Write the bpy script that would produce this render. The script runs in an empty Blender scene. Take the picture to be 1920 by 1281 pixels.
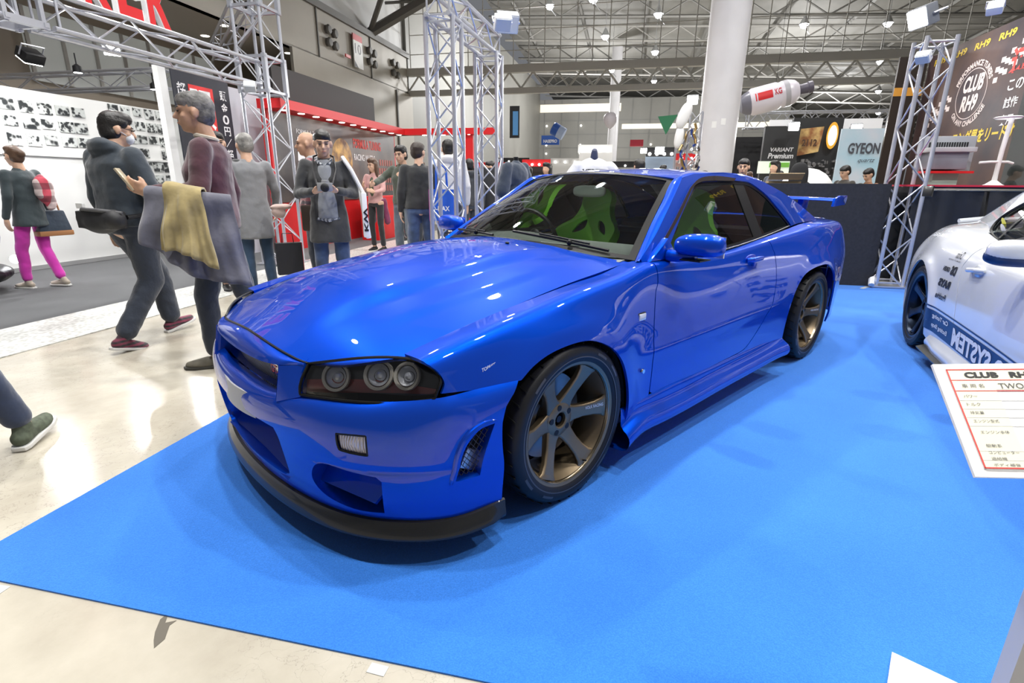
import bpy, bmesh, math, random
import numpy as np
from mathutils import Vector, Matrix, Euler
from mathutils.geometry import delaunay_2d_cdt
random.seed(7); rng = np.random.default_rng(7)
SC = bpy.context.scene; COL = SC.collection
PI = math.pi
def V(*a): return Vector(a)
# ---------- materials ----------
MATS = {}
def pm(name, col, rough=.5, metal=0, **k):
    if name in MATS: return MATS[name]
    m = bpy.data.materials.new(name); m.use_nodes = True; nt = m.node_tree; b = nt.nodes['Principled BSDF']
    c = tuple(col)+(1,) if len(col) == 3 else tuple(col)
    b.inputs['Base Color'].default_value = c; b.inputs['Roughness'].default_value = rough; b.inputs['Metallic'].default_value = metal
    if 'coat' in k: b.inputs['Coat Weight'].default_value = k['coat']; b.inputs['Coat Roughness'].default_value = k.get('coatr', .03)
    if 'emit' in k: b.inputs['Emission Color'].default_value = tuple(k['emit'])+(1,); b.inputs['Emission Strength'].default_value = k.get('es', 1)
    if 'spec' in k: b.inputs['Specular IOR Level'].default_value = k['spec']
    if 'sheen' in k: b.inputs['Sheen Weight'].default_value = k['sheen']
    if 'trans' in k: b.inputs['Transmission Weight'].default_value = k['trans']
    n = k.get('noise', 0)
    if n:
        tc = nt.nodes.new('ShaderNodeTexCoord'); nz = nt.nodes.new('ShaderNodeTexNoise'); nz.inputs['Scale'].default_value = k.get('ns', 8); nz.inputs['Detail'].default_value = 4
        mx = nt.nodes.new('ShaderNodeMix'); mx.data_type = 'RGBA'
        c2 = k.get('col2', tuple(x*(1-n) for x in c[:3]))
        mx.inputs[6].default_value = c; mx.inputs[7].default_value = tuple(c2[:3])+(1,)
        nt.links.new(tc.outputs['Object'], nz.inputs['Vector'])
        rp = nt.nodes.new('ShaderNodeMapRange'); rp.inputs[1].default_value = .35; rp.inputs[2].default_value = .65
        nt.links.new(nz.outputs[0], rp.inputs[0]); nt.links.new(rp.outputs[0], mx.inputs[0]); nt.links.new(mx.outputs[2], b.inputs['Base Color'])
    if k.get('bump'):
        tc = nt.nodes.new('ShaderNodeTexCoord'); nz = nt.nodes.new('ShaderNodeTexNoise'); nz.inputs['Scale'].default_value = k.get('bs', 60); nz.inputs['Detail'].default_value = 3
        bp = nt.nodes.new('ShaderNodeBump'); bp.inputs['Strength'].default_value = k['bump']; bp.inputs['Distance'].default_value = k.get('bd', .01)
        nt.links.new(tc.outputs['Object'], nz.inputs['Vector']); nt.links.new(nz.outputs[0], bp.inputs['Height']); nt.links.new(bp.outputs[0], b.inputs['Normal'])
    MATS[name] = m; return m
def glass(name, tint, refl=1.0, rough=.0):
    if name in MATS: return MATS[name]
    m = bpy.data.materials.new(name); m.use_nodes = True; nt = m.node_tree; nt.nodes.clear()
    o = nt.nodes.new('ShaderNodeOutputMaterial'); mx = nt.nodes.new('ShaderNodeMixShader'); t = nt.nodes.new('ShaderNodeBsdfTransparent'); g = nt.nodes.new('ShaderNodeBsdfGlossy')
    f = nt.nodes.new('ShaderNodeFresnel'); f.inputs['IOR'].default_value = 1.5
    ml = nt.nodes.new('ShaderNodeMath'); ml.operation = 'MULTIPLY'; ml.inputs[1].default_value = refl; ml.use_clamp = True
    t.inputs['Color'].default_value = tuple(tint)+(1,); g.inputs['Roughness'].default_value = rough
    L = nt.links.new
    L(f.outputs[0], ml.inputs[0]); L(ml.outputs[0], mx.inputs[0]); L(t.outputs[0], mx.inputs[1]); L(g.outputs[0], mx.inputs[2]); L(mx.outputs[0], o.inputs[0])
    MATS[name] = m; return m
# ---------- objects ----------
def link(o, parent=None):
    COL.objects.link(o)
    if parent is not None: o.parent = parent
    return o
def tag(o, label=None, cat=None, group=None, kind=None):
    if label: o['label'] = label
    if cat: o['category'] = cat
    if group: o['group'] = group
    if kind: o['kind'] = kind
    return o
def empty(name, loc=(0, 0, 0), rz=0, label=None, cat=None, group=None):
    o = bpy.data.objects.new(name, None); o.empty_display_size = .1; link(o); o.location = loc; o.rotation_euler = (0, 0, rz)
    return tag(o, label, cat, group)
def mesh_obj(name, verts, faces, mat, parent=None, smooth=True, normals=None, fm=None, sharp=None):
    me = bpy.data.meshes.new(name); me.from_pydata([tuple(map(float, v)) for v in verts], [], [tuple(map(int, f)) for f in faces])
    for m in (mat if isinstance(mat, (list, tuple)) else [mat]): me.materials.append(m)
    if fm is not None: me.polygons.foreach_set('material_index', [int(x) for x in fm])
    me.polygons.foreach_set('use_smooth', [bool(smooth)]*len(me.polygons))
    if sharp is not None: me.set_sharp_from_angle(angle=math.radians(sharp))
    if normals is not None: me.normals_split_custom_set_from_vertices([tuple(map(float, n)) for n in normals])
    me.update(); o = bpy.data.objects.new(name, me); return link(o, parent)
def dup(o, parent=None, mirror=False):
    c = o.copy(); COL.objects.link(c); c.parent = parent
    for ch in o.children: dup(ch, c)
    return c
class MB:
    """collects shapes for one mesh object"""
    def __init__(s): s.v = []; s.f = []; s.m = []; s.M = Matrix()
    def add(s, vs, fs, mi=0):
        n = len(s.v); s.v += [tuple(s.M @ Vector(v)) for v in vs]; s.f += [tuple(i+n for i in f) for f in fs]; s.m += [mi]*len(fs); return s
    def box(s, c, d, mi=0, R=None, taper=1):
        c = Vector(c); hx, hy, hz = d[0]/2, d[1]/2, d[2]/2
        vs = [Vector((sx*hx*(taper if sz > 0 else 1), sy*hy*(taper if sz > 0 else 1), sz*hz)) for sz in (-1, 1) for sy in (-1, 1) for sx in (-1, 1)]
        vs = [c+(R @ v if R else v) for v in vs]
        return s.add(vs, [(0, 2, 3, 1), (4, 5, 7, 6), (0, 1, 5, 4), (2, 6, 7, 3), (0, 4, 6, 2), (1, 3, 7, 5)], mi)
    def bx(s, x0, y0, z0, x1, y1, z1, mi=0): return s.box(((x0+x1)/2, (y0+y1)/2, (z0+z1)/2), (x1-x0, y1-y0, z1-z0), mi)
    def tube(s, pts, r, n=8, mi=0, cap=True, closed=False):
        P = [Vector(p) for p in pts]; rs = r if isinstance(r, (list, tuple)) else [r]*len(P); vs = []; fs = []; N = len(P)
        up = None
        for i, p in enumerate(P):
            a = P[(i-1) % N] if (closed or i > 0) else P[i]; b = P[(i+1) % N] if (closed or i < N-1) else P[i]
            t = (b-a).normalized()
            if up is None:
                up = Vector((0, 0, 1)) if abs(t.z) < .9 else Vector((1, 0, 0))
            e1 = (up-t*up.dot(t)).normalized(); e2 = t.cross(e1); up = e1
            for k in range(n):
                an = 2*PI*k/n; vs.append(p+(e1*math.cos(an)+e2*math.sin(an))*rs[i])
        M = N if closed else N-1
        for i in range(M):
            j = (i+1) % N
            for k in range(n): fs.append((i*n+k, i*n+(k+1) % n, j*n+(k+1) % n, j*n+k))
        if cap and not closed: fs.append(tuple(range(n-1, -1, -1))); fs.append(tuple((N-1)*n+k for k in range(n)))
        return s.add(vs, fs, mi)
    def rod(s, a, b, r, n=8, mi=0, r2=None): return s.tube([a, b], [r, r if r2 is None else r2], n, mi)
    def lathe(s, prof, n=32, mi=0, c=(0, 0, 0), axis='z', closed=False, a0=0, a1=2*PI):
        vs = []; fs = []; m = len(prof); full = abs(a1-a0-2*PI) < 1e-6; nn = n if full else n+1
        for k in range(nn):
            an = a0+(a1-a0)*k/n; ca, sa = math.cos(an), math.sin(an)
            for (r, h) in prof:
                p = {'z': (r*ca, r*sa, h), 'y': (r*ca, h, r*sa), 'x': (h, r*ca, r*sa)}[axis]; vs.append((p[0]+c[0], p[1]+c[1], p[2]+c[2]))
        for k in range(n):
            k2 = (k+1) % nn
            for i in range(m if closed else m-1):
                j = (i+1) % m; fs.append((k*m+i, k2*m+i, k2*m+j, k*m+j))
        return s.add(vs, fs, mi)
    def sphere(s, c, r, n=16, mi=0):
        rr = r if isinstance(r, (list, tuple)) else (r, r, r); vs = []; fs = []; h = max(4, n//2)
        for i in range(h+1):
            for k in range(n):
                a, b = PI*i/h, 2*PI*k/n; vs.append((c[0]+rr[0]*math.sin(a)*math.cos(b), c[1]+rr[1]*math.sin(a)*math.sin(b), c[2]+rr[2]*math.cos(a)))
        for i in range(h):
            for k in range(n): fs.append((i*n+k, (i+1)*n+k, (i+1)*n+(k+1) % n, i*n+(k+1) % n))
        return s.add(vs, fs, mi)
    def prism(s, poly, z0, z1, mi=0, f=None):
        """polygon in 2D extruded; f maps (x,y,z)"""
        n = len(poly); f = f or (lambda x, y, z: (x, y, z))
        vs = [f(x, y, z0) for x, y in poly]+[f(x, y, z1) for x, y in poly]
        return s.add(vs, [tuple(range(n-1, -1, -1)), tuple(range(n, 2*n))]+[(i, (i+1) % n, n+(i+1) % n, n+i) for i in range(n)], mi)
    def build(s, name, mat, parent=None, smooth=True, bevel=0, seg=2, sharp=35, sub=0, weld=False):
        o = mesh_obj(name, s.v, s.f, mat, parent, smooth, fm=s.m)
        me = o.data; bm = bmesh.new(); bm.from_mesh(me)
        if weld: bmesh.ops.remove_doubles(bm, verts=bm.verts, dist=1e-5)
        bmesh.ops.recalc_face_normals(bm, faces=bm.faces)
        if bevel:
            ed = [e for e in bm.edges if len(e.link_faces) == 2 and e.calc_face_angle(0) > .6]
            bmesh.ops.bevel(bm, geom=ed, offset=bevel, segments=seg, affect='EDGES', profile=.6, clamp_overlap=True)
        bm.to_mesh(me); bm.free()
        if smooth: me.set_sharp_from_angle(angle=math.radians(sharp))
        if sub: md = o.modifiers.new('s', 'SUBSURF'); md.levels = md.render_levels = sub
        return o
# ---------- trimmed surface patches ----------
def resample(poly, d, closed=True):
    P = np.asarray(poly, float); out = []
    n = len(P) if closed else len(P)-1
    for i in range(n):
        a, b = P[i], P[(i+1) % len(P)]; k = max(1, int(math.ceil(np.hypot(*(b-a))/d)))
        for j in range(k): out.append(a+(b-a)*j/k)
    if not closed: out.append(P[-1])
    return np.array(out)
def curve(poly, k=6, closed=False):
    """Catmull-Rom through points; doubled points make corners"""
    P = [np.asarray(p, float) for p in poly]; n = len(P); out = []
    for i in range(n if closed else n-1):
        p1, p2 = P[i], P[(i+1) % n]
        p0 = P[(i-1) % n] if (closed or i > 0) else p1; p3 = P[(i+2) % n] if (closed or i < n-2) else p2
        if np.allclose(p1, p2): continue
        for j in range(k):
            t = j/k; out.append(.5*((2*p1)+(p2-p0)*t+(2*p0-5*p1+4*p2-p3)*t*t+(3*p1-p0-3*p2+p3)*t**3))
    if not closed: out.append(P[-1])
    return [tuple(x) for x in out]
def inside(P, poly):
    x, y = P[:, 0], P[:, 1]; c = np.zeros(len(P), bool); n = len(poly)
    for i in range(n):
        x1, y1 = poly[i]; x2, y2 = poly[(i+1) % n]
        if y1 == y2: continue
        k = ((y1 > y) != (y2 > y)) & (x < (x2-x1)*(y-y1)/(y2-y1)+x1); c ^= k
    return c
def segdist(P, poly):
    d = np.full(len(P), 1e9); n = len(poly)
    for i in range(n):
        a = poly[i]; b = poly[(i+1) % n]; ab = b-a; L = ab@ab+1e-18; t = np.clip(((P-a)@ab)/L, 0, 1); q = P-(a+t[:, None]*ab); d = np.minimum(d, np.hypot(q[:, 0], q[:, 1]))
    return d
def tri_domain(loops, d):
    """loops[0] outer, others holes (arrays, isotropic coordinates) -> verts, tris"""
    o = loops[0]; lo, hi = o.min(0), o.max(0)
    gx = np.arange(lo[0]+d*.5, hi[0], d); gy = np.arange(lo[1]+d*.5, hi[1], d*.9)
    G = np.array([(x+(d*.5 if j % 2 else 0), y) for j, y in enumerate(gy) for x in gx])
    if len(G):
        k = inside(G, o); G = G[k]
        for h in loops[1:]: G = G[~inside(G, h)]
        for h in loops:
            if len(G): G = G[segdist(G, h) > d*.55]
    pts = []; ed = []
    for h in loops:
        n0 = len(pts); pts += [tuple(p) for p in h]; ed += [(n0+i, n0+(i+1) % len(h)) for i in range(len(h))]
    nb = len(pts); pts += [tuple(p) for p in G]
    r = delaunay_2d_cdt([Vector(p) for p in pts], ed, [], 0, 1e-7)
    vo = np.array([tuple(v) for v in r[0]]); tr = [f for f in r[2] if len(f) == 3]
    tr = np.array([f for f in tr]); cen = vo[tr].mean(1)
    k = inside(cen, o)
    for h in loops[1:]: k &= ~inside(cen, h)
    tr = tr[k]
    a = vo[tr[:, 0]]; b = vo[tr[:, 1]]; c = vo[tr[:, 2]]
    ar = (b[:, 0]-a[:, 0])*(c[:, 1]-a[:, 1])-(b[:, 1]-a[:, 1])*(c[:, 0]-a[:, 0]); tr[ar < 0] = tr[ar < 0][:, ::-1]
    return vo, tr
def patch(name, S, loops, mat, parent=None, d=.02, su=1., sv=1., rim=.012, out=None, off=0., lift=None):
    """surface S(u,v) trimmed by loops given in (u,v); su, sv scale the domain to metres; out: a point the outside faces towards"""
    L = [resample(np.array(l)*[su, sv], d) for l in loops]
    vo, tr = tri_domain(L, d); u, v = vo[:, 0]/su, vo[:, 1]/sv
    P = S(u, v); e = 1e-3
    N = np.cross(S(u+e, v)-S(u-e, v), S(u, v+e)-S(u, v-e)); N /= np.linalg.norm(N, axis=1)[:, None]+1e-12
    if out is not None:
        if np.mean(N@np.asarray(out, float)) < 0: N = -N; tr = tr[:, ::-1]
    P = P+N*off
    if lift is not None: P = P+lift(u, v, N)
    li = [i for i, l in enumerate(L) for _ in l]
    V_ = list(P); NN = list(N); F = [tuple(t) for t in tr]
    if rim:
        cnt = {}
        for t in tr:
            for a, b in ((t[0], t[1]), (t[1], t[2]), (t[2], t[0])): cnt[(a, b)] = 1
        bd = {a: b for (a, b) in cnt if (b, a) not in cnt}
        for a, b in bd.items():
            t_ = P[b]-P[a]; n1 = np.cross(t_, N[a]); n1 /= np.linalg.norm(n1)+1e-12
            rm = rim
            if isinstance(rim, (list, tuple)): rm = rim[li[a]] if a < len(li) else rim[0]
            k = len(V_); V_ += [P[a], P[b], P[b]-N[b]*rm, P[a]-N[a]*rm]; NN += [n1]*4; F.append((k, k+3, k+2, k+1))
    return mesh_obj(name, V_, F, mat, parent, True, normals=NN)
def mirror_y(o, name=None, parent=None):
    """a mirrored copy (y -> -y) as its own mesh, children too"""
    me = o.data.copy(); n = len(me.vertices); co = np.empty(n*3); me.vertices.foreach_get('co', co); co = co.reshape(-1, 3)
    faces = [tuple(reversed(p.vertices)) for p in me.polygons]; mi = [p.material_index for p in me.polygons]
    nl = np.empty(len(me.loops)*3); me.corner_normals.foreach_get('vector', nl); nl = nl.reshape(-1, 3)
    custom = me.has_custom_normals
    nn = [ [0,0,0] for _ in range(n)]
    if custom:
        vi = np.empty(len(me.loops), int); me.loops.foreach_get('vertex_index', vi)
        arr = np.zeros((n, 3)); arr[vi] = nl; nn = arr*[1, -1, 1]
    mats = list(me.materials)
    c = mesh_obj(name or o.name.split('.')[0], co*[1, -1, 1], faces, mats, parent if parent is not None else o.parent, True, normals=nn if custom else None, fm=mi, sharp=None if custom else 35)
    if o.parent is None or parent is not None: pass
    l = o.location; c.location = (l.x, -l.y, l.z)
    for k in ('label',):
        if k in o: c[k] = o[k]
    for ch in o.children: mirror_y(ch, parent=c)
    return c
# ---------- lettering ----------
_cache = {}
def text_data(s, bold=0., sp=1.):
    if (s, bold, sp) in _cache: return _cache[(s, bold, sp)]
    cu = bpy.data.curves.new('t', 'FONT'); cu.body = s; cu.size = 1; cu.offset = bold; cu.resolution_u = 3; cu.space_character = sp
    o = bpy.data.objects.new('t', cu); COL.objects.link(o); bpy.context.view_layer.update()
    dg = bpy.context.evaluated_depsgraph_get(); me = o.evaluated_get(dg).to_mesh()
    vs = np.array([tuple(v.co) for v in me.vertices]).reshape(-1, 3); fs = [tuple(p.vertices) for p in me.polygons]
    o.evaluated_get(dg).to_mesh_clear(); bpy.data.objects.remove(o); bpy.data.curves.remove(cu)
    _cache[(s, bold, sp)] = (vs, fs); return vs, fs
def text(name, s, mat, parent, o, ex, ey, w=None, h=None, f=None, bold=0., sp=1., depth=0., shear=0., centre=False, mirror=False):
    """flat or raised lettering: o lower-left corner, ex/ey unit directions; w,h size of the whole block; f maps (x,y)->point"""
    vs, fs = text_data(s, bold, sp)
    if not len(vs): return None
    lo, hi = vs.min(0), vs.max(0); W, H = hi[0]-lo[0], hi[1]-lo[1]
    sx = (w/W) if w else None; sy = (h/H) if h else None
    sx = sx or sy; sy = sy or sx
    x = (vs[:, 0]-lo[0])*sx; y = (vs[:, 1]-lo[1])*sy; x = x+y*shear
    if mirror: x = W*sx-x
    if centre: x = x-W*sx/2; y = y-H*sy/2
    if f is not None: P = f(x, y)
    else: P = np.asarray(o, float)+x[:, None]*np.asarray(ex, float)+y[:, None]*np.asarray(ey, float)
    F = list(fs); P = list(P)
    if depth:
        nrm = np.cross(ex, ey); nrm = nrm/np.linalg.norm(nrm); k = len(P)
        cnt = {}
        for t in fs:
            for i in range(len(t)): cnt[(t[i], t[(i+1) % len(t)])] = 1
        P += [p-nrm*depth for p in P]
        F += [tuple(reversed([i+k for i in t])) for t in fs]
        F += [(b, a, a+k, b+k) for (a, b) in cnt if (b, a) not in cnt]
    return mesh_obj(name, P, F, mat, parent, False)
# ---------- hall frame: a to the right, b into the depth ----------
_D = (math.cos(math.radians(34)), math.sin(math.radians(34))); _T = (math.cos(math.radians(-56)), math.sin(math.radians(-56)))
HROT = math.radians(-56)
def Hp(a, b, z=0): return Vector((a*_T[0]+b*_D[0], a*_T[1]+b*_D[1], z))
def hempty(name, a, b, z=0, rz=0, label=None, cat=None, group=None): return empty(name, Hp(a, b, z), HROT+rz, label, cat, group)
def hall_mb():
    m = MB(); m.M = Matrix.Rotation(HROT, 4, 'Z'); return m
# ---------- smooth surface tools ----------
def _spl(n, xs):
    xs = np.asarray(xs, float); h = np.diff(xs)
    A = np.zeros((n, n)); B = np.zeros((n, n)); A[0, 0] = A[-1, -1] = 1
    for i in range(1, n-1):
        A[i, i-1] = h[i-1]; A[i, i] = 2*(h[i-1]+h[i]); A[i, i+1] = h[i]
        B[i, i-1] = 6/h[i-1]; B[i, i] = -6/h[i-1]-6/h[i]; B[i, i+1] = 6/h[i]
    return xs, h, np.linalg.solve(A, B)
def _wts(sp, t):
    xs, h, M = sp; t = np.atleast_1d(np.asarray(t, float)); n = len(xs)
    i = np.clip(np.searchsorted(xs, t)-1, 0, n-2); hh = h[i]
    tc = np.clip(t, xs[0], xs[-1])
    a = (xs[i+1]-tc)/hh; b = (tc-xs[i])/hh
    W = ((a**3-a)*hh*hh/6)[:, None]*M[i] + ((b**3-b)*hh*hh/6)[:, None]*M[i+1]
    k = np.arange(len(t)); W[k, i] += a; W[k, i+1] += b
    # linear extrapolation outside the range
    for side, j0 in ((t < xs[0], 0), (t > xs[-1], n-1)):
        if side.any():
            e = 1e-4; x0 = xs[j0]; x1 = x0+e if j0 == 0 else x0-e
            w0 = _wts(sp, [x0])[0]; w1 = _wts(sp, [x1])[0]
            W[side] = w0+(w1-w0)*((t[side]-x0)/(x1-x0))[:, None]
    return W
class Spl:
    def __init__(s, xs, ys): s.sp = _spl(len(xs), xs); s.y = np.asarray(ys, float)
    def __call__(s, t): return _wts(s.sp, t) @ s.y
class Net:
    def __init__(s, us, vs, P): s.u = _spl(len(us), us); s.v = _spl(len(vs), vs); s.P = np.asarray(P, float)
    def __call__(s, u, v):
        return np.einsum('ki,kj,ijc->kc', _wts(s.u, u), _wts(s.v, v), s.P)
def sst(x, a, b):
    t = np.clip((x-a)/(b-a), 0, 1); return t*t*(3-2*t)
WB = 2.665; TR = .327
# ---------- side of the blue coupe: stations along x ----------
_TS = [.12, .28, .44, .60, .78, 1.0]
_ST = [
 (-.64, .685,.700, .745,.700, .79,.690, .815,.83,.84,.845,.84,.835),
 (-.45, .685,.738, .745,.742, .80,.730, .832,.855,.868,.872,.872,.868),
 (-.2, .690,.782, .75,.785, .807,.773, .845,.873,.888,.892,.892,.888),
 (0, .692,.810, .75,.814, .808,.803, .848,.88,.893,.895,.895,.89),
 (.2, .692,.835, .748,.838, .804,.826, .843,.874,.886,.888,.886,.88),
 (.4, .692,.856, .745,.857, .798,.844, .832,.857,.867,.870,.868,.864),
 (.6, .692,.887, .742,.884, .788,.866, .817,.842,.856,.863,.861,.853),
 (.8, .735,.885, .765,.877, .787,.858, .813,.840,.857,.865,.861,.848),
 (1.2, .742,.876, .772,.868, .792,.849, .820,.848,.866,.872,.867,.852),
 (1.75, .742,.900, .770,.892, .795,.870, .826,.854,.870,.876,.870,.857),
 (2.1, .735,.925, .765,.917, .797,.893, .834,.868,.887,.890,.882,.872),
 (2.4, .72,.947, .760,.938, .800,.914, .847,.884,.897,.897,.892,.887),
 (2.665, .705,.966, .752,.957, .798,.932, .850,.889,.899,.899,.895,.89),
 (3.0, .68,.970, .735,.964, .788,.940, .838,.876,.887,.884,.878,.872),
 (3.3, .65,.968, .712,.961, .765,.936, .808,.843,.852,.850,.842,.832),
 (3.48, .625,.966, .692,.959, .745,.932, .782,.812,.818,.815,.805,.795),
 (3.60, .575,.961, .636,.954, .685,.928, .722,.750,.756,.752,.745,.735),
 (3.67, .50,.955, .555,.949, .600,.924, .63,.655,.66,.656,.65,.64)]
def _row(r):
    pts = [(r[1], r[2]), (r[3], r[4]), (r[5], r[6])]
    pts += [(y, r[6]+(.19-r[6])*t) for t, y in zip(_TS, r[7:])]
    return [(r[0], -y, z) for y, z in pts]
_side = Net([r[0] for r in _ST], [0, 1, 2, 3, 4, 5, 6, 7, 8], [_row(r) for r in _ST])
def SIDE(u, v):
    P = _side(u, v); x, z = P[:, 0], P[:, 2]
    for xc, R_, A_ in ((0, .36, .018), (WB, .37, .022)):
        r = np.hypot(x-xc, z-TR)
        P[:, 1] -= A_*np.exp(-((np.maximum(r-R_, 0))/.10)**2)*sst(z, .15, .3)*(1-sst(z, .70, .80))
    # swage line on the door
    P[:, 1] -= .006*np.exp(-((z-.50-.02*(x-.6))/.035)**2)*sst(x, .35, .7)*(1-sst(x, 1.9, 2.2))
    # scoop behind the front arch and in front of the rear one
    P[:, 1] += .010*np.exp(-((x-.62)/.22)**2)*np.exp(-((z-.66)/.14)**2)
    return P
def side_v(x, z):
    x = np.asarray(x, float); z = np.asarray(z, float); lo = np.full(x.shape, .0); hi = np.full(x.shape, 8.6)
    for _ in range(40):
        m = (lo+hi)/2; zz = _side(x, m)[:, 2]; up = zz > z
        lo = np.where(up, m, lo); hi = np.where(up, hi, m)
    return (lo+hi)/2
# ---------- hood ----------
_hz = Spl([-.95, -.86, -.72, -.6, -.3, 0, .3, .6], [.655, .697, .764, .806, .866, .908, .937, .951])
_hd = Spl([-.95, -.82, -.72, -.6, 0, .6], [.20, .154, .121, .111, .098, .070])
_yb = Spl([-.9, -.6, -.3, 0, .6], [.24, .295, .335, .342, .33])
def HOOD(x, y):
    ay = np.abs(y); z = _hz(x)-_hd(x)*(ay/.69)**2

    yb = _yb(x)
    z = z+.020*(1-sst(ay, yb-.02, yb+.085))*sst(x, -.80, -.45)*(1-.75*sst(x, .1, .5))
    yc = yb+.19
    z = z+.006*(1-sst(ay, yc-.02, yc+.05))*sst(x, -.7, -.4)*(1-sst(x, .0, .45))
    return np.stack([x, y, z], -1)
# ---------- glass and cabin ----------
def WSC(a, b):
    c = 1-a*a
    x = (.615-.17*c)*(1-b)+(1.205-.09*c)*b; y = a*(.70*(1-b)+.515*b)
    z = (.888+.045*c)*(1-b)+(1.250+.045*c)*b+.016*b*(1-b)*4
    return np.stack([x, y, z], -1)
_ry = Spl([1.1, 1.3, 1.6, 2.0, 2.4, 2.6], [.515, .53, .54, .535, .51, .495])
_rz = Spl([1.1, 1.2, 1.4, 1.7, 2.0, 2.3, 2.6], [1.285, 1.298, 1.318, 1.326, 1.318, 1.285, 1.225])
def ROOF(x, a):
    y = _ry(x)*a; z = _rz(x)-.040*np.abs(a)**2.6
    return np.stack([x, y, z], -1)
# greenhouse side in (x,z): flat-ish, leaning in, rolling over at the top
def _gtop(x): return np.interp(x, [.6, .8, 1.205, 1.35, 1.7, 2.0, 2.3, 2.6, 2.85, 3.1, 3.3], [.89, 1.0, 1.262, 1.285, 1.294, 1.284, 1.25, 1.185, 1.115, 1.035, .972])
_gyb = Spl([.6, .8, 1.2, 1.75, 2.1, 2.4, 2.7, 3.3], [.728, .735, .742, .742, .735, .72, .703, .65])
def _gy(x, z):
    yb = _gyb(x)
    t = (z-.90)/(1.29-.90)
    lean = .185*t+.02*np.maximum(t-.6, 0)**2
    return yb-lean
def GH(x, z):
    return np.stack([x, -_gy(x, z), z], -1)
# ---------- front bumper: u = columns, v = rows ----------
_by = [0, .22, .42, .58, .70, .79, .85, .881, .903]
_bx = [-.938, -.928, -.897, -.847, -.777, -.695, -.605, -.505, -.365]
def _mk():
    rows = []
    def row(yy, xx, zz): rows.append([(x, -y, z) for x, y, z in zip(xx, yy, zz)])
    row([0,.22,.42,.57,.68,.766,.831,.850,.873], [-.875,-.872,-.858,-.805,-.735,-.665,-.575,-.475,-.36], [.530,.530,.553,.568,.575,.584,.591,.593,.593])
    row([0,.22,.42,.578,.695,.782,.848,.870,.893], [-.92,-.912,-.884,-.833,-.763,-.683,-.594,-.496,-.36], [.520,.520,.532,.538,.542,.546,.549,.555,.562])
    row(_by, [x-.004 for x in _bx], [.47]*6+[.48, .49, .50])
    row(_by, [x-.002 for x in _bx], [.40]*9)
    row(_by, [x+.008 for x in _bx], [.32]*9)
    row([y-.002 for y in _by], [x+.022 for x in _bx[:-1]]+[-.365], [.24]*9)
    row([y*.99 for y in _by], [x+.042 for x in _bx[:-1]]+[-.37], [.158]*9)
    P = np.array(rows).transpose(1, 0, 2); P[0, :, 1] = 0
    return P
_bp = _mk()
_bp = np.concatenate([_bp[:0:-1]*[1, -1, 1], _bp])            # mirrored: u from -8 to 8
_bump = Net(list(range(-8, 9)), list(range(7)), _bp)
def BUMP(u, v):
    P = _bump(u, v)
    # soft groove that divides the upper from the lower half
    w = np.exp(-((v-3.55)/.16)**2)*sst(np.abs(u), 2.0, 3.0)*(1-sst(np.abs(u), 6.3, 6.9))*.006
    P[:, 0] += w*1.0
    return P
# ---------- headlamp lens ----------
_ht = Spl([0, .25, .5, .75, .88, .96, 1], [0]*7)
_hlt = np.array([(-.818,-.430,.655), (-.768,-.53,.678), (-.705,-.61,.693), (-.63,-.69,.696), (-.585,-.745,.688), (-.555,-.795,.67), (-.545,-.815,.655)])
_hlb = np.array([(-.860,-.445,.560), (-.812,-.565,.568), (-.745,-.672,.575), (-.665,-.757,.580), (-.62,-.80,.584), (-.585,-.825,.588), (-.575,-.83,.590)])
_hl = Net([0, .25, .5, .75, .88, .96, 1], [0, .5, 1], np.stack([_hlt, (_hlt+_hlb)/2+np.array([(-.012, -.006, .0)]*7), _hlb], 1))
def HL(s, t): return _hl(s, t)
# ================= the blue coupe =================
PAINT = pm('blue_pearl_paint', (.0, .056, .52), .40, .5, coat=1, coatr=.015, spec=.0)
BLACK = pm('satin_black', (.008, .008, .009), .4, spec=.3)
RUB = pm('tyre_rubber', (.009, .009, .011), .5, spec=.35, bump=.15, bs=90, bd=.002)
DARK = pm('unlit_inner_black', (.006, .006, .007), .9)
SEAL = pm('rubber_seal', (.006, .006, .006), .4, spec=.25)
CHR = pm('chrome', (.75, .75, .77), .12, 1)
ALU = pm('satin_aluminium', (.55, .56, .58), .35, 1)
BRZ = pm('bronze_wheel', (.25, .19, .12), .42, .8)
GLS = glass('tinted_glass', (.84, .90, .86), 1.4)
GLD = glass('dark_privacy_glass', (.10, .10, .11), 1.3)
LENS = glass('clear_lens', (.93, .94, .95), 1.0)
PAINT.node_tree.nodes['Principled BSDF'].inputs['Coat IOR'].default_value = 1.5
def carbon():
    m = pm('carbon_weave', (.02, .02, .022), .35, .1, coat=.45, spec=.2); nt = m.node_tree; b = nt.nodes['Principled BSDF']
    tc = nt.nodes.new('ShaderNodeTexCoord'); w = nt.nodes.new('ShaderNodeTexWave'); w.inputs['Scale'].default_value = 150; w.bands_direction = 'DIAGONAL'
    r = nt.nodes.new('ShaderNodeMix'); r.data_type = 'RGBA'; r.inputs[6].default_value = (.004, .004, .004, 1); r.inputs[7].default_value = (.035, .033, .028, 1)
    nt.links.new(tc.outputs['Object'], w.inputs['Vector']); nt.links.new(w.outputs['Fac'], r.inputs[0]); nt.links.new(r.outputs[2], b.inputs['Base Color']); return m
CARB = carbon()
car = empty('sports_car', (0, 0, .004), 0, 'glossy deep blue sports coupe with bronze six-spoke wheels and rear wing', 'car')
def sz(poly, d=.02, closed=True):
    q = resample(poly, d, closed); return [(x, v) for x, v in zip(q[:, 0], side_v(q[:, 0], q[:, 1]))]
OUTL = (1., -6., 2.)
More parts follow.
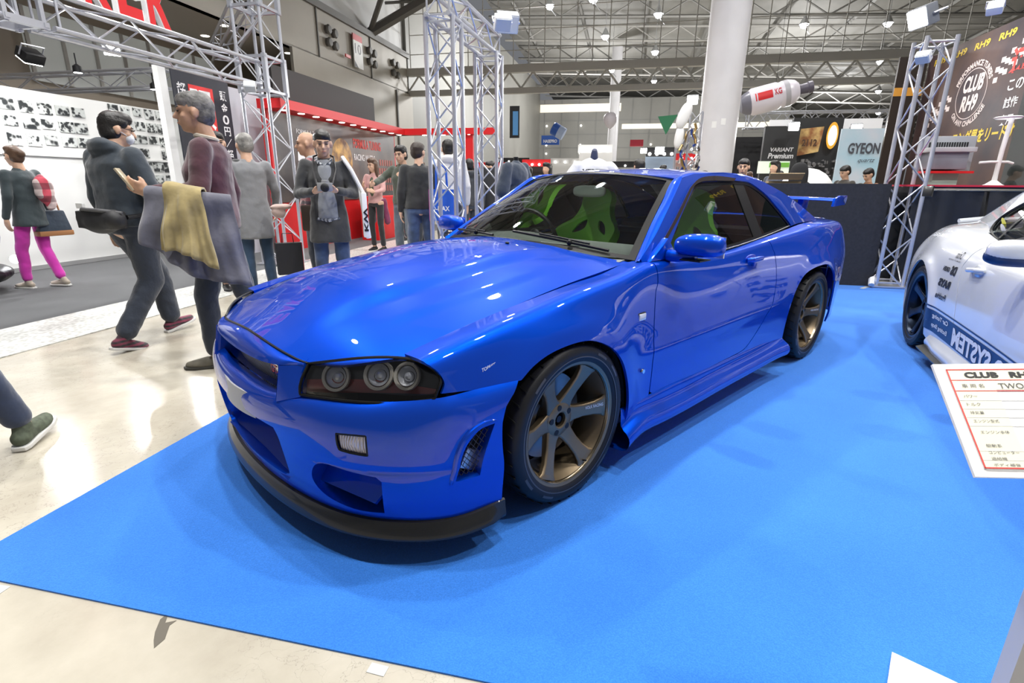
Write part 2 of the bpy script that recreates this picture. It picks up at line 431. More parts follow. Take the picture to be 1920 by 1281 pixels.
kw = dict(d=.018, sv=.085, out=np.array([0, -1., .0]))
ARCHF = curve([(-.292, .590), (-.234, .624), (-.16, .649), (-.073, .662), (.02, .664), (.1, .650), (.2, .603), (.28, .53), (.33, .44), (.358, .35), (.366, .26), (.362, .19)], 4)
ARCHR = curve([(2.15, .19), (2.14, .30), (2.145, .42), (2.175, .52), (2.235, .60), (2.32, .66), (2.43, .692), (2.56, .705), (2.70, .700), (2.82, .665), (2.92, .60), (2.99, .50), (3.02, .40), (3.03, .30), (3.03, .22)], 4)
GAP = [(.568, .19), (.568, .36), (.573, .51), (.597, .66), (.622, .76), (.655, .84), (.672, 1.2)]
GAP = curve(GAP, 4)
top = lambda a, b: [(x, 1.2) for x in np.linspace(a, b, 40)]
fen = patch('front_fender', SIDE, [sz(curve([(-.612, .72), (-.612, .705), (-.585, .678), (-.570, .655), (-.565, .63), (-.580, .604)], 3)+[(-.46, .591), (-.36, .590)]+ARCHF+[(.45, .19)]+GAP+top(.66, -.60))], PAINT, car, **kw)
DR = curve([(1.50, .292), (1.60, .308), (1.72, .392), (1.843, .507), (1.90, .60), (1.935, .72), (1.95, .82), (1.935, .89), (1.925, 1.2)], 4)
door = patch('door', SIDE, [sz([(x+.007, z) for x, z in GAP if z > .30][::-1][::-1][:0]+[(.578, .300), (.60, .288), (1.1, .285)]+DR+top(1.91, .69)+[(x+.007, z) for x, z in GAP[::-1] if z > .31])], PAINT, car, **kw)
quart = patch('quarter_panel', SIDE, [sz([(1.40, .19), (1.40, .275), (1.505, .280)]+[(x+.008, z-.004*(z < .6)) for x, z in DR]+top(1.95, 3.66)+[(3.665, .56), (3.035, .545)]+[q for q in ARCHR[::-1] if not (q[0] > 2.9 and q[1] < .54)]+[(2.0, .19)])], PAINT, car, **kw)
rbs = patch('rear_bumper', SIDE, [sz([(3.015, .54), (3.667, .555), (3.665, .20), (3.03, .22), (3.02, .40)])], PAINT, car, **kw)
# ---- hood
hs = [(x, _side(np.array([x]), np.array([0.]))[0][1]+.005) for x in np.linspace(-.600, .60, 50)]
hf = curve([(-.862, 0), (-.862, -.1), (-.856, -.22), (-.842, -.33), (-.818, -.43), (-.768, -.53), (-.705, -.61), (-.612, -.688)], 5)
hr = curve([(.60, -.685), (.555, -.60), (.50, -.45), (.455, -.22), (.44, 0)], 5)
loop = hf+hs+hr; loop = loop+[(x, -y) for x, y in loop[::-1][1:-1]]
hood = patch('hood', HOOD, [loop], PAINT, car, d=.02, out=np.array([0, 0, 1.]))
# nose strip between hood edge and grille
_nl = Spl([0, .2, .345, .43], [0]*4)
def NOSE(y, t):
    ay = np.abs(y); s = np.sign(y+1e-9)
    xt = np.interp(ay, [q[1]*-1 for q in hf], [q[0] for q in hf])-.004; zt = HOOD(xt, y)[:, 2]-.003
    xb = Spl([0, .2, .3, .345], [-.912, -.905, -.892, -.880])(ay); zb = Spl([0, .2, .345], [.628, .632, .642])(ay)
    w = sst(ay, .34, .44); xb = xb*(1-w)+xt*w-.0; zb = zb*(1-w)+(zt-.006)*w
    b = np.sin(t*PI)*.008
    return np.stack([xt*(1-t)+xb*t-b, y, zt*(1-t)+zb*t+b], -1)
patch('nose_panel', NOSE, [[(-.425, 0), (-.425, 1), (.425, 1), (.425, 0)]], PAINT, car, d=.012, sv=.06, rim=.03, out=np.array([-1., 0, .3]))
ms = MB(); ms.tube([tuple(HOOD(np.array([x]), np.array([y]))[0]+np.array([-.002, 0, -.002])) for x, y in [(x, -y) for x, y in hf[::-1] if abs(y) < .44]+[q for q in hf if abs(q[1]) < .44][1:]], .0045, 6)
ms.build('hood_seal', SEAL, car)
def quadpatch(name, A, B, C_, D_, mat, parent, bulge=0, rim=0, out=(0, -1, 0), d=.015):
    A, B, C_, D_ = map(np.array, (A, B, C_, D_)); n = np.cross(B-A, D_-A); n = n/np.linalg.norm(n)
    if n@np.array(out, float) < 0: n = -n
    S = lambda u, v: ((1-u)*(1-v))[:, None]*A+(u*(1-v))[:, None]*B+(u*v)[:, None]*C_+((1-u)*v)[:, None]*D_+n*(bulge*16*u*(1-u)*v*(1-v))[:, None]
    l = np.linalg.norm(B-A); h = np.linalg.norm(D_-A)
    return patch(name, S, [[(0, 0), (1, 0), (1, 1), (0, 1)]], mat, parent, d=d, su=l, sv=h, rim=rim, out=np.array(out, float))
post = quadpatch('nose_post', (-.884, -.345, .641), (-.822, -.430, .652), (-.864, -.448, .556), (-.907, -.345, .520), PAINT, car, bulge=.002, rim=.02, out=(-1, -.5, 0)); mirror_y(post)
# ---- front bumper
rb = [(8.45, 0), (8.3, .5), (8.15, 1.1), (7.95, 1.7), (7.86, 2.3), (7.83, 3.5), (7.83, 6)]
def mir(l): return [(-u, v) for u, v in l][::-1]
lower = curve([(2.75, 3.62), (3.5, 3.70), (4.15, 3.80), (4.15, 3.80), (4.27, 4.0), (4.27, 4.0), (4.12, 5.6), (4.12, 5.6), (3.3, 5.62), (2.6, 5.3), (2.35, 4.7), (2.45, 4.0)], 4, True)
fog = curve([(3.27, 1.98), (3.33, 1.9), (3.95, 1.86), (4.04, 1.95), (4.05, 2.7), (3.98, 2.82), (3.42, 2.74), (3.3, 2.6)], 3, True)
sduct = curve([(7.66, 2.22), (7.66, 2.22), (7.3, 2.25), (7.02, 2.5), (6.76, 2.95), (6.40, 4.1), (6.40, 4.1), (6.44, 4.2), (7.15, 4.22), (7.15, 4.22), (7.32, 3.4)], 4, True)
mid = curve([(-1.48, 2.72), (-1.48, 2.72), (1.48, 2.72), (1.48, 2.72), (1.58, 3.3), (1.60, 4.8), (1.45, 5.15), (1.1, 5.3), (-1.1, 5.3), (-1.45, 5.15), (-1.60, 4.8), (-1.58, 3.3)], 4, True)
holes = [mid]+[h for l in (lower, fog, sduct) for h in (l, mir(l))]
ft = curve([(1.5, 0), (1.62, 0)], 2)
outer = [(u, 0) for u in np.linspace(-8.45, 8.45, 60)]+rb[1:]+[(u, 6) for u in np.linspace(7.8, -7.8, 60)]+mir(rb)[:-1]
fb = patch('front_bumper', BUMP, [outer]+holes, PAINT, car, d=.0135, su=.15, sv=.078, rim=[.03, .10, .08, .08, .012, .012, .05, .05], out=np.array([-1., 0, 0]))
def rimlip(name, loop, parent, r=.006, mat=PAINT, off=.0, dd=.3):
    q = np.array(loop); P = BUMP(q[:, 0], q[:, 1]); m = MB(); m.tube([tuple(p) for p in P], r, 8, closed=True, cap=False); return m.build(name, mat, parent)
# raised flange round the side duct
for s in (1, -1):
    q = np.array([(7.72, 2.12), (7.35, 2.08), (6.95, 2.3), (6.62, 2.85), (6.25, 4.1), (6.2, 4.3)]); q = np.array(curve(q, 5)); P = BUMP(q[:, 0], q[:, 1])*[1, s, 1]
    m = MB(); m.tube([tuple(p) for p in P], [.003+.008*math.sin(PI*i/(len(P)-1)) for i in range(len(P))], 8); m.build('duct_flange', PAINT, car)
# mesh panels behind the openings
def mesh_panel(name, S, loop, du, dv, r, parent, push):
    q = np.array(loop); lo, hi = q.min(0), q.max(0); m = MB()
    for sgn in (1, -1):
        for c in np.arange(-40, 40):
            pts = []
            for t in np.linspace(0, 1, 28):
                v = lo[1]+(hi[1]-lo[1])*t; u = lo[0]+c*du+sgn*(v-lo[1])*(du/dv); pts.append((u, v))
            pts = np.array(pts); k = inside(pts, q)
            P = S(pts[:, 0], pts[:, 1])+push
            run = []
            for i in range(len(pts)):
                if k[i]: run.append(tuple(P[i]))
                if (not k[i] or i == len(pts)-1):
                    if len(run) > 1: m.tube([run[0], run[-1]] if len(run) < 6 else [run[0], run[len(run)//2], run[-1]], r, 4, cap=False)
                    run = []
    return m.build(name, pm('black_mesh_wire', (.12, .12, .125), .35, .7), parent)
for s, lp in ((1, sduct), (-1, mir(sduct))):
    mesh_panel('duct_mesh', BUMP, lp, .16, .30, .0012, fb, np.array([.012, .022*s, 0]))
    q = np.array(lp); c = BUMP(q[:, 0], q[:, 1]).mean(0); cl = q.mean(0)
    patch('duct_back', BUMP, [[tuple(cl+(q_-cl)*1.15) for q_ in q]], DARK, fb, d=.03, su=.15, sv=.078, rim=0, off=-.049, out=np.array([-1., 0, 0]))
    m = MB(); m.M = Matrix.Translation(Vector((c[0]+.015, c[1]+.055*s, c[2]-.035))); m.box((0, 0, 0), (.07, .05, .07), R=Matrix.Rotation(.5, 3, 'Y')); m.build('oil_cooler', ALU, fb, bevel=.004)
    # lower duct: back and blade
    lw = np.array(lower if s == 1 else mir(lower)); cl = lw.mean(0); big = [tuple(cl+(q_-cl)*1.12) for q_ in lw]
    patch('duct_back', BUMP, [big], DARK, fb, d=.03, su=.15, sv=.078, rim=0, off=-.078, out=np.array([-1., 0, 0]))
    bl = quadpatch('duct_blade', (-.850, -.45*s, .258), (-.762, -.700*s, .236), (-.690, -.715*s, .305), (-.77, -.44*s, .322), PAINT, fb, rim=.014, out=(-.3, 0, 1))
    # fog lamp
    q = np.array(fog if s == 1 else mir(fog)); P = BUMP(q[:, 0], q[:, 1]); cc = P.mean(0); pin = cc+(P-cc)*.93+np.array([.008, 0, 0])
    m = MB(); n = len(pin); m.add([tuple(p) for p in pin]+[tuple(cc+np.array([-.004, 0, 0]))], [(i, (i+1) % n, n) for i in range(n)])
    fm_ = pm('ribbed_lamp_glass', (.75, .68, .72), .18, .35, coat=1, bump=.0); nt = fm_.node_tree
    if 'wv' not in nt.nodes:
        w = nt.nodes.new('ShaderNodeTexWave'); w.name = 'wv'; w.inputs['Scale'].default_value = 38; w.bands_direction = 'Y'; tc = nt.nodes.new('ShaderNodeTexCoord'); bp = nt.nodes.new('ShaderNodeBump'); bp.inputs['Strength'].default_value = .9; bp.inputs['Distance'].default_value = .01
        nt.links.new(tc.outputs['Object'], w.inputs['Vector']); nt.links.new(w.outputs['Fac'], bp.inputs['Height']); nt.links.new(bp.outputs[0], nt.nodes['Principled BSDF'].inputs['Normal'])
    fo = m.build('fog_light', fm_, fb); tag(fo, 'clear ribbed fog light'); m = MB(); m.tube([tuple(cc+(p-cc)*.97) for p in P+np.array([.002, 0, 0])], .0035, 6, closed=True, cap=False); m.build('lamp_seal', SEAL, fo)
# centre intake: sloping floor, grille mesh, side walls
m = MB(); m.add([(-.895, -.325, .208), (-.895, .325, .208), (-.76, .30, .300), (-.76, -.30, .300)], [(0, 1, 2, 3)]); m.add([(-.900, -.336, .415), (-.876, -.338, .212), (-.74, -.29, .22), (-.74, -.29, .44)], [(0, 1, 2, 3)]); m.add([(-.900, .336, .415), (-.876, .338, .212), (-.74, .29, .22), (-.74, .29, .44)], [(3, 2, 1, 0)])
m.build('intake_floor', PAINT, fb, smooth=False)
m = MB(); m.box((-.735, 0, .36), (.02, .62, .2)); m.build('intake_back', DARK, fb)
def flatS(x): return lambda u, v: np.stack([np.full(len(u), x), u, v], -1)
mesh_panel('intake_mesh', flatS(-.752), [(-.29, .30), (.29, .30), (.29, .43), (-.29, .43)], .02, .035, .0013, fb, np.array([0, 0, 0.]))
# plate bracket
m = MB()
for i in range(12):
    y0, y1 = -.17+.34*i/12, -.17+.34*(i+1)/12; x = lambda y: -.948+.02*(y/.17)**2
    m.add([(x(y0), y0, .405), (x(y1), y1, .405), (x(y1)+.003, y1, .495), (x(y0)+.003, y0, .495), (x(y0)+.006, y0, .405), (x(y1)+.006, y1, .405), (x(y1)+.009, y1, .495), (x(y0)+.009, y0, .495)], [(0, 3, 2, 1), (4, 5, 6, 7), (3, 7, 6, 2), (0, 1, 5, 4)])
pl = m.build('plate_bracket', pm('bracket_metal', (.50, .50, .50), .45, .3), car)
for y, z in ((-.13, .425), (-.13, .478), (.13, .425), (.13, .478)): m = MB(); m.sphere((-.944+.012, y, z), (.006, .007, .007), 8); m.build('screw', BLACK, pl)
# ---- carbon lip
pr = [(-.008, .166), (.012, .162), (.020, .140), (.034, .116), (.034, .106), (.02, .098), (-.12, .098)]
us = np.linspace(-7.95, 7.95, 150); Q = BUMP(us, np.full(150, 6.)); Tn = np.gradient(Q, axis=0); Nn = np.stack([Tn[:, 1], -Tn[:, 0]], -1); Nn /= np.linalg.norm(Nn, axis=1)[:, None]
if Nn[75, 0] > 0: Nn = -Nn
vs = []; fs = []; k = len(pr)
for i in range(150):
    fade = 1-.6*sst(np.array([abs(us[i])]), 7.2, 8)[0]
    for o_, z in pr: vs.append((Q[i, 0]+Nn[i, 0]*o_*fade, Q[i, 1]+Nn[i, 1]*o_*fade, z+.012*sst(np.array([abs(us[i])]), 6.2, 8)[0]))
for i in range(149):
    for j in range(k-1): fs.append((i*k+j, (i+1)*k+j, (i+1)*k+j+1, i*k+j+1))
lip = mesh_obj('front_lip', vs, fs, CARB, car, True, sharp=40); tag(lip, 'black carbon fibre front lip')
# ---- headlights
hlo = curve([(.0, .0), (.0, .0), (.25, -.01), (.5, -.01), (.78, .0), (.90, .06), (.965, .25), (.97, .5), (.93, .98), (.93, .98), (.72, 1.05), (.5, 1.02), (.2, .98), (.03, .98), (-.01, .88)], 4, True)
def HLB(s, t):
    P = HL(s, t); return P+np.array([.055, .05, -.0])*(.35+.65*np.sin(np.clip(s, 0, 1)*PI))[:, None]
hl = patch('headlight', HLB, [hlo], pm('lamp_black', (.035, .035, .037), .25, .1), car, d=.016, su=.47, sv=.11, rim=0, out=np.array([-1, -.6, 0.]))
tag(hl, 'clear headlight with black housing and round lamps')
patch('headlight_lens', HL, [hlo], LENS, hl, d=.016, su=.47, sv=.11, rim=0, off=-.003, out=np.array([-1, -.6, 0.]))
red = curve([(.0, .55), (.0, .55), (.3, .62), (.6, .70), (.93, .80), (.93, .80), (.93, .97), (.93, .97), (.5, 1.0), (.0, .96)], 4, True)
patch('amber_reflector_strip', HLB, [red], pm('dark_red_reflector', (.20, .02, .015), .25, .2, coat=1), hl, d=.016, su=.47, sv=.11, rim=0, off=.002, out=np.array([-1, -.6, 0.]))
q = np.array(hlo); P = HL(q[:, 0], q[:, 1]); m = MB(); m.tube([tuple(p) for p in P], .005, 6, closed=True, cap=False); m.build('lamp_seal', SEAL, hl)
for s0, t0, r0, cup in ((.25, .56, .036, 1), (.56, .56, .038, 1), (.775, .55, .034, 0)):
    c = HLB(np.array([s0]), np.array([t0]))[0]; e = 1e-2
    n = np.cross(HLB(np.array([s0+e]), np.array([t0]))[0]-c, HLB(np.array([s0]), np.array([t0+e]))[0]-c); n /= np.linalg.norm(n); n = n if n[0] < 0 else -n
    n = n*.85+np.array([-.15, -.05, .05]); n /= np.linalg.norm(n)
    R = Vector(n).to_track_quat('Z', 'Y').to_matrix().to_4x4(); R.translation = Vector(c)+Vector(n)*.002
    m = MB(); m.M = R
    m.lathe([(r0*.98, -.01), (r0*1.06, .018), (r0*1.32, .020), (r0*1.34, .010)], 32)
    cp = m.build('lamp_ring', pm('champagne_metal', (.66, .61, .52), .35, .15), hl)
    m = MB(); m.M = R; m.lathe([(0.001, -.012), (r0*.45, -.006), (r0*.8, .006), (r0*.95, .014)], 24); m.build('reflector_bowl', pm('reflector_silver', (.70, .70, .72), .3, .3), cp)
    m = MB(); m.M = R; m.sphere((0, 0, .0), (r0*.5, r0*.5, r0*.42), 16); m.build('projector', pm('lamp_crystal', (.62, .63, .68), .08, .3, coat=1), cp)
mirror_y(hl)
# ---- grille
m = MB(); m.box((-.80, 0, .585), (.02, .72, .12)); gb = m.build('grille', DARK, car)
m = MB()
for i in range(46):
    y = -.325+.65*i/45; m.box((-.858+.06*(y/.33)**2*.6, y, .582), (.005, .0055, .110), R=Matrix.Rotation(-.25, 3, 'Y'))
m.build('grille_slat', pm('grille_metal', (.42, .43, .44), .35, .4), gb, smooth=False)
patch('grille_shelf', lambda u, v: np.stack([-.872+.09*v+.035*(u/.34)**2*(1-v)*.6, u, .531-.006*v], -1), [[(-.345, 0), (.345, 0), (.345, 1), (-.345, 1)]], PAINT, gb, d=.02, sv=.09, rim=0, out=np.array([0, 0, 1.]))
for s in (1, -1):
    m = MB(); m.add([(-.884, -.343*s, .645), (-.907, -.343*s, .522), (-.80, -.325*s, .52), (-.80, -.325*s, .64)], [(0, 1, 2, 3)]); m.build('grille_cheek', PAINT, gb, smooth=False)
em = MB(); em.box((-.851, -.226, .588), (.006, .105, .042)); emb = em.build('emblem', CHR, gb, bevel=.002)
text('emblem_letters', 'GT-R', pm('emblem_red', (.5, .01, .02), .3), emb, (-.8555, -.178, .572), (0, -1, 0), (0, 0, 1), w=.096, h=.032, bold=.03)
# ---- windscreen, roof, rails
wl = [(-.985, .015), (.985, .015), (.985, .985), (-.985, .985)]
def wround(l, r=.03): return l
ws = patch('windshield', WSC, [[(a, .01) for a in np.linspace(-.99, .99, 20)]+[(a, .985) for a in np.linspace(.985, -.985, 20)]], GLS, car, d=.03, su=.65, sv=.70, rim=0, out=np.array([-1, 0, 1.]))
band = [[(a, .0) for a in np.linspace(-1., 1., 30)]+[(a, 1.0) for a in np.linspace(1., -1., 30)], [(a, .035) for a in np.linspace(-.955, .955, 30)]+[(a, .965) for a in np.linspace(.95, -.95, 30)]]
patch('window_seal', WSC, band, SEAL, car, d=.02, su=.65, sv=.70, rim=0, off=.003, out=np.array([-1, 0, 1.]))
rw0 = lambda a, b: np.stack([(2.42+.08*(1-a*a))*(1-b)+(3.10+.07*(1-a*a))*b, a*(.508*(1-b)+.575*b), (1.222+.045*(1-a*a))*(1-b)+(.972+.02*(1-a*a))*b+.012*4*b*(1-b)], -1)
rw = patch('rear_window', rw0, [[(-1, 0), (1, 0), (1, 1), (-1, 1)]], GLD, car, d=.04, su=.55, sv=.70, rim=0, out=np.array([1, 0, 1.]))
xr = lambda a: 1.205-.085*(1-a*a)
roof = patch('roof', ROOF, [[(xr(a), a) for a in np.linspace(-1, 1, 30)]+[(2.42+.08*(1-a*a), a) for a in np.linspace(1, -1, 30)]], PAINT, car, d=.03, sv=.53, rim=.006, out=np.array([0, 0, 1.]))
_xa = np.array([.60, .75, .9, 1.05, 1.205, 1.4, 1.7, 2.0, 2.2, 2.42, 2.6, 2.8, 3.0, 3.1, 3.2])
def _edge(x):
    if x < 1.205: b = (x-.615)/(1.205-.615); return WSC(np.array([-1.]), np.array([b]))[0]
    if x < 2.42: return ROOF(np.array([x]), np.array([-1.]))[0]
    b = (x-2.42)/.68; return rw0(np.array([-1.]), np.array([b]))[0]
_B = np.array([_edge(x) for x in _xa]); _A = np.array([GH(np.array([x]), np.array([_gtop(x)]))[0] for x in _xa])
_sa = [Spl(_xa, _A[:, i]) for i in range(3)]; _sb = [Spl(_xa, _B[:, i]) for i in range(3)]
def RAIL(x, t):
    A = np.stack([f(x) for f in _sa], -1); B = np.stack([f(x) for f in _sb], -1); A[:, 2] = _gtop(x); A = GH(x, A[:, 2])
    w = np.sin(np.clip(t, 0, 1)*PI)[:, None]
    return A*(1-t)[:, None]+B*t[:, None]+w*np.array([0, -.007, .009])
patch('roof_rail', RAIL, [[(x, 0) for x in np.linspace(.60, 3.2, 70)]+[(x, 1) for x in np.linspace(3.2, .60, 70)]], PAINT, car, d=.02, sv=.06, rim=0, out=np.array([0, -1, .6]))
z0 = lambda x: Spl([r[0] for r in _ST], [r[2] for r in _ST])(x)
gout = [(x, float(_gtop(x))) for x in np.linspace(.62, 3.28, 70)]+[(x, float(z0([x])[0])-.002) for x in np.linspace(3.28, .62, 70)]
win = curve([(.83, .905), (.83, .905), (1.05, 1.06), (1.27, 1.20), (1.35, 1.238), (1.45, 1.246), (1.74, 1.254), (1.95, 1.252), (2.08, 1.236), (2.27, 1.165), (2.42, 1.07), (2.55, .975), (2.55, .958), (2.50, .952), (2.3, .943), (1.886, .917), (1.458, .892), (1.0, .888)], 4, True)
sf = patch('side_frame', GH, [gout, win], PAINT, car, d=.02, rim=.02, out=np.array([0, -1., 0]))
def shrink(l, k): c = np.array(l).mean(0); return [tuple(c+(np.array(q)-c)*k) for q in l]
fr = curve([(.86, .914), (.86, .914), (1.07, 1.062), (1.285, 1.188), (1.36, 1.222), (1.45, 1.229), (1.74, 1.237), (1.94, 1.236), (2.07, 1.220), (2.255, 1.152), (2.40, 1.062), (2.525, .974), (2.50, .966), (2.3, .957), (1.886, .931), (1.458, .906), (1.0, .902)], 4, True)
patch('window_trim', GH, [win, fr], BLACK, car, d=.015, rim=.01, off=-.008, out=np.array([0, -1., 0]))
B1 = [(1.86, .93), (2.0, .94), (1.96, 1.235), (1.82, 1.238)]
patch('door_pillar', GH, [B1], BLACK, car, d=.02, rim=.008, off=-.010, out=np.array([0, -1., 0]))
sw = patch('side_window', GH, [[q for q in fr if q[0] < 1.93]], GLS, car, d=.04, rim=0, off=-.014, out=np.array([0, -1., 0]))
qw = patch('quarter_window', GH, [[q for q in fr if q[0] > 1.93]], GLD, car, d=.03, rim=0, off=-.012, out=np.array([0, -1., 0]))
vis = [(.682, .892), (.81, .958), (.97, 1.047), (1.191, 1.180), (1.27, 1.222), (1.40, 1.262), (1.60, 1.274), (1.84, 1.264), (1.80, 1.248), (1.49, 1.247), (1.34, 1.232), (1.24, 1.192), (1.075, 1.089), (.95, 1.018), (.73, .892)]
patch('window_visor', GH, [curve([vis[0], vis[0]]+vis[1:7]+[vis[7], vis[7], vis[8], vis[8]]+vis[9:-1]+[vis[-1], vis[-1]], 4, True)], pm('smoked_visor', (.022, .010, .008), .08, 0, coat=1), car, d=.015, rim=.008, off=.008, out=np.array([0, -1., 0]))
# belt seal, trunk, tail
m = MB(); m.tube([tuple(GH(np.array([x]), np.array([z]))[0]+np.array([0, -.004, -.002])) for x, z in [(x, float(z0([x])[0])+.006) for x in np.linspace(.86, 2.5, 24)]], .005, 6); m.build('belt_seal', SEAL, car)
y0 = Spl([r[0] for r in _ST], [r[1] for r in _ST])
tk = [(x, -float(y0([x])[0])+.003) for x in np.linspace(3.10, 3.66, 20)]
tlp = [(3.14, .0)]+[(3.105, -.5)]+tk; tlp = [(3.165, 0), (3.13, -.35), (3.09, -.60)]+tk[1:]+[(3.69, -.3), (3.70, 0)]; tlp = tlp+[(x, -y) for x, y in tlp[::-1][1:-1]]
patch('trunk_lid', lambda x, y: np.stack([x, y, z0(x)+.018*(1-(y/.66)**2)+.01*sst(x, 3.5, 3.68)], -1), [tlp], PAINT, car, d=.03, out=np.array([0, 0, 1.]))
def BACK(y, z): return np.stack([3.67+.035*(1-(y/.65)**2)-.03*np.maximum(z-.8, 0), y, z], -1)
patch('tail_panel', BACK, [[(-.655, .55), (.655, .55), (.62, .9), (.50, .972), (-.50, .972), (-.62, .9)]], PAINT, car, d=.05, out=np.array([1, 0, 0.]))
patch('rear_bumper_skin', BACK, [[(-.655, .20), (.655, .20), (.655, .545), (-.655, .545)]], PAINT, rbs, d=.05, out=np.array([1, 0, 0.]))
for yy in (-.46, -.30, .30, .46):
    m = MB(); m.lathe([(.001, .03), (.06, .028), (.066, .0)], 24, c=(3.69-.02, yy, .80), axis='x'); m.build('tail_light', pm('tail_red', (.5, .01, .01), .15, coat=1), car)
# ---- side skirt
_sk = [(-.858, .289), (-.868, .277), (-.873, .245), (-.890, .222), (-.912, .200), (-.918, .172), (-.905, .142), (-.86, .128), (-.75, .125)]
def _skn():
    rows = []
    for x, dy, dz in ((.335, -.012, -.03), (.40, -.006, -.008), (.60, 0, 0), (1.2, .0, 0), (1.8, -.002, .004), (2.05, -.012, .012), (2.14, -.022, .015)):
        rows.append([(x+(.05*(.289-z) if x < .35 else 0)*-1, y+dy*(.3 if j < 3 else 1), z+dz*(0 if j < 2 else 1)) for j, (y, z) in enumerate(_sk)])
    return rows
_skt = Net([.335, .40, .60, 1.2, 1.8, 2.05, 2.14], list(range(9)), _skn())
sk = patch('side_skirt', lambda u, v: _skt(u, v), [[(.335, 0), (2.14, 0), (2.14, 8), (.335, 8)]], PAINT, car, d=.02, sv=.03, rim=0, out=np.array([0, -1, 0.]))
# ---- small left side fittings
def on_side(x, z, off=0.):
    P = SIDE(np.array([x]), side_v([x], [z]))[0]; e = .01
    N = np.cross(SIDE(np.array([x+e]), side_v([x+e], [z]))[0]-P, SIDE(np.array([x]), side_v([x], [z+e]))[0]-P); N /= np.linalg.norm(N)
    if N[1] > 0: N = -N
    return P+N*off, N
P, N = on_side(.485, .672); m = MB(); m.box((0, 0, 0), (.052, .014, .030)); o = m.build('side_marker', pm('clear_plastic', (.8, .8, .82), .1, .3, coat=1), car, bevel=.004); o.location = P; o.rotation_euler = (0, 0, 0)
tag(o, 'clear side marker lamp'); m = MB(); m.box((0, .003, 0), (.060, .010, .038)); m.build('lamp_seal', SEAL, o, bevel=.004)
P, N = on_side(.475, .432); m = MB(); m.lathe([(.001, .006), (.010, .006), (.012, .0)], 16, axis='y'); m.box((0, -.006, .0), (.030, .004, .010)); o = m.build('badge', CHR, car, smooth=False); o.location = P+N*.006; o.rotation_euler = (PI, 0, 0)
# door handle
P, N = on_side(1.64, .815); hd = MB(); hd.sphere((0, .008, -.004), (.085, .012, .034), 20); dh = hd.build('handle_cup', pm('blue_pearl_recess_shade', (.003, .03, .42), .35, .25, coat=1), door); dh.location = P  # cup in darker body blue, recess shade put into the colour
m = MB(); m.tube([(-.075, -.004, .004), (-.05, -.030, .008), (.0, -.036, .009), (.06, -.032, .008), (.085, -.006, .006)], [.012, .014, .015, .014, .011], 10); m.box((.0, -.018, -.022), (.04, .016, .024)); dg = m.build('door_handle', PAINT, door, bevel=.003); dg.location = P
# ---- door mirror
SUP = lambda a, b, c, e: [((1 if x > 0 else -1)*a*abs(x)**e, (1 if y > 0 else -1)*b*abs(y)**e, (1 if z > 0 else -1)*c*abs(z)**e) for x, y, z in [(math.sin(PI*i/20)*math.cos(2*PI*k/32), math.sin(PI*i/20)*math.sin(2*PI*k/32), math.cos(PI*i/20)) for i in range(21) for k in range(32)]]
def supell(m, c, abc, e=.75, mi=0, R=None, shape=None):
    vs = [Vector(v) for v in SUP(*abc, e)]
    if shape: vs = [Vector(shape(v)) for v in vs]
    vs = [Vector(c)+((R @ v) if R else v) for v in vs]
    fs = [(i*32+k, (i+1)*32+k, (i+1)*32+(k+1) % 32, i*32+(k+1) % 32) for i in range(20) for k in range(32)]
    return m.add(vs, fs, mi)
m = MB(); supell(m, (.80, -.915, .958), (.062, .118, .062), .72, shape=lambda v: (v.x*(1 if v.x < 0 else .62), v.y, (v.z*(1-.10*v.y/.118-.06) if v.z > 0 else v.z*.72)))
mr = m.build('door_mirror', PAINT, car); m = MB(); m.box((.838, -.915, .958), (.006, .20, .095)); m.build('mirror_glass', CHR, mr, bevel=.003)
m = MB(); m.tube([(.80, -.76, .905), (.80, -.82, .905), (.805, -.90, .915)], [.030, .026, .020], 12); m.prism([(.66, .885), (.90, .885), (.86, .93), (.80, .985), (.76, .955)], -.755, -.722, f=lambda x, y, z: (x, z, y)); m.build('mirror_mount', PAINT, mr, bevel=.006)
m = MB(); m.box((.805, -.895, .897), (.10, .10, .006)); m.build('mirror_underside', BLACK, mr)
# decals (cut lettering on fender)
P, N = on_side(-.43, .640, .001)
text('decal_letters', 'TOPRISE', pm('decal_white', (.75, .77, .8), .4), fen, P, (.98, -.03, .16), (0, 0, 1), w=.058, h=.013, bold=.02)
# mirror the left half
for o in (fen, door, quart, rbs, sf, sw, qw, sk, mr): mirror_y(o)
for o in [c for c in car.children if c.name.split('.')[0] in ('roof_rail', 'window_trim', 'door_pillar', 'window_visor', 'belt_seal', 'side_marker')]: mirror_y(o)
# ---- wipers
for y0_, y1_ in ((.10, .62), (-.58, -.02)):
    m = MB(); q = [(a, .055+.012*i) for i, a in enumerate(np.linspace(y0_/.69, y1_/.69, 7))]
    pts = [tuple(WSC(np.array([a]), np.array([.03+.010*i]))[0]+np.array([-.012, 0, .014])) for i, (a, b) in enumerate(q)]
    m.tube(pts, .007, 6); m.tube([(p[0]+.004, p[1], p[2]+.012) for p in pts[1:5]], .005, 6); m.sphere((pts[2][0]-.01, pts[2][1], pts[2][2]), .014, 10); m.build('wiper', BLACK, car)
m = MB(); m.add([tuple(v) for v in [(.43, 0, .938), (.60, -.68, .868), (.66, -.70, .878), (.46, 0, .945), (.60, .68, .868), (.66, .70, .878)]], [(0, 1, 2, 3), (0, 3, 5, 4)])
cw = patch('cowl', lambda a, b: WSC(a, 0*b)+np.stack([-.05*b-.0, 0*a, -.014-.004*b], -1), [[(a, -.6) for a in np.linspace(-1, 1, 20)]+[(a, 1.2) for a in np.linspace(1, -1, 20)]], BLACK, car, d=.03, su=.65, sv=.06, rim=0, out=np.array([0, 0, 1.]))
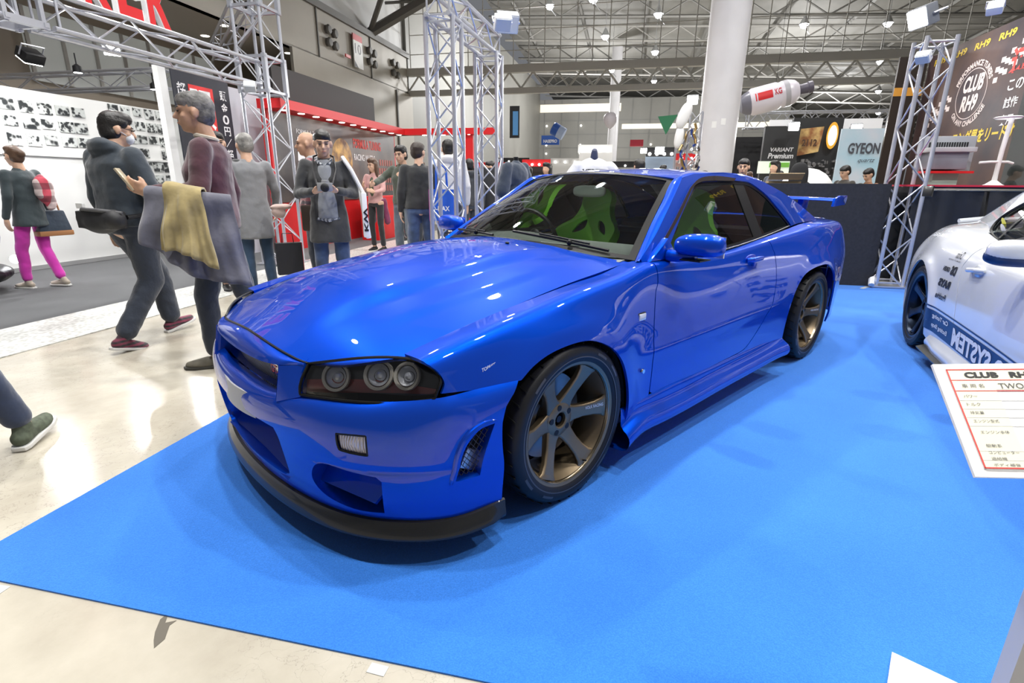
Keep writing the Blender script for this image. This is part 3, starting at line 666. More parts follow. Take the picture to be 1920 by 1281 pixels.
m = MB(); m.sphere((.30, -.18, .0), (.010, .012, .006), 10); o = m.build('washer_nozzle', BLACK, car); o.location = (0, 0, float(HOOD(np.array([.30]), np.array([-.18]))[0, 2])+.004)
# ---- rear wing
m = MB(); sec = [(0, .0), (.03, .016), (.09, .020), (.17, .012), (.24, .0), (.17, -.006), (.09, -.008), (.03, -.008)]
for i, yy in enumerate(np.linspace(-.70, .70, 13)):
    pass
vs = []; fs = []; k = len(sec); ys = np.linspace(-.70, .70, 13)
for yy in ys:
    dz = -.012*(abs(yy)/.7)**2
    for a, b in sec: vs.append((3.40+a, yy, 1.128+b+dz))
for i in range(12):
    for j in range(k): fs.append((i*k+j, i*k+(j+1) % k, (i+1)*k+(j+1) % k, (i+1)*k+j))
m.add(vs, fs); wg = m.build('rear_wing', PAINT, car, sharp=50)
for s in (-1, 1):
    m = MB(); m.prism([(3.36, 1.07), (3.66, 1.08), (3.69, 1.13), (3.68, 1.155), (3.50, 1.155), (3.38, 1.135)], .695*s-.008, .695*s+.012, f=lambda x, y, z: (x, z, y)); m.build('wing_end_plate', PAINT, wg, bevel=.006)
    m = MB(); m.prism([(3.40, .96), (3.56, .96), (3.60, 1.125), (3.46, 1.125)], .42*s-.022, .42*s+.022, f=lambda x, y, z: (x, z, y)); m.build('wing_stay', PAINT, wg, bevel=.008)
patch('panel_gap_shade', SIDE, [sz([(-.58, 1.2)]+[(-.56, .58), (-.30, .58)]+[(x, z+.006) for x, z in ARCHF if z > .22]+[(.40, .20), (2.10, .20)]+[(x, z+.006) for x, z in ARCHR if z > .22]+[(3.10, .23), (3.60, .23)]+top(3.6, -.58))], DARK, car, d=.04, sv=.085, rim=0, off=-.014, out=np.array([0, -1., 0]))  # added black sheet, gives the side panel gaps their shade
patch('hood_gap_shade', HOOD, [[(x+.02*(x < -.5), y*1.01) for x, y in loop]], DARK, car, d=.05, rim=0, off=-.018, out=np.array([0, 0, 1.]))  # added black sheet for the shade in the hood seams
patch('bumper_gap_shade', BUMP, [[(u, .05) for u in np.linspace(8.2, 4.5, 12)]+[(4.5, .9), (8.2, .9)]], DARK, car, d=.04, su=.15, sv=.078, rim=0, off=-.03, out=np.array([-1, -1., 0]))  # added black sheet that darkens the seam above the bumper
for o in [c for c in car.children if c.name.split('.')[0] in ('panel_gap_shade', 'bumper_gap_shade')]: mirror_y(o)
# ---- added black core that blocks light through gaps and wheel arches
m = MB(); m.bx(-.70, -.52, .17, .42, .52, .66); m.bx(-.6, -.70, .50, -.40, .70, .58); m.bx(.42, -.74, .16, 2.10, .74, .22); m.bx(.40, -.80, .2, .56, .80, .84); m.bx(1.95, -.52, .2, 3.55, .52, .70); m.bx(2.25, -.60, .72, 3.5, .60, .86)
m.build('dark_filler_core', DARK, car, smooth=False)
for xc, xl, ry in ((-.01, .375, .42), (2.585, .42, .42)):
    for s in (1, -1):
        m = MB(); vs = []; fs = []
        for i in range(25):
            a = PI*i/24; vs += [(xc-math.cos(a)*(xl+.005), -.86*s, .28+math.sin(a)*.42), (xc-math.cos(a)*(xl+.005), -.50*s, .28+math.sin(a)*.42)]
        for i in range(24): fs.append((2*i, 2*i+1, 2*i+3, 2*i+2))
        m.add(vs, fs); m.bx(xc-xl, -.50*s-.01, .16, xc+xl, -.50*s+.01, .70); m.build('wheel_well', DARK, car)
# ---- cabin
INT = pm('cabin_dark_grey', (.03, .032, .034), .6); DSH = pm('dash_grey', (.17, .18, .17), .55)
def DASH(y, t): return np.stack([.56+.52*t-.14*(1-(y/.68)**2)*(1-t), y, .885+.035*np.sin(t*PI*.8)-.10*np.maximum(t-.85, 0)*4+.02*np.exp(-((np.abs(y-.36)-0)/.2)**2)*sst(t, .4, .9)], -1)
patch('dashboard', DASH, [[(-.66, 0), (.66, 0), (.66, 1), (-.66, 1)]], DSH, car, d=.04, sv=.5, rim=.25, out=np.array([0, 0, 1.]))
m = MB(); m.bx(.60, -.71, .22, 2.1, -.69, .875); m.bx(.60, .69, .22, 2.1, .71, .875); m.bx(1.9, -.6, .22, 1.95, .6, .62); m.bx(2.3, -.56, .6, 2.36, .56, .93); m.bx(2.2, -.62, .86, 3.1, .62, .90); m.bx(1.0, -.12, .22, 1.9, .12, .46); m.build('cabin_trim', INT, car, smooth=False)
GRN = pm('lime_seat_fabric', (.16, .50, .02), .75, bump=.2, bs=200, bd=.002); SBL = pm('seat_black_fabric', (.015, .015, .017), .8)
def seat(y):
    # bucket seat: shell outline swept with thickness
    L = curve([(0, 0), (.20, 0), (.24, .10), (.245, .30), (.22, .42), (.26, .52), (.25, .58), (.17, .64), (.13, .72), (.125, .80), (.08, .85), (0, .865)], 5)
    L = L+[(-a, b) for a, b in L[::-1][1:-1]]
    hole1 = curve([(.055, .66-.03), (.115, .60), (.15, .535), (.10, .545), (.06, .575)], 4, True); hole2 = [(-a, b) for a, b in hole1][::-1]
    th = .26
    def BK(u, v):
        w = .095*(np.abs(u)/.24)**2*np.interp(v, [0, .5, .62, .9], [1, 1.1, .5, .45])
        return np.stack([1.50+math.sin(th)*v-w, y+u, .37+math.cos(th)*v], -1)
    s = patch('seat', BK, [L, hole1, hole2], GRN, car, d=.02, rim=.05, out=np.array([-1., 0, 0]))
    lb = patch('seat_back_shell', lambda u, v: BK(u, v)+np.array([.055, 0, 0]), [L], SBL, s, d=.04, rim=0, out=np.array([1., 0, 0]))
    cm = curve([(0, .02), (.14, .02), (.16, .25), (.13, .40), (0, .43)], 4); cm = cm+[(-a, b) for a, b in cm[::-1][1:-1]]
    patch('lumbar_pad', lambda u, v: BK(u, v)+np.array([-.012, 0, 0]), [cm], SBL, s, d=.025, rim=.01, out=np.array([-1., 0, 0]))
    for h in (hole1, hole2): patch('belt_slot', lambda u, v: BK(u, v)+np.array([.02, 0, 0]), [h], DARK, s, d=.03, rim=0, out=np.array([-1., 0, 0]))
    m = MB(); m.bx(1.0, y-.24, .28, 1.46, y+.24, .36); m.tube([(1.0, y-.24, .40), (1.45, y-.25, .42)], .05, 10); m.tube([(1.0, y+.24, .40), (1.45, y+.25, .42)], .05, 10); m.build('seat_cushion', GRN, s, bevel=.02)
    return s
SO = np.array([.08, 0, .07]); seat(-.37); seat(.36)
m = MB(); R = Matrix.Rotation(-.40, 3, 'Y')
ring = [tuple(Vector((1.06, .36, .90))+R @ Vector((0, .18*math.cos(a), .18*math.sin(a)))) for a in np.linspace(0, 2*PI, 33)[:-1]]
m.tube(ring, .014, 8, closed=True, cap=False); sw_ = m.build('steering_wheel', BLACK, car); m = MB()
for a in (.1, PI-.1, -PI/2): m.rod((1.06, .36, .90), tuple(Vector((1.06, .36, .90))+R @ Vector((0, .17*math.cos(a), .17*math.sin(a)))), .014)
m.sphere((1.055, .36, .90), (.03, .055, .05), 14); m.rod((1.06, .36, .90), (.80, .36, .80), .03); m.build('steering_boss', BLACK, sw_)
m = MB(); supell(m, (1.135, -.005, 1.185), (.018, .12, .034), .6); rv = m.build('rear_view_mirror', pm('mirror_grey', (.30, .33, .31), .4), car); m = MB(); m.rod((1.13, 0, 1.20), (1.16, 0, 1.27), .010); m.build('mirror_stem', BLACK, rv)
# papers on the dash
m = MB(); m.box((.66, -.22, .922), (.13, .19, .004), R=Matrix.Rotation(.15, 3, 'Y')); m.build('dash_sheet', pm('white_paper', (.8, .8, .8), .6), car, smooth=False)
# ---- wheels
def make_wheel():
    w = empty('wheel'); W = .262
    tp = [(.246, -W*.44), (.258, -W*.49), (.285, -W*.515), (.308, -W*.50), (.321, -W*.44), (.3265, -W*.30), (.3272, 0), (.3265, W*.30), (.321, W*.44), (.308, W*.50), (.285, W*.515), (.258, W*.49), (.246, W*.44)]
    m = MB(); m.lathe(tp, 96, axis='y'); t = m.build('tyre', RUB, w, sharp=60)
    m = MB()
    for yy in (-.07, -.025, .025, .07): m.lathe([(.3276, yy-.004), (.3276, yy+.004)], 64, axis='y')
    for k in range(36):
        a = 2*PI*k/36
        for s in (-1, 1):
            R = Matrix.Rotation(-a, 3, 'Y'); p = R @ Vector((.3245, s*.094, 0)); m.box(p, (.004, .055, .005), R=R @ Matrix.Rotation(.25*s, 3, 'X'))
    m.build('tread_groove', pm('tread_dark', (.003, .003, .003), .9), t, smooth=False)
    m = MB(); m.lathe([(.272, -W*.5105), (.2745, -W*.5125), (.277, -W*.5105)], 96, axis='y')
    for a0 in (.5, .9, 2.2, 3.6, 4.1, 5.3): m.lathe([(.288, -W*.518), (.298, -W*.512)], 10, axis='y', a0=a0, a1=a0+.22)
    m.build('sidewall_marking', pm('sidewall_ring', (.06, .06, .065), .35), t)
    # rim barrel: outer face towards -y
    rp = [(.246, W*.43), (.254, W*.47), (.252, W*.42), (.238, W*.36), (.225, W*.2), (.222, -W*.18), (.228, -W*.30), (.236, -W*.40), (.240, -W*.455), (.2555, -W*.475), (.2575, -W*.46), (.256, -W*.44)]
    m = MB(); m.lathe(rp, 96, axis='y'); r = m.build('rim', BRZ, w, sharp=30); tag(r, 'bronze six-spoke alloy rim')
    m = MB(); m.lathe([(.2360, -W*.405), (.2385, -W*.45), (.2415, -W*.4605), (.2365, -W*.43)], 96, axis='y'); m.build('rim_lip', pm('machined_lip', (.30, .25, .18), .25, 1), r)
    for k in range(6):
        a = 2*PI*k/6+.03; m = MB(); R = Matrix.Rotation(-a, 4, 'Y'); m.M = R
        st = [(.055, .046, -.058, .040), (.085, .034, -.062, .036), (.13, .0285, -.075, .033), (.18, .031, -.092, .028), (.215, .040, -.103, .026), (.234, .056, -.108, .022)]
        vs = []; fs = []
        for (r_, hw, y_, th_) in st:
            vs += [(r_, y_, -hw*.78), (r_, y_, hw*.78), (r_, y_+.006, hw), (r_, y_+th_, hw*.85), (r_, y_+th_, -hw*.85), (r_, y_+.006, -hw)]
        for i in range(len(st)-1):
            for j in range(6): fs.append((i*6+j, i*6+(j+1) % 6, (i+1)*6+(j+1) % 6, (i+1)*6+j))
        fs += [(5, 4, 3, 2, 1, 0), tuple(30+j for j in range(6))]
        m.add(vs, fs); m.build('spoke', BRZ, r, bevel=.0025, sharp=40)
    m = MB(); m.lathe([(.030, -.035), (.030, -.062), (.036, -.066), (.062, -.064), (.075, -.056), (.080, -.040), (.080, .02)], 48, axis='y'); h = m.build('hub_face', BRZ, r)
    m = MB(); m.lathe([(.001, -.02), (.024, -.022), (.028, -.05), (.031, -.05)], 24, axis='y'); m.rod((0, -.03, 0), (0, -.055, 0), .014, 16); m.build('hub_centre', BLACK, h)
    for k in range(5):
        m = MB(); a = 2*PI*k/5+.5; m.rod((.053*math.cos(a), -.0655, .053*math.sin(a)), (.053*math.cos(a), -.05, .053*math.sin(a)), .0125, 14); m.build('lug_recess', pm('lug_black', (.004, .004, .004), .6), h)
    m = MB(); m.lathe([(.075, -.0), (.178, -.0), (.178, .028), (.075, .028)], 64, axis='y', closed=True); m.lathe([(.001, -.03), (.075, -.03), (.085, 0)], 32, axis='y'); m.build('brake_disc', pm('brake_steel', (.32, .32, .31), .35, .9), w)
    m = MB(); m.lathe([(.11, -.028), (.185, -.028), (.187, .05), (.11, .05)], 14, axis='y', closed=True, a0=2.4, a1=3.6); m.build('brake_caliper', pm('caliper_grey', (.10, .095, .09), .4, .5), w)
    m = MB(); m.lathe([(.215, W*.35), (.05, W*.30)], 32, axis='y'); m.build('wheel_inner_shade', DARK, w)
    # spoke lettering on the spoke pointing rearwards
    a = .03; c, s_ = math.cos(a), math.sin(a)
    text('spoke_letters', 'VOLK RACING', pm('decal_white', (.75, .77, .8), .4), r, (.128*c-(-.016)*0, -.0, 0), (c, 0, s_), (0, 0, 1), w=.085, h=.014, f=lambda x, y: np.stack([(.135+x)*c-(y+.004)*s_, -.0775-(x)*.31-.0014, (.135+x)*s_+(y+.004)*c], -1), bold=.02)
    m = MB(); m.rod((.228*math.cos(-1.1), -.10, .228*math.sin(-1.1)), (.215*math.cos(-1.1), -.125, .215*math.sin(-1.1)), .004, 8); m.build('valve_stem', BLACK, r)
    return w
wh = make_wheel(); wh.parent = car
def mirror_tree(w):
    c = empty(w.name.split('.')[0])
    for ch in w.children: mirror_y(ch, parent=c)
    return c
wr = mirror_tree(wh); wr.parent = car
def dupw(o):
    c = o.copy(); COL.objects.link(c); c.parent = car
    def rec(s, d):
        for ch in s.children:
            k = ch.copy(); COL.objects.link(k); k.parent = d; rec(ch, k)
    rec(o, c); return c
wh2 = dupw(wh); wr2 = dupw(wr)
YW = -.887+.262*.515
wh.location = (0, YW, .3272); wh2.location = (WB, YW, .3272); wr.location = (0, -YW, .3272); wr2.location = (WB, -YW, .3272)
wh.rotation_euler = (0, 0, 0); wh2.rotation_euler = (0, .04, 0)
# ================= the hall =================
def st(o): o['kind'] = 'structure'; return o
def hmesh(name, vs, fs, mat, parent=None, smooth=False): return mesh_obj(name, [tuple(Hp(*v)) for v in vs], fs, mat, parent, smooth)
def hbox(name, a0, b0, z0, a1, b1, z1, mat, parent=None, bevel=0):
    m = hall_mb(); m.bx(min(a0, a1), min(b0, b1), min(z0, z1), max(a0, a1), max(b0, b1), max(z0, z1)); return m.build(name, mat, parent, smooth=bool(bevel), bevel=bevel)
# -- floor: polished concrete
def concrete():
    m = pm('polished_concrete', (.50, .46, .38), .22); nt = m.node_tree; b = nt.nodes['Principled BSDF']; N = nt.nodes.new; L = nt.links.new
    tc = N('ShaderNodeTexCoord'); n1 = N('ShaderNodeTexNoise'); n1.inputs['Scale'].default_value = 1.3; n1.inputs['Detail'].default_value = 8; n1.inputs['Roughness'].default_value = .65
    cr = N('ShaderNodeValToRGB'); e = cr.color_ramp.elements; e[0].position = .3; e[0].color = (.38, .34, .27, 1); e[1].position = .68; e[1].color = (.57, .53, .44, 1)
    v = N('ShaderNodeTexVoronoi'); v.feature = 'DISTANCE_TO_EDGE'; v.inputs['Scale'].default_value = 5.5; n2 = N('ShaderNodeTexNoise'); n2.inputs['Scale'].default_value = 6; n2.inputs['Detail'].default_value = 6
    ad = N('ShaderNodeVectorMath'); ad.operation = 'ADD'; L(tc.outputs['Object'], ad.inputs[0]); L(n2.outputs['Color'], ad.inputs[1])
    L(ad.outputs[0], v.inputs['Vector']); mr = N('ShaderNodeMapRange'); mr.inputs[2].default_value = .012; mr.inputs[3].default_value = .55; mr.inputs[4].default_value = 1
    L(v.outputs['Distance'], mr.inputs[0]); L(tc.outputs['Object'], n1.inputs['Vector']); L(tc.outputs['Object'], n2.inputs['Vector']); L(n1.outputs[0], cr.inputs[0])
    n3 = N('ShaderNodeTexNoise'); n3.inputs['Scale'].default_value = .9; L(tc.outputs['Object'], n3.inputs['Vector']); r3 = N('ShaderNodeMapRange'); r3.inputs[1].default_value = .38; r3.inputs[2].default_value = .52; L(n3.outputs[0], r3.inputs[0])
    mxv = N('ShaderNodeMix'); mxv.inputs[2].default_value = 1.0; L(r3.outputs[0], mxv.inputs[0]); L(mr.outputs[0], mxv.inputs[3]); mxv.inputs[2].default_value = 1
    mx = N('ShaderNodeMix'); mx.data_type = 'RGBA'; mx.blend_type = 'MULTIPLY'; mx.inputs[0].default_value = 1; L(cr.outputs[0], mx.inputs[6]); L(mxv.outputs[0], mx.inputs[7]); L(mx.outputs[2], b.inputs['Base Color'])
    n4 = N('ShaderNodeTexNoise'); n4.inputs['Scale'].default_value = 14; n4.inputs['Detail'].default_value = 5; L(tc.outputs['Object'], n4.inputs['Vector']); r4 = N('ShaderNodeMapRange'); r4.inputs[3].default_value = .09; r4.inputs[4].default_value = .26; L(n4.outputs[0], r4.inputs[0]); L(r4.outputs[0], b.inputs['Roughness'])
    return m
def carpet(name, c, c2, ns=260):
    m = pm(name, c, .95, 0, sheen=.25, spec=.15); nt = m.node_tree; b = nt.nodes['Principled BSDF']; N = nt.nodes.new; L = nt.links.new
    tc = N('ShaderNodeTexCoord'); n = N('ShaderNodeTexNoise'); n.inputs['Scale'].default_value = ns; n.inputs['Detail'].default_value = 2; n2 = N('ShaderNodeTexNoise'); n2.inputs['Scale'].default_value = 1.7; n2.inputs['Detail'].default_value = 5
    L(tc.outputs['Object'], n.inputs['Vector']); L(tc.outputs['Object'], n2.inputs['Vector']); ad = N('ShaderNodeMath'); ad.operation = 'MULTIPLY_ADD'; ad.inputs[1].default_value = .65; L(n.outputs[0], ad.inputs[0]); h = N('ShaderNodeMath'); h.operation = 'MULTIPLY'; h.inputs[1].default_value = .35; L(n2.outputs[0], h.inputs[0]); L(h.outputs[0], ad.inputs[2])
    mr = N('ShaderNodeMapRange'); mr.inputs[1].default_value = .36; mr.inputs[2].default_value = .64; L(ad.outputs[0], mr.inputs[0])
    mx = N('ShaderNodeMix'); mx.data_type = 'RGBA'; mx.inputs[6].default_value = c+(1,); mx.inputs[7].default_value = c2+(1,); L(mr.outputs[0], mx.inputs[0]); L(mx.outputs[2], b.inputs['Base Color'])
    bp = N('ShaderNodeBump'); bp.inputs['Strength'].default_value = .35; bp.inputs['Distance'].default_value = .004; L(n.outputs[0], bp.inputs['Height']); L(bp.outputs[0], b.inputs['Normal']); return m
st(hmesh('floor', [(-13, -9, 0), (45, -9, 0), (45, 120, 0), (-13, 120, 0)], [(0, 1, 2, 3)], concrete()))
BLUEC = carpet('blue_carpet', (.022, .148, .54), (.038, .208, .71))
o = hbox('carpet', -1.20, -1.36, .0005, 8.6, 5.6, .006, BLUEC); tag(o, 'bright blue booth carpet under the blue coupe, edge taped to the concrete', 'carpet')
o = hbox('carpet', -12.4, -1.5, .0005, -4.29, 13.7, .006, carpet('grey_carpet', (.055, .058, .062), (.085, .088, .092))); tag(o, 'charcoal grey carpet in front of the white photo wall', 'carpet')
def tread():
    m = pm('tread_plate', (.50, .50, .47), .35, .1); nt = m.node_tree; b = nt.nodes['Principled BSDF']; N = nt.nodes.new; L = nt.links.new
    tc = N('ShaderNodeTexCoord'); v = N('ShaderNodeTexVoronoi'); v.inputs['Scale'].default_value = 26; L(tc.outputs['Object'], v.inputs['Vector']); r = N('ShaderNodeMapRange'); r.inputs[1].default_value = .2; r.inputs[2].default_value = .6; L(v.outputs['Distance'], r.inputs[0])
    mx = N('ShaderNodeMix'); mx.data_type = 'RGBA'; mx.inputs[6].default_value = (.36, .36, .33, 1); mx.inputs[7].default_value = (.60, .60, .57, 1); L(r.outputs[0], mx.inputs[0]); L(mx.outputs[2], b.inputs['Base Color']); return m
o = hbox('cable_cover', -4.28, -3, .0005, -3.45, 9, .008, tread()); tag(o, 'pale patterned floor strip running along the grey carpet', 'floor strip')
TP = pm('white_tape', (.52, .53, .52), .5)
for a, b, rz, l, lab in ((-.955, -1.385, .05, .05, 'short white tape strip at the left tip of the blue carpet'), (.325, -1.385, -.05, .05, 'short white tape strip at the front edge of the blue carpet'), (3.86, 5.03, .9, .22, 'white tape strip on blue carpet at foot of the black partition')):
    m = MB(); m.box((0, 0, 0), (l, .03 if l < .1 else .05, .001)); o = m.build('tape_strip', TP, None, smooth=False); o.location = Hp(a, b, .0075 if b > 0 else .0012); o.rotation_euler = (0, 0, HROT+rz); tag(o, lab, 'tape')
m = MB(); m.prism([(0, 0), (.03, .012), (.055, .055), (.075, .06), (.05, .075), (.07, .11), (.045, .10), (.02, .06), (.008, .03)], 0, .0006); o = m.build('floor_stain', pm('stain', (.12, .105, .08), .6), None, smooth=False); o.location = Hp(-.30, -1.46, .0006); o.rotation_euler = (0, 0, .1); tag(o, 'small dark stain on the concrete in front of the carpet', 'stain')
# -- left building
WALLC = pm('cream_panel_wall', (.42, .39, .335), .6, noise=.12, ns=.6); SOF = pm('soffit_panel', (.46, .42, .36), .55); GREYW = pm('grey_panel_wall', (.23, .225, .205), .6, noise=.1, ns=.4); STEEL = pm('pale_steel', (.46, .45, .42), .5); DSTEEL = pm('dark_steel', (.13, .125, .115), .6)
def wallq(name, A, B, C_, D_, mat): return st(hmesh(name, [A, B, C_, D_], [(0, 1, 2, 3)], mat))
hb = hbox('wall_left_upper', -9.9, 4, 5.25, -9.7, 23, 6.76, WALLC); st(hb)
st(hbox('trim_1', -9.95, 4, 6.76, -9.6, 23, 6.98, DSTEEL))
st(hbox('wall_left', -12.7, -2, 0, -12.5, 23, 5.25, pm('tan_wall', (.36, .31, .25), .6, noise=.1, ns=.5)))
st(hbox('ceiling_soffit', -12.5, -2, 5.25, -9.7, 23, 5.32, SOF))
st(hbox('wall_left_far', -9.95, 23, 0, -9.75, 60, 11.5, GREYW))
st(hbox('wall_left_inner', -9.72, 13.8, 0, -9.62, 23.2, 5.25, WALLC))
for b in (8.2, 12.2, 15.4, 19.2, 22.9): m = hbox('trim_2', -9.69, b, 5.25, -9.66, b+.05, 6.76, DSTEEL); st(m)
st(hbox('trim_3', -9.6, 21.3, 0, -9.55, 21.4, 5.2, DSTEEL))
m = hbox('window_1', -12.45, 8, 3.4, -12.4, 13.7, 4.9, pm('lit_glazing', (.30, .31, .31), .2, emit=(.9, .92, .85), es=.25)); st(m)
for i in range(8): hbox('window_mullion', -12.40, 8+i*.8, 3.4, -12.36, 8.08+i*.8, 4.9, STEEL, m)
# downlights in the soffit
DLM = pm('downlight_glow', (1, .95, .85), .5, emit=(1, .93, .80), es=9)
k = 0
for a, b in ((-10.2, 6.7), (-11.2, 8.0), (-10.6, 9.6), (-10.1, 11.5), (-11.4, 12.3), (-10.3, 14.6), (-11.0, 16.6), (-10.3, 18.8), (-10.9, 20.8)):
    m = MB(); m.lathe([(.001, 0), (.10, 0), (.12, .012)], 20); o = m.build('recessed_downlight', [DLM], None); o.location = Hp(a, b, 5.24); tag(o, 'round recessed downlight in the soffit of the left building', 'downlight', 'recessed downlights in the left soffit')
# round ventilation nozzles in clusters of four pairs
for b in (9.6, 11.6, 16.0, 19.0, 21.2):
    if b in (9.6, 11.6, 20.8, 17.9, 16.0):
        pass
    for i, (db, z) in enumerate(((0, 6.25), (.42, 6.22), (0, 5.86), (.42, 5.83))):
        m = MB(); m.M = Matrix.Translation(Hp(-9.70, b+db, z)) @ Matrix.Rotation(HROT, 4, 'Z'); m.lathe([(.10, .0), (.13, .0), (.14, .10), (.16, .11), (.12, .16), (.04, .17), (.001, .165)], 18, axis='x'); o = m.build('air_nozzle', DSTEEL, None); tag(o, 'dark round air nozzle on the cream wall band', 'air vent', 'round air nozzles on the cream wall band')
# sign '10'
m = empty('hall_number_sign', Hp(-9.6, 18.0, 5.42), HROT, 'hanging white hall number sign reading 10 with red top', 'sign')
def lbx(name, x0, y0, z0, x1, y1, z1, mat, parent, bevel=0):
    q = MB(); q.bx(x0, y0, z0, x1, y1, z1); return q.build(name, mat, parent, smooth=bool(bevel), bevel=bevel)
WHT = pm('white_board', (.78, .78, .77), .5); REDM = pm('booth_red', (.62, .012, .016), .45); INK = pm('black_ink', (.01, .01, .012), .5)
lbx('sign_board', -.02, -.34, 0, .02, .34, 1.12, WHT, m); lbx('sign_header', -.025, -.34, .92, .025, .34, 1.13, REDM, m)
text('sign_letters', '10', INK, m, (.024, -.24, .48), (0, 1, 0), (0, 0, 1), w=.46, h=.34); 
q = MB(); q.prism([(-.34, 0), (-.05, 0), (-.34, .22)], .022, .026, f=lambda x, y, z: (z, x, y)); q.build('corner_mark', INK, m)
o = hbox('direction_plate', -9.6, 17.0, 5.62, -9.56, 17.35, 5.72, REDM); tag(o, 'small red plate on cream wall band near the hall number', 'sign')
# -- back wall
bw = wallq('wall_back', (-9.8, 60, 0), (16, 60, 0), (16, 60, 10.2), (-9.8, 60, 10.2), GREYW)
m = hall_mb()
for a in np.arange(-9.2, 16, 1.9): m.bx(a, 59.93, 0, a+.06, 59.98, 10.2)
for z in (2.2, 4.0, 5.2, 6.6, 8.0): m.bx(-9.7, 59.93, z, 16, 59.98, z+.05)
st(m.build('trim_4', pm('panel_joint', (.2, .2, .19), .6), None, smooth=False))
m = st(hmesh('window_2', [(-9.7, 59.9, 8.9), (-.9, 59.9, 8.9), (-.9, 59.9, 9.7), (-9.7, 59.9, 9.7)], [(0, 1, 2, 3)], pm('clerestory_glow', (.8, .75, .62), .4, emit=(1, .9, .72), es=.9)))
m = st(hmesh('window_3', [(-.7, 59.9, 7.1), (16, 59.9, 7.1), (16, 59.9, 7.6), (-.7, 59.9, 7.6)], [(0, 1, 2, 3)], MATS['clerestory_glow']))
WL = pm('wall_lamp_glow', (1, 1, .95), .5, emit=(1, .97, .9), es=6)
for a in np.arange(-8.9, 8, 3.8):
    for z in (3.1, 4.6, 5.5, 7.5):
        if a > -1.5 and z > 6: continue
        m = MB(); m.sphere((0, 0, 0), .11, 8); o = m.build('wall_light', WL, None); o.location = Hp(a, 59.8, z); tag(o, 'tiny round wall light on the grey back wall', 'light', 'small round lights on the grey back wall')
# -- roof
CEIL = pm('roof_sheet', (.20, .195, .18), .7, noise=.25, ns=.5)
zr_ = lambda a, b: 14.2-.050*(b-23)-.045*(a+10)
st(hmesh('ceiling', [(-9.9, 23, zr_(-9.9, 23)), (60, 23, zr_(60, 23)), (60, 130, zr_(60, 130)), (-9.9, 130, zr_(-9.9, 130))], [(3, 2, 1, 0)], CEIL))
st(hmesh('ceiling_front', [(-9.9, -3, 9.6), (16, -3, 9.6), (16, 23, 9.6), (-9.9, 23, 9.6)], [(3, 2, 1, 0)], pm('pale_ceiling', (.34, .335, .32), .7, noise=.3, ns=.35)))
st(hbox('wall_ceiling_step', -9.9, 22.95, 9.55, 30, 23.05, 10.2, STEEL))
st(hbox('wall_left_top', -10.0, 4, 6.98, -9.9, 23, 9.6, pm('white_gable', (.55, .55, .54), .6)))
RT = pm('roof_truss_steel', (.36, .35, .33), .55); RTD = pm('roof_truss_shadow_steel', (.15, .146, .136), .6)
for i, b in enumerate(np.arange(27, 112, 5.0)):
    m = hall_mb(); a1 = min(58, 16+b*.55); n = int((a1+9.5)/1.6); h = .95
    za = [zr_(-9.5+(a1+9.5)*j/n, b)-.35 for j in range(n+1)]; aa = [-9.5+(a1+9.5)*j/n for j in range(n+1)]
    m.rod((aa[0], b, za[0]), (aa[-1], b, za[-1]), .09, 4); m.rod((aa[0], b, za[0]-h), (aa[-1], b, za[-1]-h), .09, 4)
    for j in range(n): m.rod((aa[j], b, za[j]-(h if j % 2 else 0)), (aa[j+1], b, za[j+1]-(0 if j % 2 else h)), .05, 4)
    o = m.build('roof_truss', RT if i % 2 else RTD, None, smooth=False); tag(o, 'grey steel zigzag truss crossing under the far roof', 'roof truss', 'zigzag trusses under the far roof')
for i, a in enumerate(np.arange(-8, 42, 4.5)):
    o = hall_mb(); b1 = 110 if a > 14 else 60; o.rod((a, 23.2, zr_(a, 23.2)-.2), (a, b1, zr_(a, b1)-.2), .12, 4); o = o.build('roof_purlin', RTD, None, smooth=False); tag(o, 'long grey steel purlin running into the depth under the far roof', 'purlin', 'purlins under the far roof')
# near ceiling beams
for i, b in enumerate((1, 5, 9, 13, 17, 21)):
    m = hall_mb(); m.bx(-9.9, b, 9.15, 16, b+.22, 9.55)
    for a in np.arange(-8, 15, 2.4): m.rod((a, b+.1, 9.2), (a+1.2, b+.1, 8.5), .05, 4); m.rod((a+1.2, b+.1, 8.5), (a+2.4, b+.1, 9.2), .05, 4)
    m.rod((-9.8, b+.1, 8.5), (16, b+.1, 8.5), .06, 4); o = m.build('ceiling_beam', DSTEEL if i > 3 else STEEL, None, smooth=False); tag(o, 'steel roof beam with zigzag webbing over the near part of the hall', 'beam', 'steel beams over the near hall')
for b in (9.5, 14.5, 19.5):
    m = hall_mb(); m.rod((-9.8, b, 7.0), (-5.2, b+1.2, 9.5), .20, 6); m.rod((-9.8, b, 7.0), (-7.2, b-2.2, 9.5), .10, 6); o = m.build('roof_strut', DSTEEL, None); tag(o, 'heavy dark inclined roof strut rising from the cream wall band', 'strut', 'inclined roof struts above the cream wall')
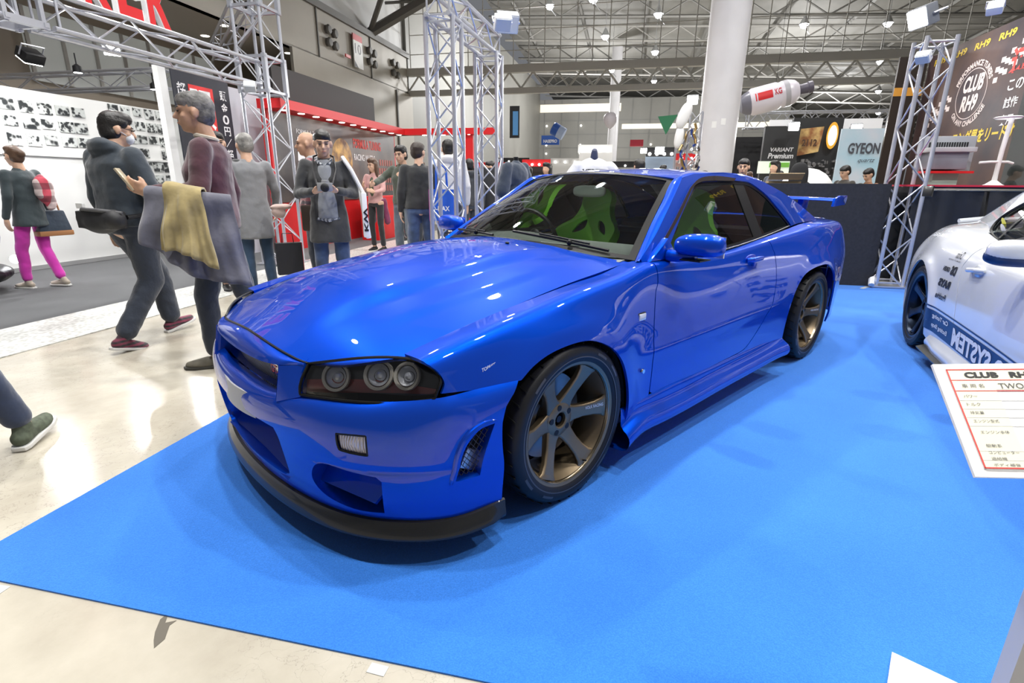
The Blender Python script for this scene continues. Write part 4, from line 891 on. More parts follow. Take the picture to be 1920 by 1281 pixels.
# -- cross beam with screen frame
m = empty('cross_beam', Hp(0, 23, 0), HROT, 'long pale steel lattice beam spanning the hall behind the round column', 'beam')
lbx('bottom_chord', -9.7, -.12, 5.16, 14, .12, 5.40, STEEL, m); lbx('top_chord', -9.7, -.15, 6.02, 14, .15, 6.34, STEEL, m)
q = MB(); n = 22; w_ = 23.7/n
for j in range(n):
    x = -9.7+j*w_; q.rod((x, 0, 5.38), (x+w_/2, 0, 6.04), .045, 6); q.rod((x+w_/2, 0, 6.04), (x+w_, 0, 5.38), .045, 6)
q.build('lattice', STEEL, m)
m = empty('screen_frame', Hp(0, 23.1, 0), HROT, 'tall grid of thin pale bars standing on the lattice beam under the roof', 'frame')
q = MB()
for x in np.arange(-9.6, 14, .70): q.rod((x, 0, 6.3), (x, 0, 10.1), .022, 5)
q.build('upright', STEEL, m); q = MB()
for z in (6.95, 7.75, 8.6, 9.4): q.rod((-9.6, .02, z+.0), (14, .02, z+.0), .02, 5)
q.build('rail', STEEL, m)
# -- columns
COLM = pm('white_painted_column', (.66, .65, .67), .35, noise=.06, ns=2)
m = MB(); m.lathe([(.44, 0), (.44, 9.6)], 48); o = m.build('column', COLM, None); o.location = Hp(2.80, 12, 0); st(o); o.name = 'wall_column'
for dz, da in ((1.86, -.22), (1.92, .06)):
    m = MB(); m.lathe([(.443, -.07), (.443, .07)], 4, a0=-.12, a1=.12); q = m.build('notice_sheet', WHT, o); q.location = (0, 0, dz+.75); q.rotation_euler = (0, 0, HROT-PI/2+da*1.6+.02)
m = MB(); m.lathe([(.42, 0), (.42, 12)], 24); o = m.build('wall_column_far', COLM, None); o.location = Hp(-1.05, 46, 0); st(o)
# -- hanging hall lamps
LG = pm('hall_lamp_glow', (1, 1, 1), .5, emit=(.96, .98, 1), es=60)
def hall_lamp(px, py, b, r=.16):
    pass
LAMPS = [(-4.2, 30, 10.6), (-1.6, 27, 9.9), (-1.3, 33, 9.7), (-1.2, 41, 9.4), (-1.1, 52, 8.9), (1.6, 30, 9.9), (1.7, 36, 9.4), (2.0, 46, 9.4), (4.2, 27, 9.9), (9.5, 33, 9.8), (11.5, 40, 9.4), (14, 34, 9.9), (16.5, 41, 9.3), (13, 52, 9.2), (20, 50, 8.8), (24, 60, 8.3), (19, 66, 8.3), (27, 72, 7.6), (-7.6, 42, 10), (8.2, 60, 8.7)]
for a, b, z in LAMPS:
    o = empty('hall_lamp', Hp(a, b, z), HROT, 'bright pendant hall lamp under the far roof', 'lamp', 'pendant hall lamps under the far roof')
    m = MB(); m.sphere((0, 0, 0), .21, 10); m.build('lamp_bulb', LG, o); m = MB(); m.lathe([(.05, .42), (.24, .05), (.26, .0)], 14); m.rod((0, 0, .4), (0, 0, zr_(a, b)-z-.3), .015, 5); m.rod((-.1, 0, 0), (.35, 0, -.5), .02, 4); m.build('lamp_shade', ALU, o)
NEAR = [(-5, 2, 8.4), (-1, 1, 8.4), (3.2, 1, 8.4), (-5, 8, 8.4), (-1, 7, 8.4), (3.2, 7, 8.4), (7, 3, 8.4), (-4, 14, 8.4), (1.5, 14, 8.4), (7.5, 10, 8.4), (6, 16, 8.4), (-2.5, -1.5, 8.4), (1.5, -1.8, 8.4), (5.5, -1.5, 8.4)]
for a, b, z in NEAR:
    o = empty('ceiling_lamp', Hp(a, b, z), HROT, 'bright metal reflector lamp hanging over the near part of the hall', 'lamp', 'reflector lamps over the near hall')
    m = MB(); m.lathe([(.001, 0), (.15, 0)], 16); m.build('lamp_bulb', LG, o); m = MB(); m.lathe([(.04, .30), (.22, .06), (.25, -.02)], 16); m.rod((0, 0, .3), (0, 0, .8), .012, 5); m.build('lamp_shade', ALU, o)
    l = bpy.data.lights.new('lamp_light', 'SPOT'); l.energy = 1500; l.shadow_soft_size = .16; l.spot_size = 2.6; l.spot_blend = .6; l.color = (1, .985, .96); q = bpy.data.objects.new('lamp_light', l); link(q, o); q.location = (0, 0, -.06)
for a, b in ((-5, 30), (5, 32), (-3, 48), (12, 45), (20, 60)):
    l = bpy.data.lights.new('far_light', 'POINT'); l.energy = 4200; l.shadow_soft_size = .5; q = bpy.data.objects.new('far_light', l); link(q); q.location = Hp(a, b, 7.5)
# ---------- trusses ----------
TRM = pm('truss_aluminium', (.58, .59, .64), .33, .75)
def box_truss(name, p0, p1, s, label, cat='truss', e1=None, bays=None, rc=.024, rd=.0095, base=True, node=(), group=None):
    p0, p1 = Vector(p0), Vector(p1); L_ = (p1-p0).length; t = (p1-p0)/L_
    o = empty(name, (0, 0, 0), 0, label, cat, group); o.location = p0
    e1 = Vector(e1) if e1 else Hp(1, 0); e1 = Vector((0, 0, 1)) if abs(e1.normalized().dot(t)) > .9 else e1; e1 = (e1-t*e1.dot(t)).normalized(); e2 = t.cross(e1)
    c = [(-1, -1), (1, -1), (1, 1), (-1, 1)]; h = s/2
    for x, y in c:
        m = MB(); q = e1*x*h+e2*y*h; m.rod(q, q+t*L_, rc, 10); m.build('chord', TRM, o)
    m = MB(); n = bays or max(2, int(round(L_/s*.82)))
    for k in range(4):
        a = e1*c[k][0]*h+e2*c[k][1]*h; b = e1*c[(k+1) % 4][0]*h+e2*c[(k+1) % 4][1]*h
        for i in range(n):
            u0, u1 = t*(L_*i/n), t*(L_*(i+1)/n); A, B = (a, b) if (i+k) % 2 else (b, a); m.rod(A+u0, B+u1, rd, 6)
        for u in (0.02, .98): m.rod(a+t*L_*u, b+t*L_*u, rd*1.2, 6)
    m.build('bracing', TRM, o)
    if base: m = MB(); m.M = Matrix.Rotation(HROT, 4, 'Z'); m.box((0, 0, .012), (s+.14, s+.14, .016)); m.build('base_plate', TRM, o, smooth=False)
    for (u) in node:
        m = MB(); M3 = Matrix((e1, e2, t)).transposed(); q = .036
        for x in (-1, 1):
            for y in (-1, 1): m.box(t*u+e1*x*(h+.005)+e2*y*(h+.005), (q*1.6, q*1.6, s+.08), R=M3)
        for z in (-1, 1):
            for x in (-1, 1): m.box(t*(u+z*(h+.01))+e1*x*h, (q, s+.08, q), R=M3); m.box(t*(u+z*(h+.01))+e2*x*h, (s+.08, q, q), R=M3)
        m.build('node_block', TRM, o, smooth=False)
    return o
box_truss('truss_tower', Hp(-4.42, 5.0, .009), Hp(-4.42, 5.0, 4.4), .42, 'aluminium truss tower at corner of the white booth with square node blocks', node=(2.68, 3.75), bays=13)
box_truss('truss_beam', Hp(-4.42, 4.76, 2.68), Hp(-4.42, 1.95, 2.68), .29, 'aluminium truss beam carrying large red letters over the grey carpet', base=False, bays=7)
box_truss('truss_beam', Hp(-4.42, 1.70, 2.68), Hp(-4.42, -.6, 2.68), .29, 'nearest aluminium truss beam at the upper left picture edge', base=False, node=(.0,), bays=6)
box_truss('truss_beam', Hp(-12, 5.85, 2.88), Hp(-6.75, 5.85, 2.88), .27, 'aluminium truss beam along the top of the white photo wall', base=False, bays=10)
box_truss('truss_beam', Hp(-4.6, 5.2, 3.75), Hp(-7.5, 8.0, 3.75), .3, 'short high truss beam leaving the left truss tower', base=False, bays=6)
box_truss('truss_tower', Hp(-1.14, 3.5, .009), Hp(-1.14, 3.5, 2.86), .29, 'tall aluminium truss tower directly behind the hood of the blue coupe', node=(), bays=9)
box_truss('truss_tower', Hp(-1.07, 5.05, .009), Hp(-1.07, 5.05, 2.86), .29, 'aluminium truss tower behind the windshield, second from the blue hood', node=(), bays=9)
box_truss('truss_beam', Hp(-1.14, 3.3, 2.98), Hp(-1.07, 5.2, 2.98), .24, 'short truss beam joining the tops of two middle towers', base=False, bays=6)
rt = box_truss('truss_tower', Hp(4.16, 5.26, .009), Hp(4.16, 5.26, 2.86), .30, 'aluminium truss tower between the black partition and the white car', node=(), bays=9)
box_truss('truss_beam', Hp(4.6, 19, 3.45), Hp(9.3, 19, 3.45), .5, 'distant aluminium truss beam with floodlights right of the column', base=False, bays=12, rc=.03, rd=.016)
# red letters on the left beam
m = empty('sign_letters', Hp(-4.36, 3.5, 2.86), HROT, 'big red standing letters with white edges on the left truss beam', 'sign')
for i, ch in enumerate('BREAKER'[::-1]):
    y = -.08-.36*i
    text('letter', ch, pm('sign_white_edge', (.8, .8, .8), .4), m, (.03, y-.36, -.02), (0, 1, 0), (0, 0, 1), w=.31, h=.56, bold=.045, depth=.06)
    text('letter_face', ch, REDM, m, (.034, y-.345, -.0), (0, 1, 0), (0, 0, 1), w=.28, h=.52, bold=.035)
# flood lights
FG = pm('flood_glow', (1, 1, 1), .5, emit=(1, .99, .94), es=45)
def flood(loc, target, size, label, on=True, e=60, mat=None, group=None, spot=True):
    o = empty('floodlight', loc, 0, label, 'floodlight', group); d = (Vector(target)-Vector(loc)).normalized(); o.rotation_euler = d.to_track_quat('-Z', 'Y').to_euler()
    m = MB(); s = size; m.bx(-s, -s*.8, -.02, s, s*.8, s*.9); m.build('housing', mat or pm('lamp_housing', (.45, .47, .5), .4, .3), o, bevel=s*.12)
    m = MB(); m.bx(-s*.88, -s*.68, -.03, s*.88, s*.68, -.018); m.build('lamp_glass', FG if on else pm('lamp_glass_off', (.55, .58, .62), .1), o, smooth=False)
    m = MB(); m.tube([(-s*1.1, 0, s*.3), (-s*1.1, 0, s*1.5), (s*1.1, 0, s*1.5), (s*1.1, 0, s*.3)], s*.09, 6); m.build('bracket', TRM, o)
    if on and spot:
        l = bpy.data.lights.new('flood_beam', 'SPOT'); l.energy = e; l.spot_size = 1.9; l.spot_blend = .5; l.shadow_soft_size = s*.7; q = bpy.data.objects.new('flood_beam', l); link(q, o); q.location = (0, 0, -.05)
    return o
flood(Hp(-6.1, 4.2, 2.93), Hp(-3.5, 1.6, .6), .10, 'glaring floodlight above the white photo wall', e=420)
flood(Hp(-6.3, 3.25, 2.63), Hp(-7.2, 3.3, 1.4), .11, 'warm oval floodlight at upper left edge over photo wall', e=160, mat=BLACK)
flood(Hp(-.80, 5.0, 3.18), Hp(.9, 1.0, .2), .14, 'white floodlight housing on top of second middle tower', on=False)
flood(Hp(-.72, 4.4, 3.02), Hp(.6, 1.6, .2), .10, 'square white floodlight hanging between the middle towers', on=False, mat=WHT)
flood(Hp(3.90, 5.15, 3.05), Hp(1.0, 4.2, 1.8), .135, 'large grey floodlight on top of the right truss tower', e=200, mat=pm('flood_grey', (.20, .21, .23), .4, .3))
flood(Hp(4.55, 5.0, 3.06), Hp(5.5, 6.5, 1.6), .07, 'small white spotlight on arm above right truss tower', on=False, mat=WHT)
flood(Hp(3.98, 5.05, 2.62), Hp(3.0, 4, 1), .07, 'small white spotlight clamped inside right truss tower', on=False, mat=WHT)
flood(Hp(5.75, 4.2, 2.95), Hp(6.5, 6, 1.5), .09, 'white spotlight at the top right picture corner', on=False, mat=WHT)
flood(Hp(-4.12, 4.3, 2.42), Hp(-3.0, 2.6, 0), .07, 'white spotlight hanging under the lettered truss beam', on=False, mat=WHT)
# -- white booth wall
wp = pm('white_booth_panel', (.80, .80, .78), .5); o = hbox('booth_wall', -7.5, 2.0, .008, -7.3, 6.25, 2.42, wp); tag(o, 'white booth wall covered with small car photographs', 'booth wall')
lb = hbox('ledge', -7.32, 2.0, 1.56, -7.27, 6.25, 1.59, wp, o); hbox('skirting', -7.31, 2.0, .01, -7.285, 6.25, .07, pm('grey_skirting', (.3, .3, .3), .5), o)
o = hbox('booth_wall', -12, 6.25, .008, -6.0, 6.35, 2.42, wp); tag(o, 'plain white booth wall closing the photo corner at the rear', 'booth wall')
def photo_mat(i):
    m = pm('photo_print_%d' % i, (.3, .3, .3), .35); nt = m.node_tree; b = nt.nodes['Principled BSDF']; N = nt.nodes.new; L = nt.links.new
    tc = N('ShaderNodeTexCoord'); v = N('ShaderNodeTexVoronoi'); v.inputs['Scale'].default_value = 13+i*3.3; v.inputs['Randomness'].default_value = 1; w = N('ShaderNodeTexNoise'); w.inputs['Scale'].default_value = 7+i
    L(tc.outputs['Object'], v.inputs['Vector']); L(tc.outputs['Object'], w.inputs['Vector']); cr = N('ShaderNodeValToRGB'); cr.color_ramp.interpolation = 'EASE'; e = cr.color_ramp.elements; e[0].position = .42; e[0].color = (.03, .033, .035, 1); e[1].position = .56; e[1].color = (.62, .64, .62, 1)
    mx = N('ShaderNodeMix'); mx.data_type = 'RGBA'; mx.inputs[0].default_value = .68; L(v.outputs['Distance'], mx.inputs[6]); L(w.outputs[0], mx.inputs[7]); L(mx.outputs[2], cr.inputs[0]); L(cr.outputs[0], b.inputs['Base Color']); return m
PH = [photo_mat(i) for i in range(5)]
def photos(b0, zt, cols, rows, cw, ch, gp, drop=()):
    for r_ in range(rows):
        for c in range(cols):
            if (r_, c) in drop: continue
            b = b0+c*(cw+gp); z = zt-r_*(ch+gp*1.6); k = random.uniform(.75, 1.0)
            o = hbox('photo_print', -7.296, b, z-ch*k, -7.285, b+cw*random.uniform(.8, 1.05), z, PH[(r_*3+c*2) % 5]); tag(o, 'grey car part photograph on the white booth wall', 'photograph', 'photographs on the white booth wall')
photos(3.50, 2.27, 5, 3, .21, .165, .03); photos(5.06, 2.40, 5, 7, .19, .165, .03, drop=((4, 0), (3, 3), (5, 1)))
o = empty('wall_banner', Hp(-5.62, 4.62, .75), HROT, 'dark banner with large red and white Japanese characters beside the grey-haired man', 'banner')
lbx('banner_cloth', -.01, 0, 0, .01, 1.12, 2.02, pm('banner_navy', (.018, .02, .032), .5), o)
WTX = pm('white_print', (.78, .78, .80), .5)
lbx('red_block', .011, .28, 1.22, .013, .76, 1.86, pm('banner_red', (.70, .03, .03), .5), o)
text('banner_text', '限', WTX, o, (.0145, .30, 1.25), (0, 1, 0), (0, 0, 1), w=.44, h=.56, bold=.01); text('banner_text', '超', WTX, o, (.0145, .06, 1.66), (0, 1, 0), (0, 0, 1), w=.17, h=.2, bold=.02)
for i, ch in enumerate('頭金0円／超低'): text('banner_text', ch, WTX, o, (.0145, .90, 1.72-i*.175), (0, 1, 0), (0, 0, 1), w=.14, h=.14, bold=.02)
for i, ch in enumerate('キャン'): text('banner_text', ch, WTX, o, (.0145, .10, .75-i*.2), (0, 1, 0), (0, 0, 1), w=.15, h=.15, bold=.02)
o = hbox('banner_stand', -5.75, 4.45, 0.008, -5.66, 4.58, 2.78, WHT); tag(o, 'white upright edge panel left of the dark Japanese banner', 'panel')
o = hbox('booth_wall', -5.75, 5.78, 0.008, -5.66, 6.75, 2.72, pm('pale_grey_panel', (.55, .56, .62), .5)); tag(o, 'pale grey booth panel behind left truss tower', 'booth wall')
o = hbox('display_plinth', -6.05, 4.55, .008, -5.7, 5.05, .34, pm('brown_plinth', (.07, .055, .04), .5)); tag(o, 'low brown plinth on grey carpet behind the walking men', 'plinth')
for a, b in ((-6.6, 5.3), (-6.5, 4.0), (-6.4, 2.6)):  # added lamps, put in to brighten the white booth
    o = empty('booth_fill_spotlight', Hp(a, b, 2.62), HROT, 'added small spotlight brightening the white photo wall', 'spotlight', 'added spotlights brightening the white photo wall'); m = MB(); m.lathe([(.001, -.002), (.05, 0)], 14); m.build('lamp_bulb', LG, o, smooth=False); m = MB(); m.lathe([(.055, 0), (.05, .08), (.01, .11)], 14); m.rod((0, 0, .1), (0, 0, .24), .008, 6); m.build('lamp_shade', BLACK, o)
    l = bpy.data.lights.new('booth_fill_spot', 'SPOT'); l.energy = 110; l.spot_size = 2.3; l.spot_blend = .7; l.shadow_soft_size = .05; q = bpy.data.objects.new('booth_fill_spot', l); link(q, o); q.location = (0, 0, -.03); q.rotation_euler = (0, -.7, 0)
# -- red booth
o = empty('red_booth', Hp(-5.25, 6.15, 0), HROT, 'red and dark exhibition booth wall advertising racing wheels, with lit red canopy', 'booth')
lbx('booth_panel', -.12, 0, 0, 0, 5.1, 2.45, REDM, o); lbx('canopy', -.1, -.1, 2.42, .35, 5.2, 2.57, REDM, o); lbx('canopy_return', 0, 4.95, 2.42, 2.75, 5.2, 2.57, REDM, o); lbx('canopy_post', 1.9, 5.0, 0, 2.15, 5.2, 2.45, REDM, o)
gp = lbx('graphic_panel', .0, .1, .88, .02, 5.0, 2.40, pm('graphic_dark', (.045, .04, .042), .3, noise=.6, ns=1.2, col2=(.16, .12, .10)), o)
q = MB(); q.M = Matrix.Translation((.024, 2.35, 1.72)); q.lathe([(.001, 0), (.34, 0), (.42, -.004)], 28, axis='x'); q.build('golden_motif', pm('amber_print', (.62, .36, .08), .4, noise=.7, ns=5, col2=(.12, .05, .02)), gp)
text('booth_letters', 'E', WTX, gp, (.027, .72, 1.62), (0, 1, 0), (0, 0, 1), w=.30, h=.42, bold=.05, shear=.1); text('booth_letters', 'T', pm('print_red', (.75, .05, .04), .5), gp, (.028, .98, 1.62), (0, 1, 0), (0, 0, 1), w=.40, h=.38, bold=.05, shear=.1); text('booth_letters', 'N', WTX, gp, (.027, 1.36, 1.62), (0, 1, 0), (0, 0, 1), w=.32, h=.42, bold=.05, shear=.1)
text('booth_letters', 'FORMULA TUNING', WTX, gp, (.027, .75, 2.10), (0, 1, 0), (0, 0, 1), w=.95, h=.08, bold=.02); text('booth_letters', 'FORMULA TUNING', MATS['print_red'], gp, (.027, 2.85, 1.98), (0, 1, 0), (0, 0, 1), w=1.35, h=.20, bold=.02); text('booth_letters', 'RACING WHEELS', WTX, gp, (.027, 2.85, 1.72), (0, 1, 0), (0, 0, 1), w=1.0, h=.14, bold=.02); text('booth_letters', 'Booth 707', WTX, gp, (.027, 3.55, 1.18), (0, 1, 0), (0, 0, 1), w=.45, h=.09)
q = MB()
for i in range(6):
    for j in range(4): q.bx(.022, 4.05+i*.13+(j % 2)*.05, 1.05+j*.20, .026, 4.12+i*.13+(j % 2)*.05, 1.19+j*.20)
q.build('red_figure_print', pm('figure_print', (.38, .10, .08), .5), gp, smooth=False)
CL = pm('canopy_lamp_glow', (1, .95, .85), .5, emit=(1, .95, .85), es=14)
for i in range(11):
    q = MB(); q.lathe([(.001, 0), (.055, 0), (.07, .015)], 16); l = q.build('canopy_light', CL, None); l.location = Hp(-5.25+.22, 6.35+.47*i, 2.412); tag(l, 'small round warm light under the red canopy', 'light', 'round lights under the red canopy')
for a in (-4.4, -3.9, -3.2): q = MB(); q.lathe([(.001, 0), (.055, 0), (.07, .015)], 16); l = q.build('canopy_light', CL, None); l.location = Hp(a, 11.2, 2.412); tag(l, 'small round warm light under the red canopy', 'light', 'round lights under the red canopy')
for b in (7.2, 8.8, 10.4): l = bpy.data.lights.new('canopy_beam', 'SPOT'); l.energy = 22; l.spot_size = 2.2; l.shadow_soft_size = .2; q = bpy.data.objects.new('canopy_beam', l); link(q); q.location = Hp(-4.9, b, 2.38); q.rotation_euler = (0, -.5, HROT)
o = hbox('header_panel', -5.75, 6.9, 2.60, -5.60, 10.9, 3.27, pm('black_header', (.022, .021, .021), .6)); tag(o, 'long black header panel above the red canopy', 'panel')
o = hbox('counter', -4.95, 8.6, 0, -4.55, 10.6, .95, REDM); tag(o, 'red counter behind the woman in pink', 'counter')
# -- black partition and curtain
BP = pm('black_partition_cloth', (.017, .018, .024), .8, noise=.3, ns=30)
o = hbox('partition', 1.9, 5.16, .008, 3.98, 5.26, 1.268, BP); tag(o, 'waist-high black partition wall behind the rear wing', 'partition')
o = empty('curtain', Hp(4.3, 5.30, 0), HROT, 'black draped curtain on a low rail behind the white car', 'curtain')
xs = np.linspace(0, 3.55, 220); vs = []; fs = []
for i, x in enumerate(xs):
    for j in range(8):
        z = .02+1.22*j/7; dr = (.035*math.sin(x*11+.9*math.sin(x*3))+.02*math.sin(x*23+z*3))*(1.1-.5*z/1.2)+.02*math.sin(z*7+x*5); vs.append((x, dr, z))
for i in range(len(xs)-1):
    for j in range(7): fs.append((i*8+j, (i+1)*8+j, (i+1)*8+j+1, i*8+j+1))
mesh_obj('drape', vs, fs, pm('curtain_black', (.012, .013, .017), .75), o); lbx('table_edge', -.2, -.05, 1.24, 3.55, .35, 1.262, pm('red_edge', (.5, .02, .04), .5), o)
o = hbox('cardboard_box', 4.42, 5.02, .008, 4.62, 5.14, .22, pm('cardboard', (.42, .30, .16), .8)); tag(o, 'small cardboard box at foot of right truss tower', 'box')
m = MB(); m.tube([(0, 0, 0), (.06, .02, .06), (.12, 0, .02), (.16, .03, .07)], .035, 8); o = m.build('plastic_bag', pm('white_plastic', (.7, .7, .72), .4), None); o.location = Hp(3.92, 5.02, .045); tag(o, 'crumpled white plastic bag inside foot of right truss tower', 'bag')
# -- big club banner on the right
o = empty('club_banner', Hp(8.0, 5.0, 1.05), HROT, 'huge dark brown banner with round cream emblem and yellow Japanese slogan', 'banner')
CB = pm('club_banner_print', (.030, .019, .028), .5, noise=.5, ns=.9, col2=(.10, .055, .045)); lbx('banner_cloth', 0, .75, 0, .05, 9.3, 3.34, CB, o)
YEL = pm('slogan_yellow', (.72, .52, .04), .5); PKW = pm('print_cream', (.72, .62, .60), .5)
EX = (0, -1, 0); EY = (0, 0, 1)
for i in range(10): text('banner_text', 'RH9', YEL, o, (-.004, 9.0-i*.82, 3.06), EX, EY, w=.52, h=.14, bold=.03, shear=.15)
text('banner_text', '日本のチューニング界をリードする', YEL, o, (-.006, 8.85, 1.10), EX, EY, w=3.75, h=.30, bold=.03, shear=.1)
text('banner_text', 'CLUB', PKW, o, (-.006, 7.45, 2.20), EX, EY, w=.72, h=.34, bold=.04, shear=.12); text('banner_text', 'RH9', PKW, o, (-.006, 7.40, 1.80), EX, EY, w=.58, h=.34, bold=.04, shear=.12)
ring = MB(); ring.M = Matrix.Translation((-.004, 7.10, 2.16)) @ Matrix.Scale(1.06, 4, (0, 1, 0)); ring.lathe([(.50, 0), (.515, 0)], 48, axis='x'); ring.build('emblem_ring', PKW, o, smooth=False)
for s_, a0_, sg_ in (('PERFORMANCE TUNERS', 2.75, -1), ('ON ANY CHALLENGE', 3.75, 1)):
    text('banner_text', s_, PKW, o, (0, 0, 0), EX, EY, w=2.35/.58*.36 if sg_ < 0 else 1.25, h=.12, bold=.03, f=(lambda sg_, a0_: lambda x, y: np.stack([np.full(len(x), -.006), 7.10-(.55+(y if sg_ < 0 else .12-y))*1.06*np.cos(a0_+sg_*x/.61), 2.16+(.55+(y if sg_ < 0 else .12-y))*np.sin(a0_+sg_*x/.61)], -1))(sg_, a0_))
for s0, s1 in (((6.4, 2.25), (4.6, 3.05)), ((8.75, 1.62), (7.85, 1.95))):
    ck = MB(); n_ = 14 if s0[0] < 7 else 7
    for i in range(n_):
        for j in range(4):
            if (i+j) % 2 == 0:
                y_ = s0[0]+(s1[0]-s0[0])*i/n_; z_ = s0[1]+(s1[1]-s0[1])*i/n_+j*.10; dy_ = (s1[0]-s0[0])/n_; ck.bx(-.004, y_+dy_, z_, -.001, y_, z_+.10)
    ck.build('chequer_print', PKW, o, smooth=False)
text('banner_text', '速', pm('print_bright_red', (.8, .06, .05), .5), o, (-.006, 5.95, 2.30), EX, EY, w=.55, h=.52, bold=.03)
for i, s_ in enumerate(('この', '試作', '実用')): text('banner_text', s_, WTX, o, (-.006, 5.85, 2.02-i*.32), EX, EY, h=.2, bold=.02)
o = empty('side_panel', Hp(7.34, 14.32, .0), HROT, 'tall dark brown panel with an orange stripe beside the club banner', 'panel')
lbx('panel_board', 0, 0, 0, .64, .08, 4.42, pm('panel_brown', (.028, .018, .014), .5), o); lbx('panel_stripe', 0, -.01, 3.50, .64, .0, 3.70, pm('panel_orange', (.78, .36, .05), .5), o)
l = bpy.data.lights.new('banner_light', 'SPOT'); l.energy = 420; l.spot_size = 1.3; l.spot_blend = .8; l.shadow_soft_size = .15; q = bpy.data.objects.new('banner_light', l); link(q); q.location = Hp(6.2, 11.2, 4.9); q.rotation_euler = (Hp(8, 11.6, 3.2)-Hp(6.2, 11.2, 4.9)).to_track_quat('-Z', 'Y').to_euler()
# ================= people =================
def skinmat(n, c): return pm(n, c, .5, noise=.12, ns=25)
SK1 = skinmat('skin_light', (.62, .38, .26)); SK2 = skinmat('skin_tan', (.50, .29, .19))
HB = pm('hair_black', (.012, .010, .009), .45, bump=.35, bs=70, bd=.01); HG = pm('hair_grey', (.20, .19, .18), .6, noise=.75, ns=22, bump=.35, bs=70, bd=.01); HBR = pm('hair_brown', (.085, .045, .025), .45, bump=.35, bs=60, bd=.01)
def cloth(n, c, rough=.85, **k): return pm(n, c, rough, sheen=.3, bump=.35, bs=k.pop('bs', 9), bd=.03, **k)
_tex = bpy.data.textures.new('folds', 'CLOUDS'); _tex.noise_scale = .11; _tex.noise_depth = 1
def cap(m, a, b, ra, rb, n=14, mi=0):
    """closed tapered capsule"""
    a, b = Vector(a), Vector(b); L_ = (b-a).length; t = (b-a)/max(L_, 1e-6)
    if L_ < 1e-5: return m.sphere(a, ra, n, mi)
    pts = []; rs = []
    for k in (1, .92, .7, .38): pts.append(a-t*ra*k); rs.append(max(.0008, ra*math.sqrt(max(0, 1-k*k))))
    pts.append(a); rs.append(ra); pts.append(b); rs.append(rb)
    for k in (.38, .7, .92, 1): pts.append(b+t*rb*k); rs.append(max(.0008, rb*math.sqrt(max(0, 1-k*k))))
    return m.tube(pts, rs, n, mi)
def eloft(m, rg, n=24):
    vs = []; fs = []
    for c, rx, ry in rg:
        for k in range(n): a = 2*PI*k/n; ca, sa = math.cos(a), math.sin(a); vs.append((c.x+rx*(1 if ca > 0 else -1)*abs(ca)**.85, c.y+ry*(1 if sa > 0 else -1)*abs(sa)**.85, c.z))
    for i in range(len(rg)-1):
        for k in range(n): fs.append((i*n+k, (i+1)*n+k, (i+1)*n+(k+1) % n, i*n+(k+1) % n))
    fs += [tuple(range(n)), tuple((len(rg)-1)*n+k for k in range(n-1, -1, -1))]; return m.add(vs, fs)
def ell(m, c, r, R=None, n=18):
    q = MB(); q.sphere((0, 0, 0), r, n); return m.add([tuple(Vector(c)+((R @ Vector(v)) if R else Vector(v))) for v in q.v], q.f)
def remesh(m, name, mat, parent, vox=.014, smooth=4, fold=0.):
    o = m.build(name, mat, parent); d = o.modifiers.new('r', 'REMESH'); d.mode = 'VOXEL'; d.voxel_size = vox; d.use_smooth_shade = True
    if smooth: s = o.modifiers.new('s', 'SMOOTH'); s.factor = .5; s.iterations = smooth
    if fold: s = o.modifiers.new('d', 'DISPLACE'); s.texture = _tex; s.strength = fold; s.mid_level = .5; s.texture_coords = 'LOCAL'
    return o
def hand(m, w, d, pn, curl=.5, side=1, s=1.):
    """w wrist, d pointing direction, pn palm normal"""
    w, d, pn = Vector(w), Vector(d).normalized(), Vector(pn); pn = (pn-d*pn.dot(d)).normalized(); sd = d.cross(pn)*side
    cap(m, w, w+d*.035*s, .023*s, .026*s, 10)
    for k in range(4): o_ = (k-1.5)*.019*s; cap(m, w+d*.03*s+sd*o_*.8, w+d*.085*s+sd*o_, .015*s, .012*s, 8)
    for k, L_ in enumerate((.068, .078, .073, .058)):
        o_ = (k-1.5)*.0205*s; p = w+d*.088*s+sd*o_; v = d
        for j, f_ in enumerate((.45, .32, .23)):
            a = curl*(.55+.5*j); v2 = (d*math.cos(a)+pn*math.sin(a)).normalized(); q = p+v2*L_*f_*s; cap(m, p, q, .0092*s, .0082*s, 8); p = q; d_ = v2
    t0 = w+d*.03*s-sd*.024*s; t1 = t0+(d*.7-sd*.6+pn*.35).normalized()*.042*s; t2 = t1+(d*.9-sd*.1+pn*.4).normalized()*.030*s
    cap(m, t0, t1, .0125*s, .0105*s, 8); cap(m, t1, t2, .0105*s, .009*s, 8)
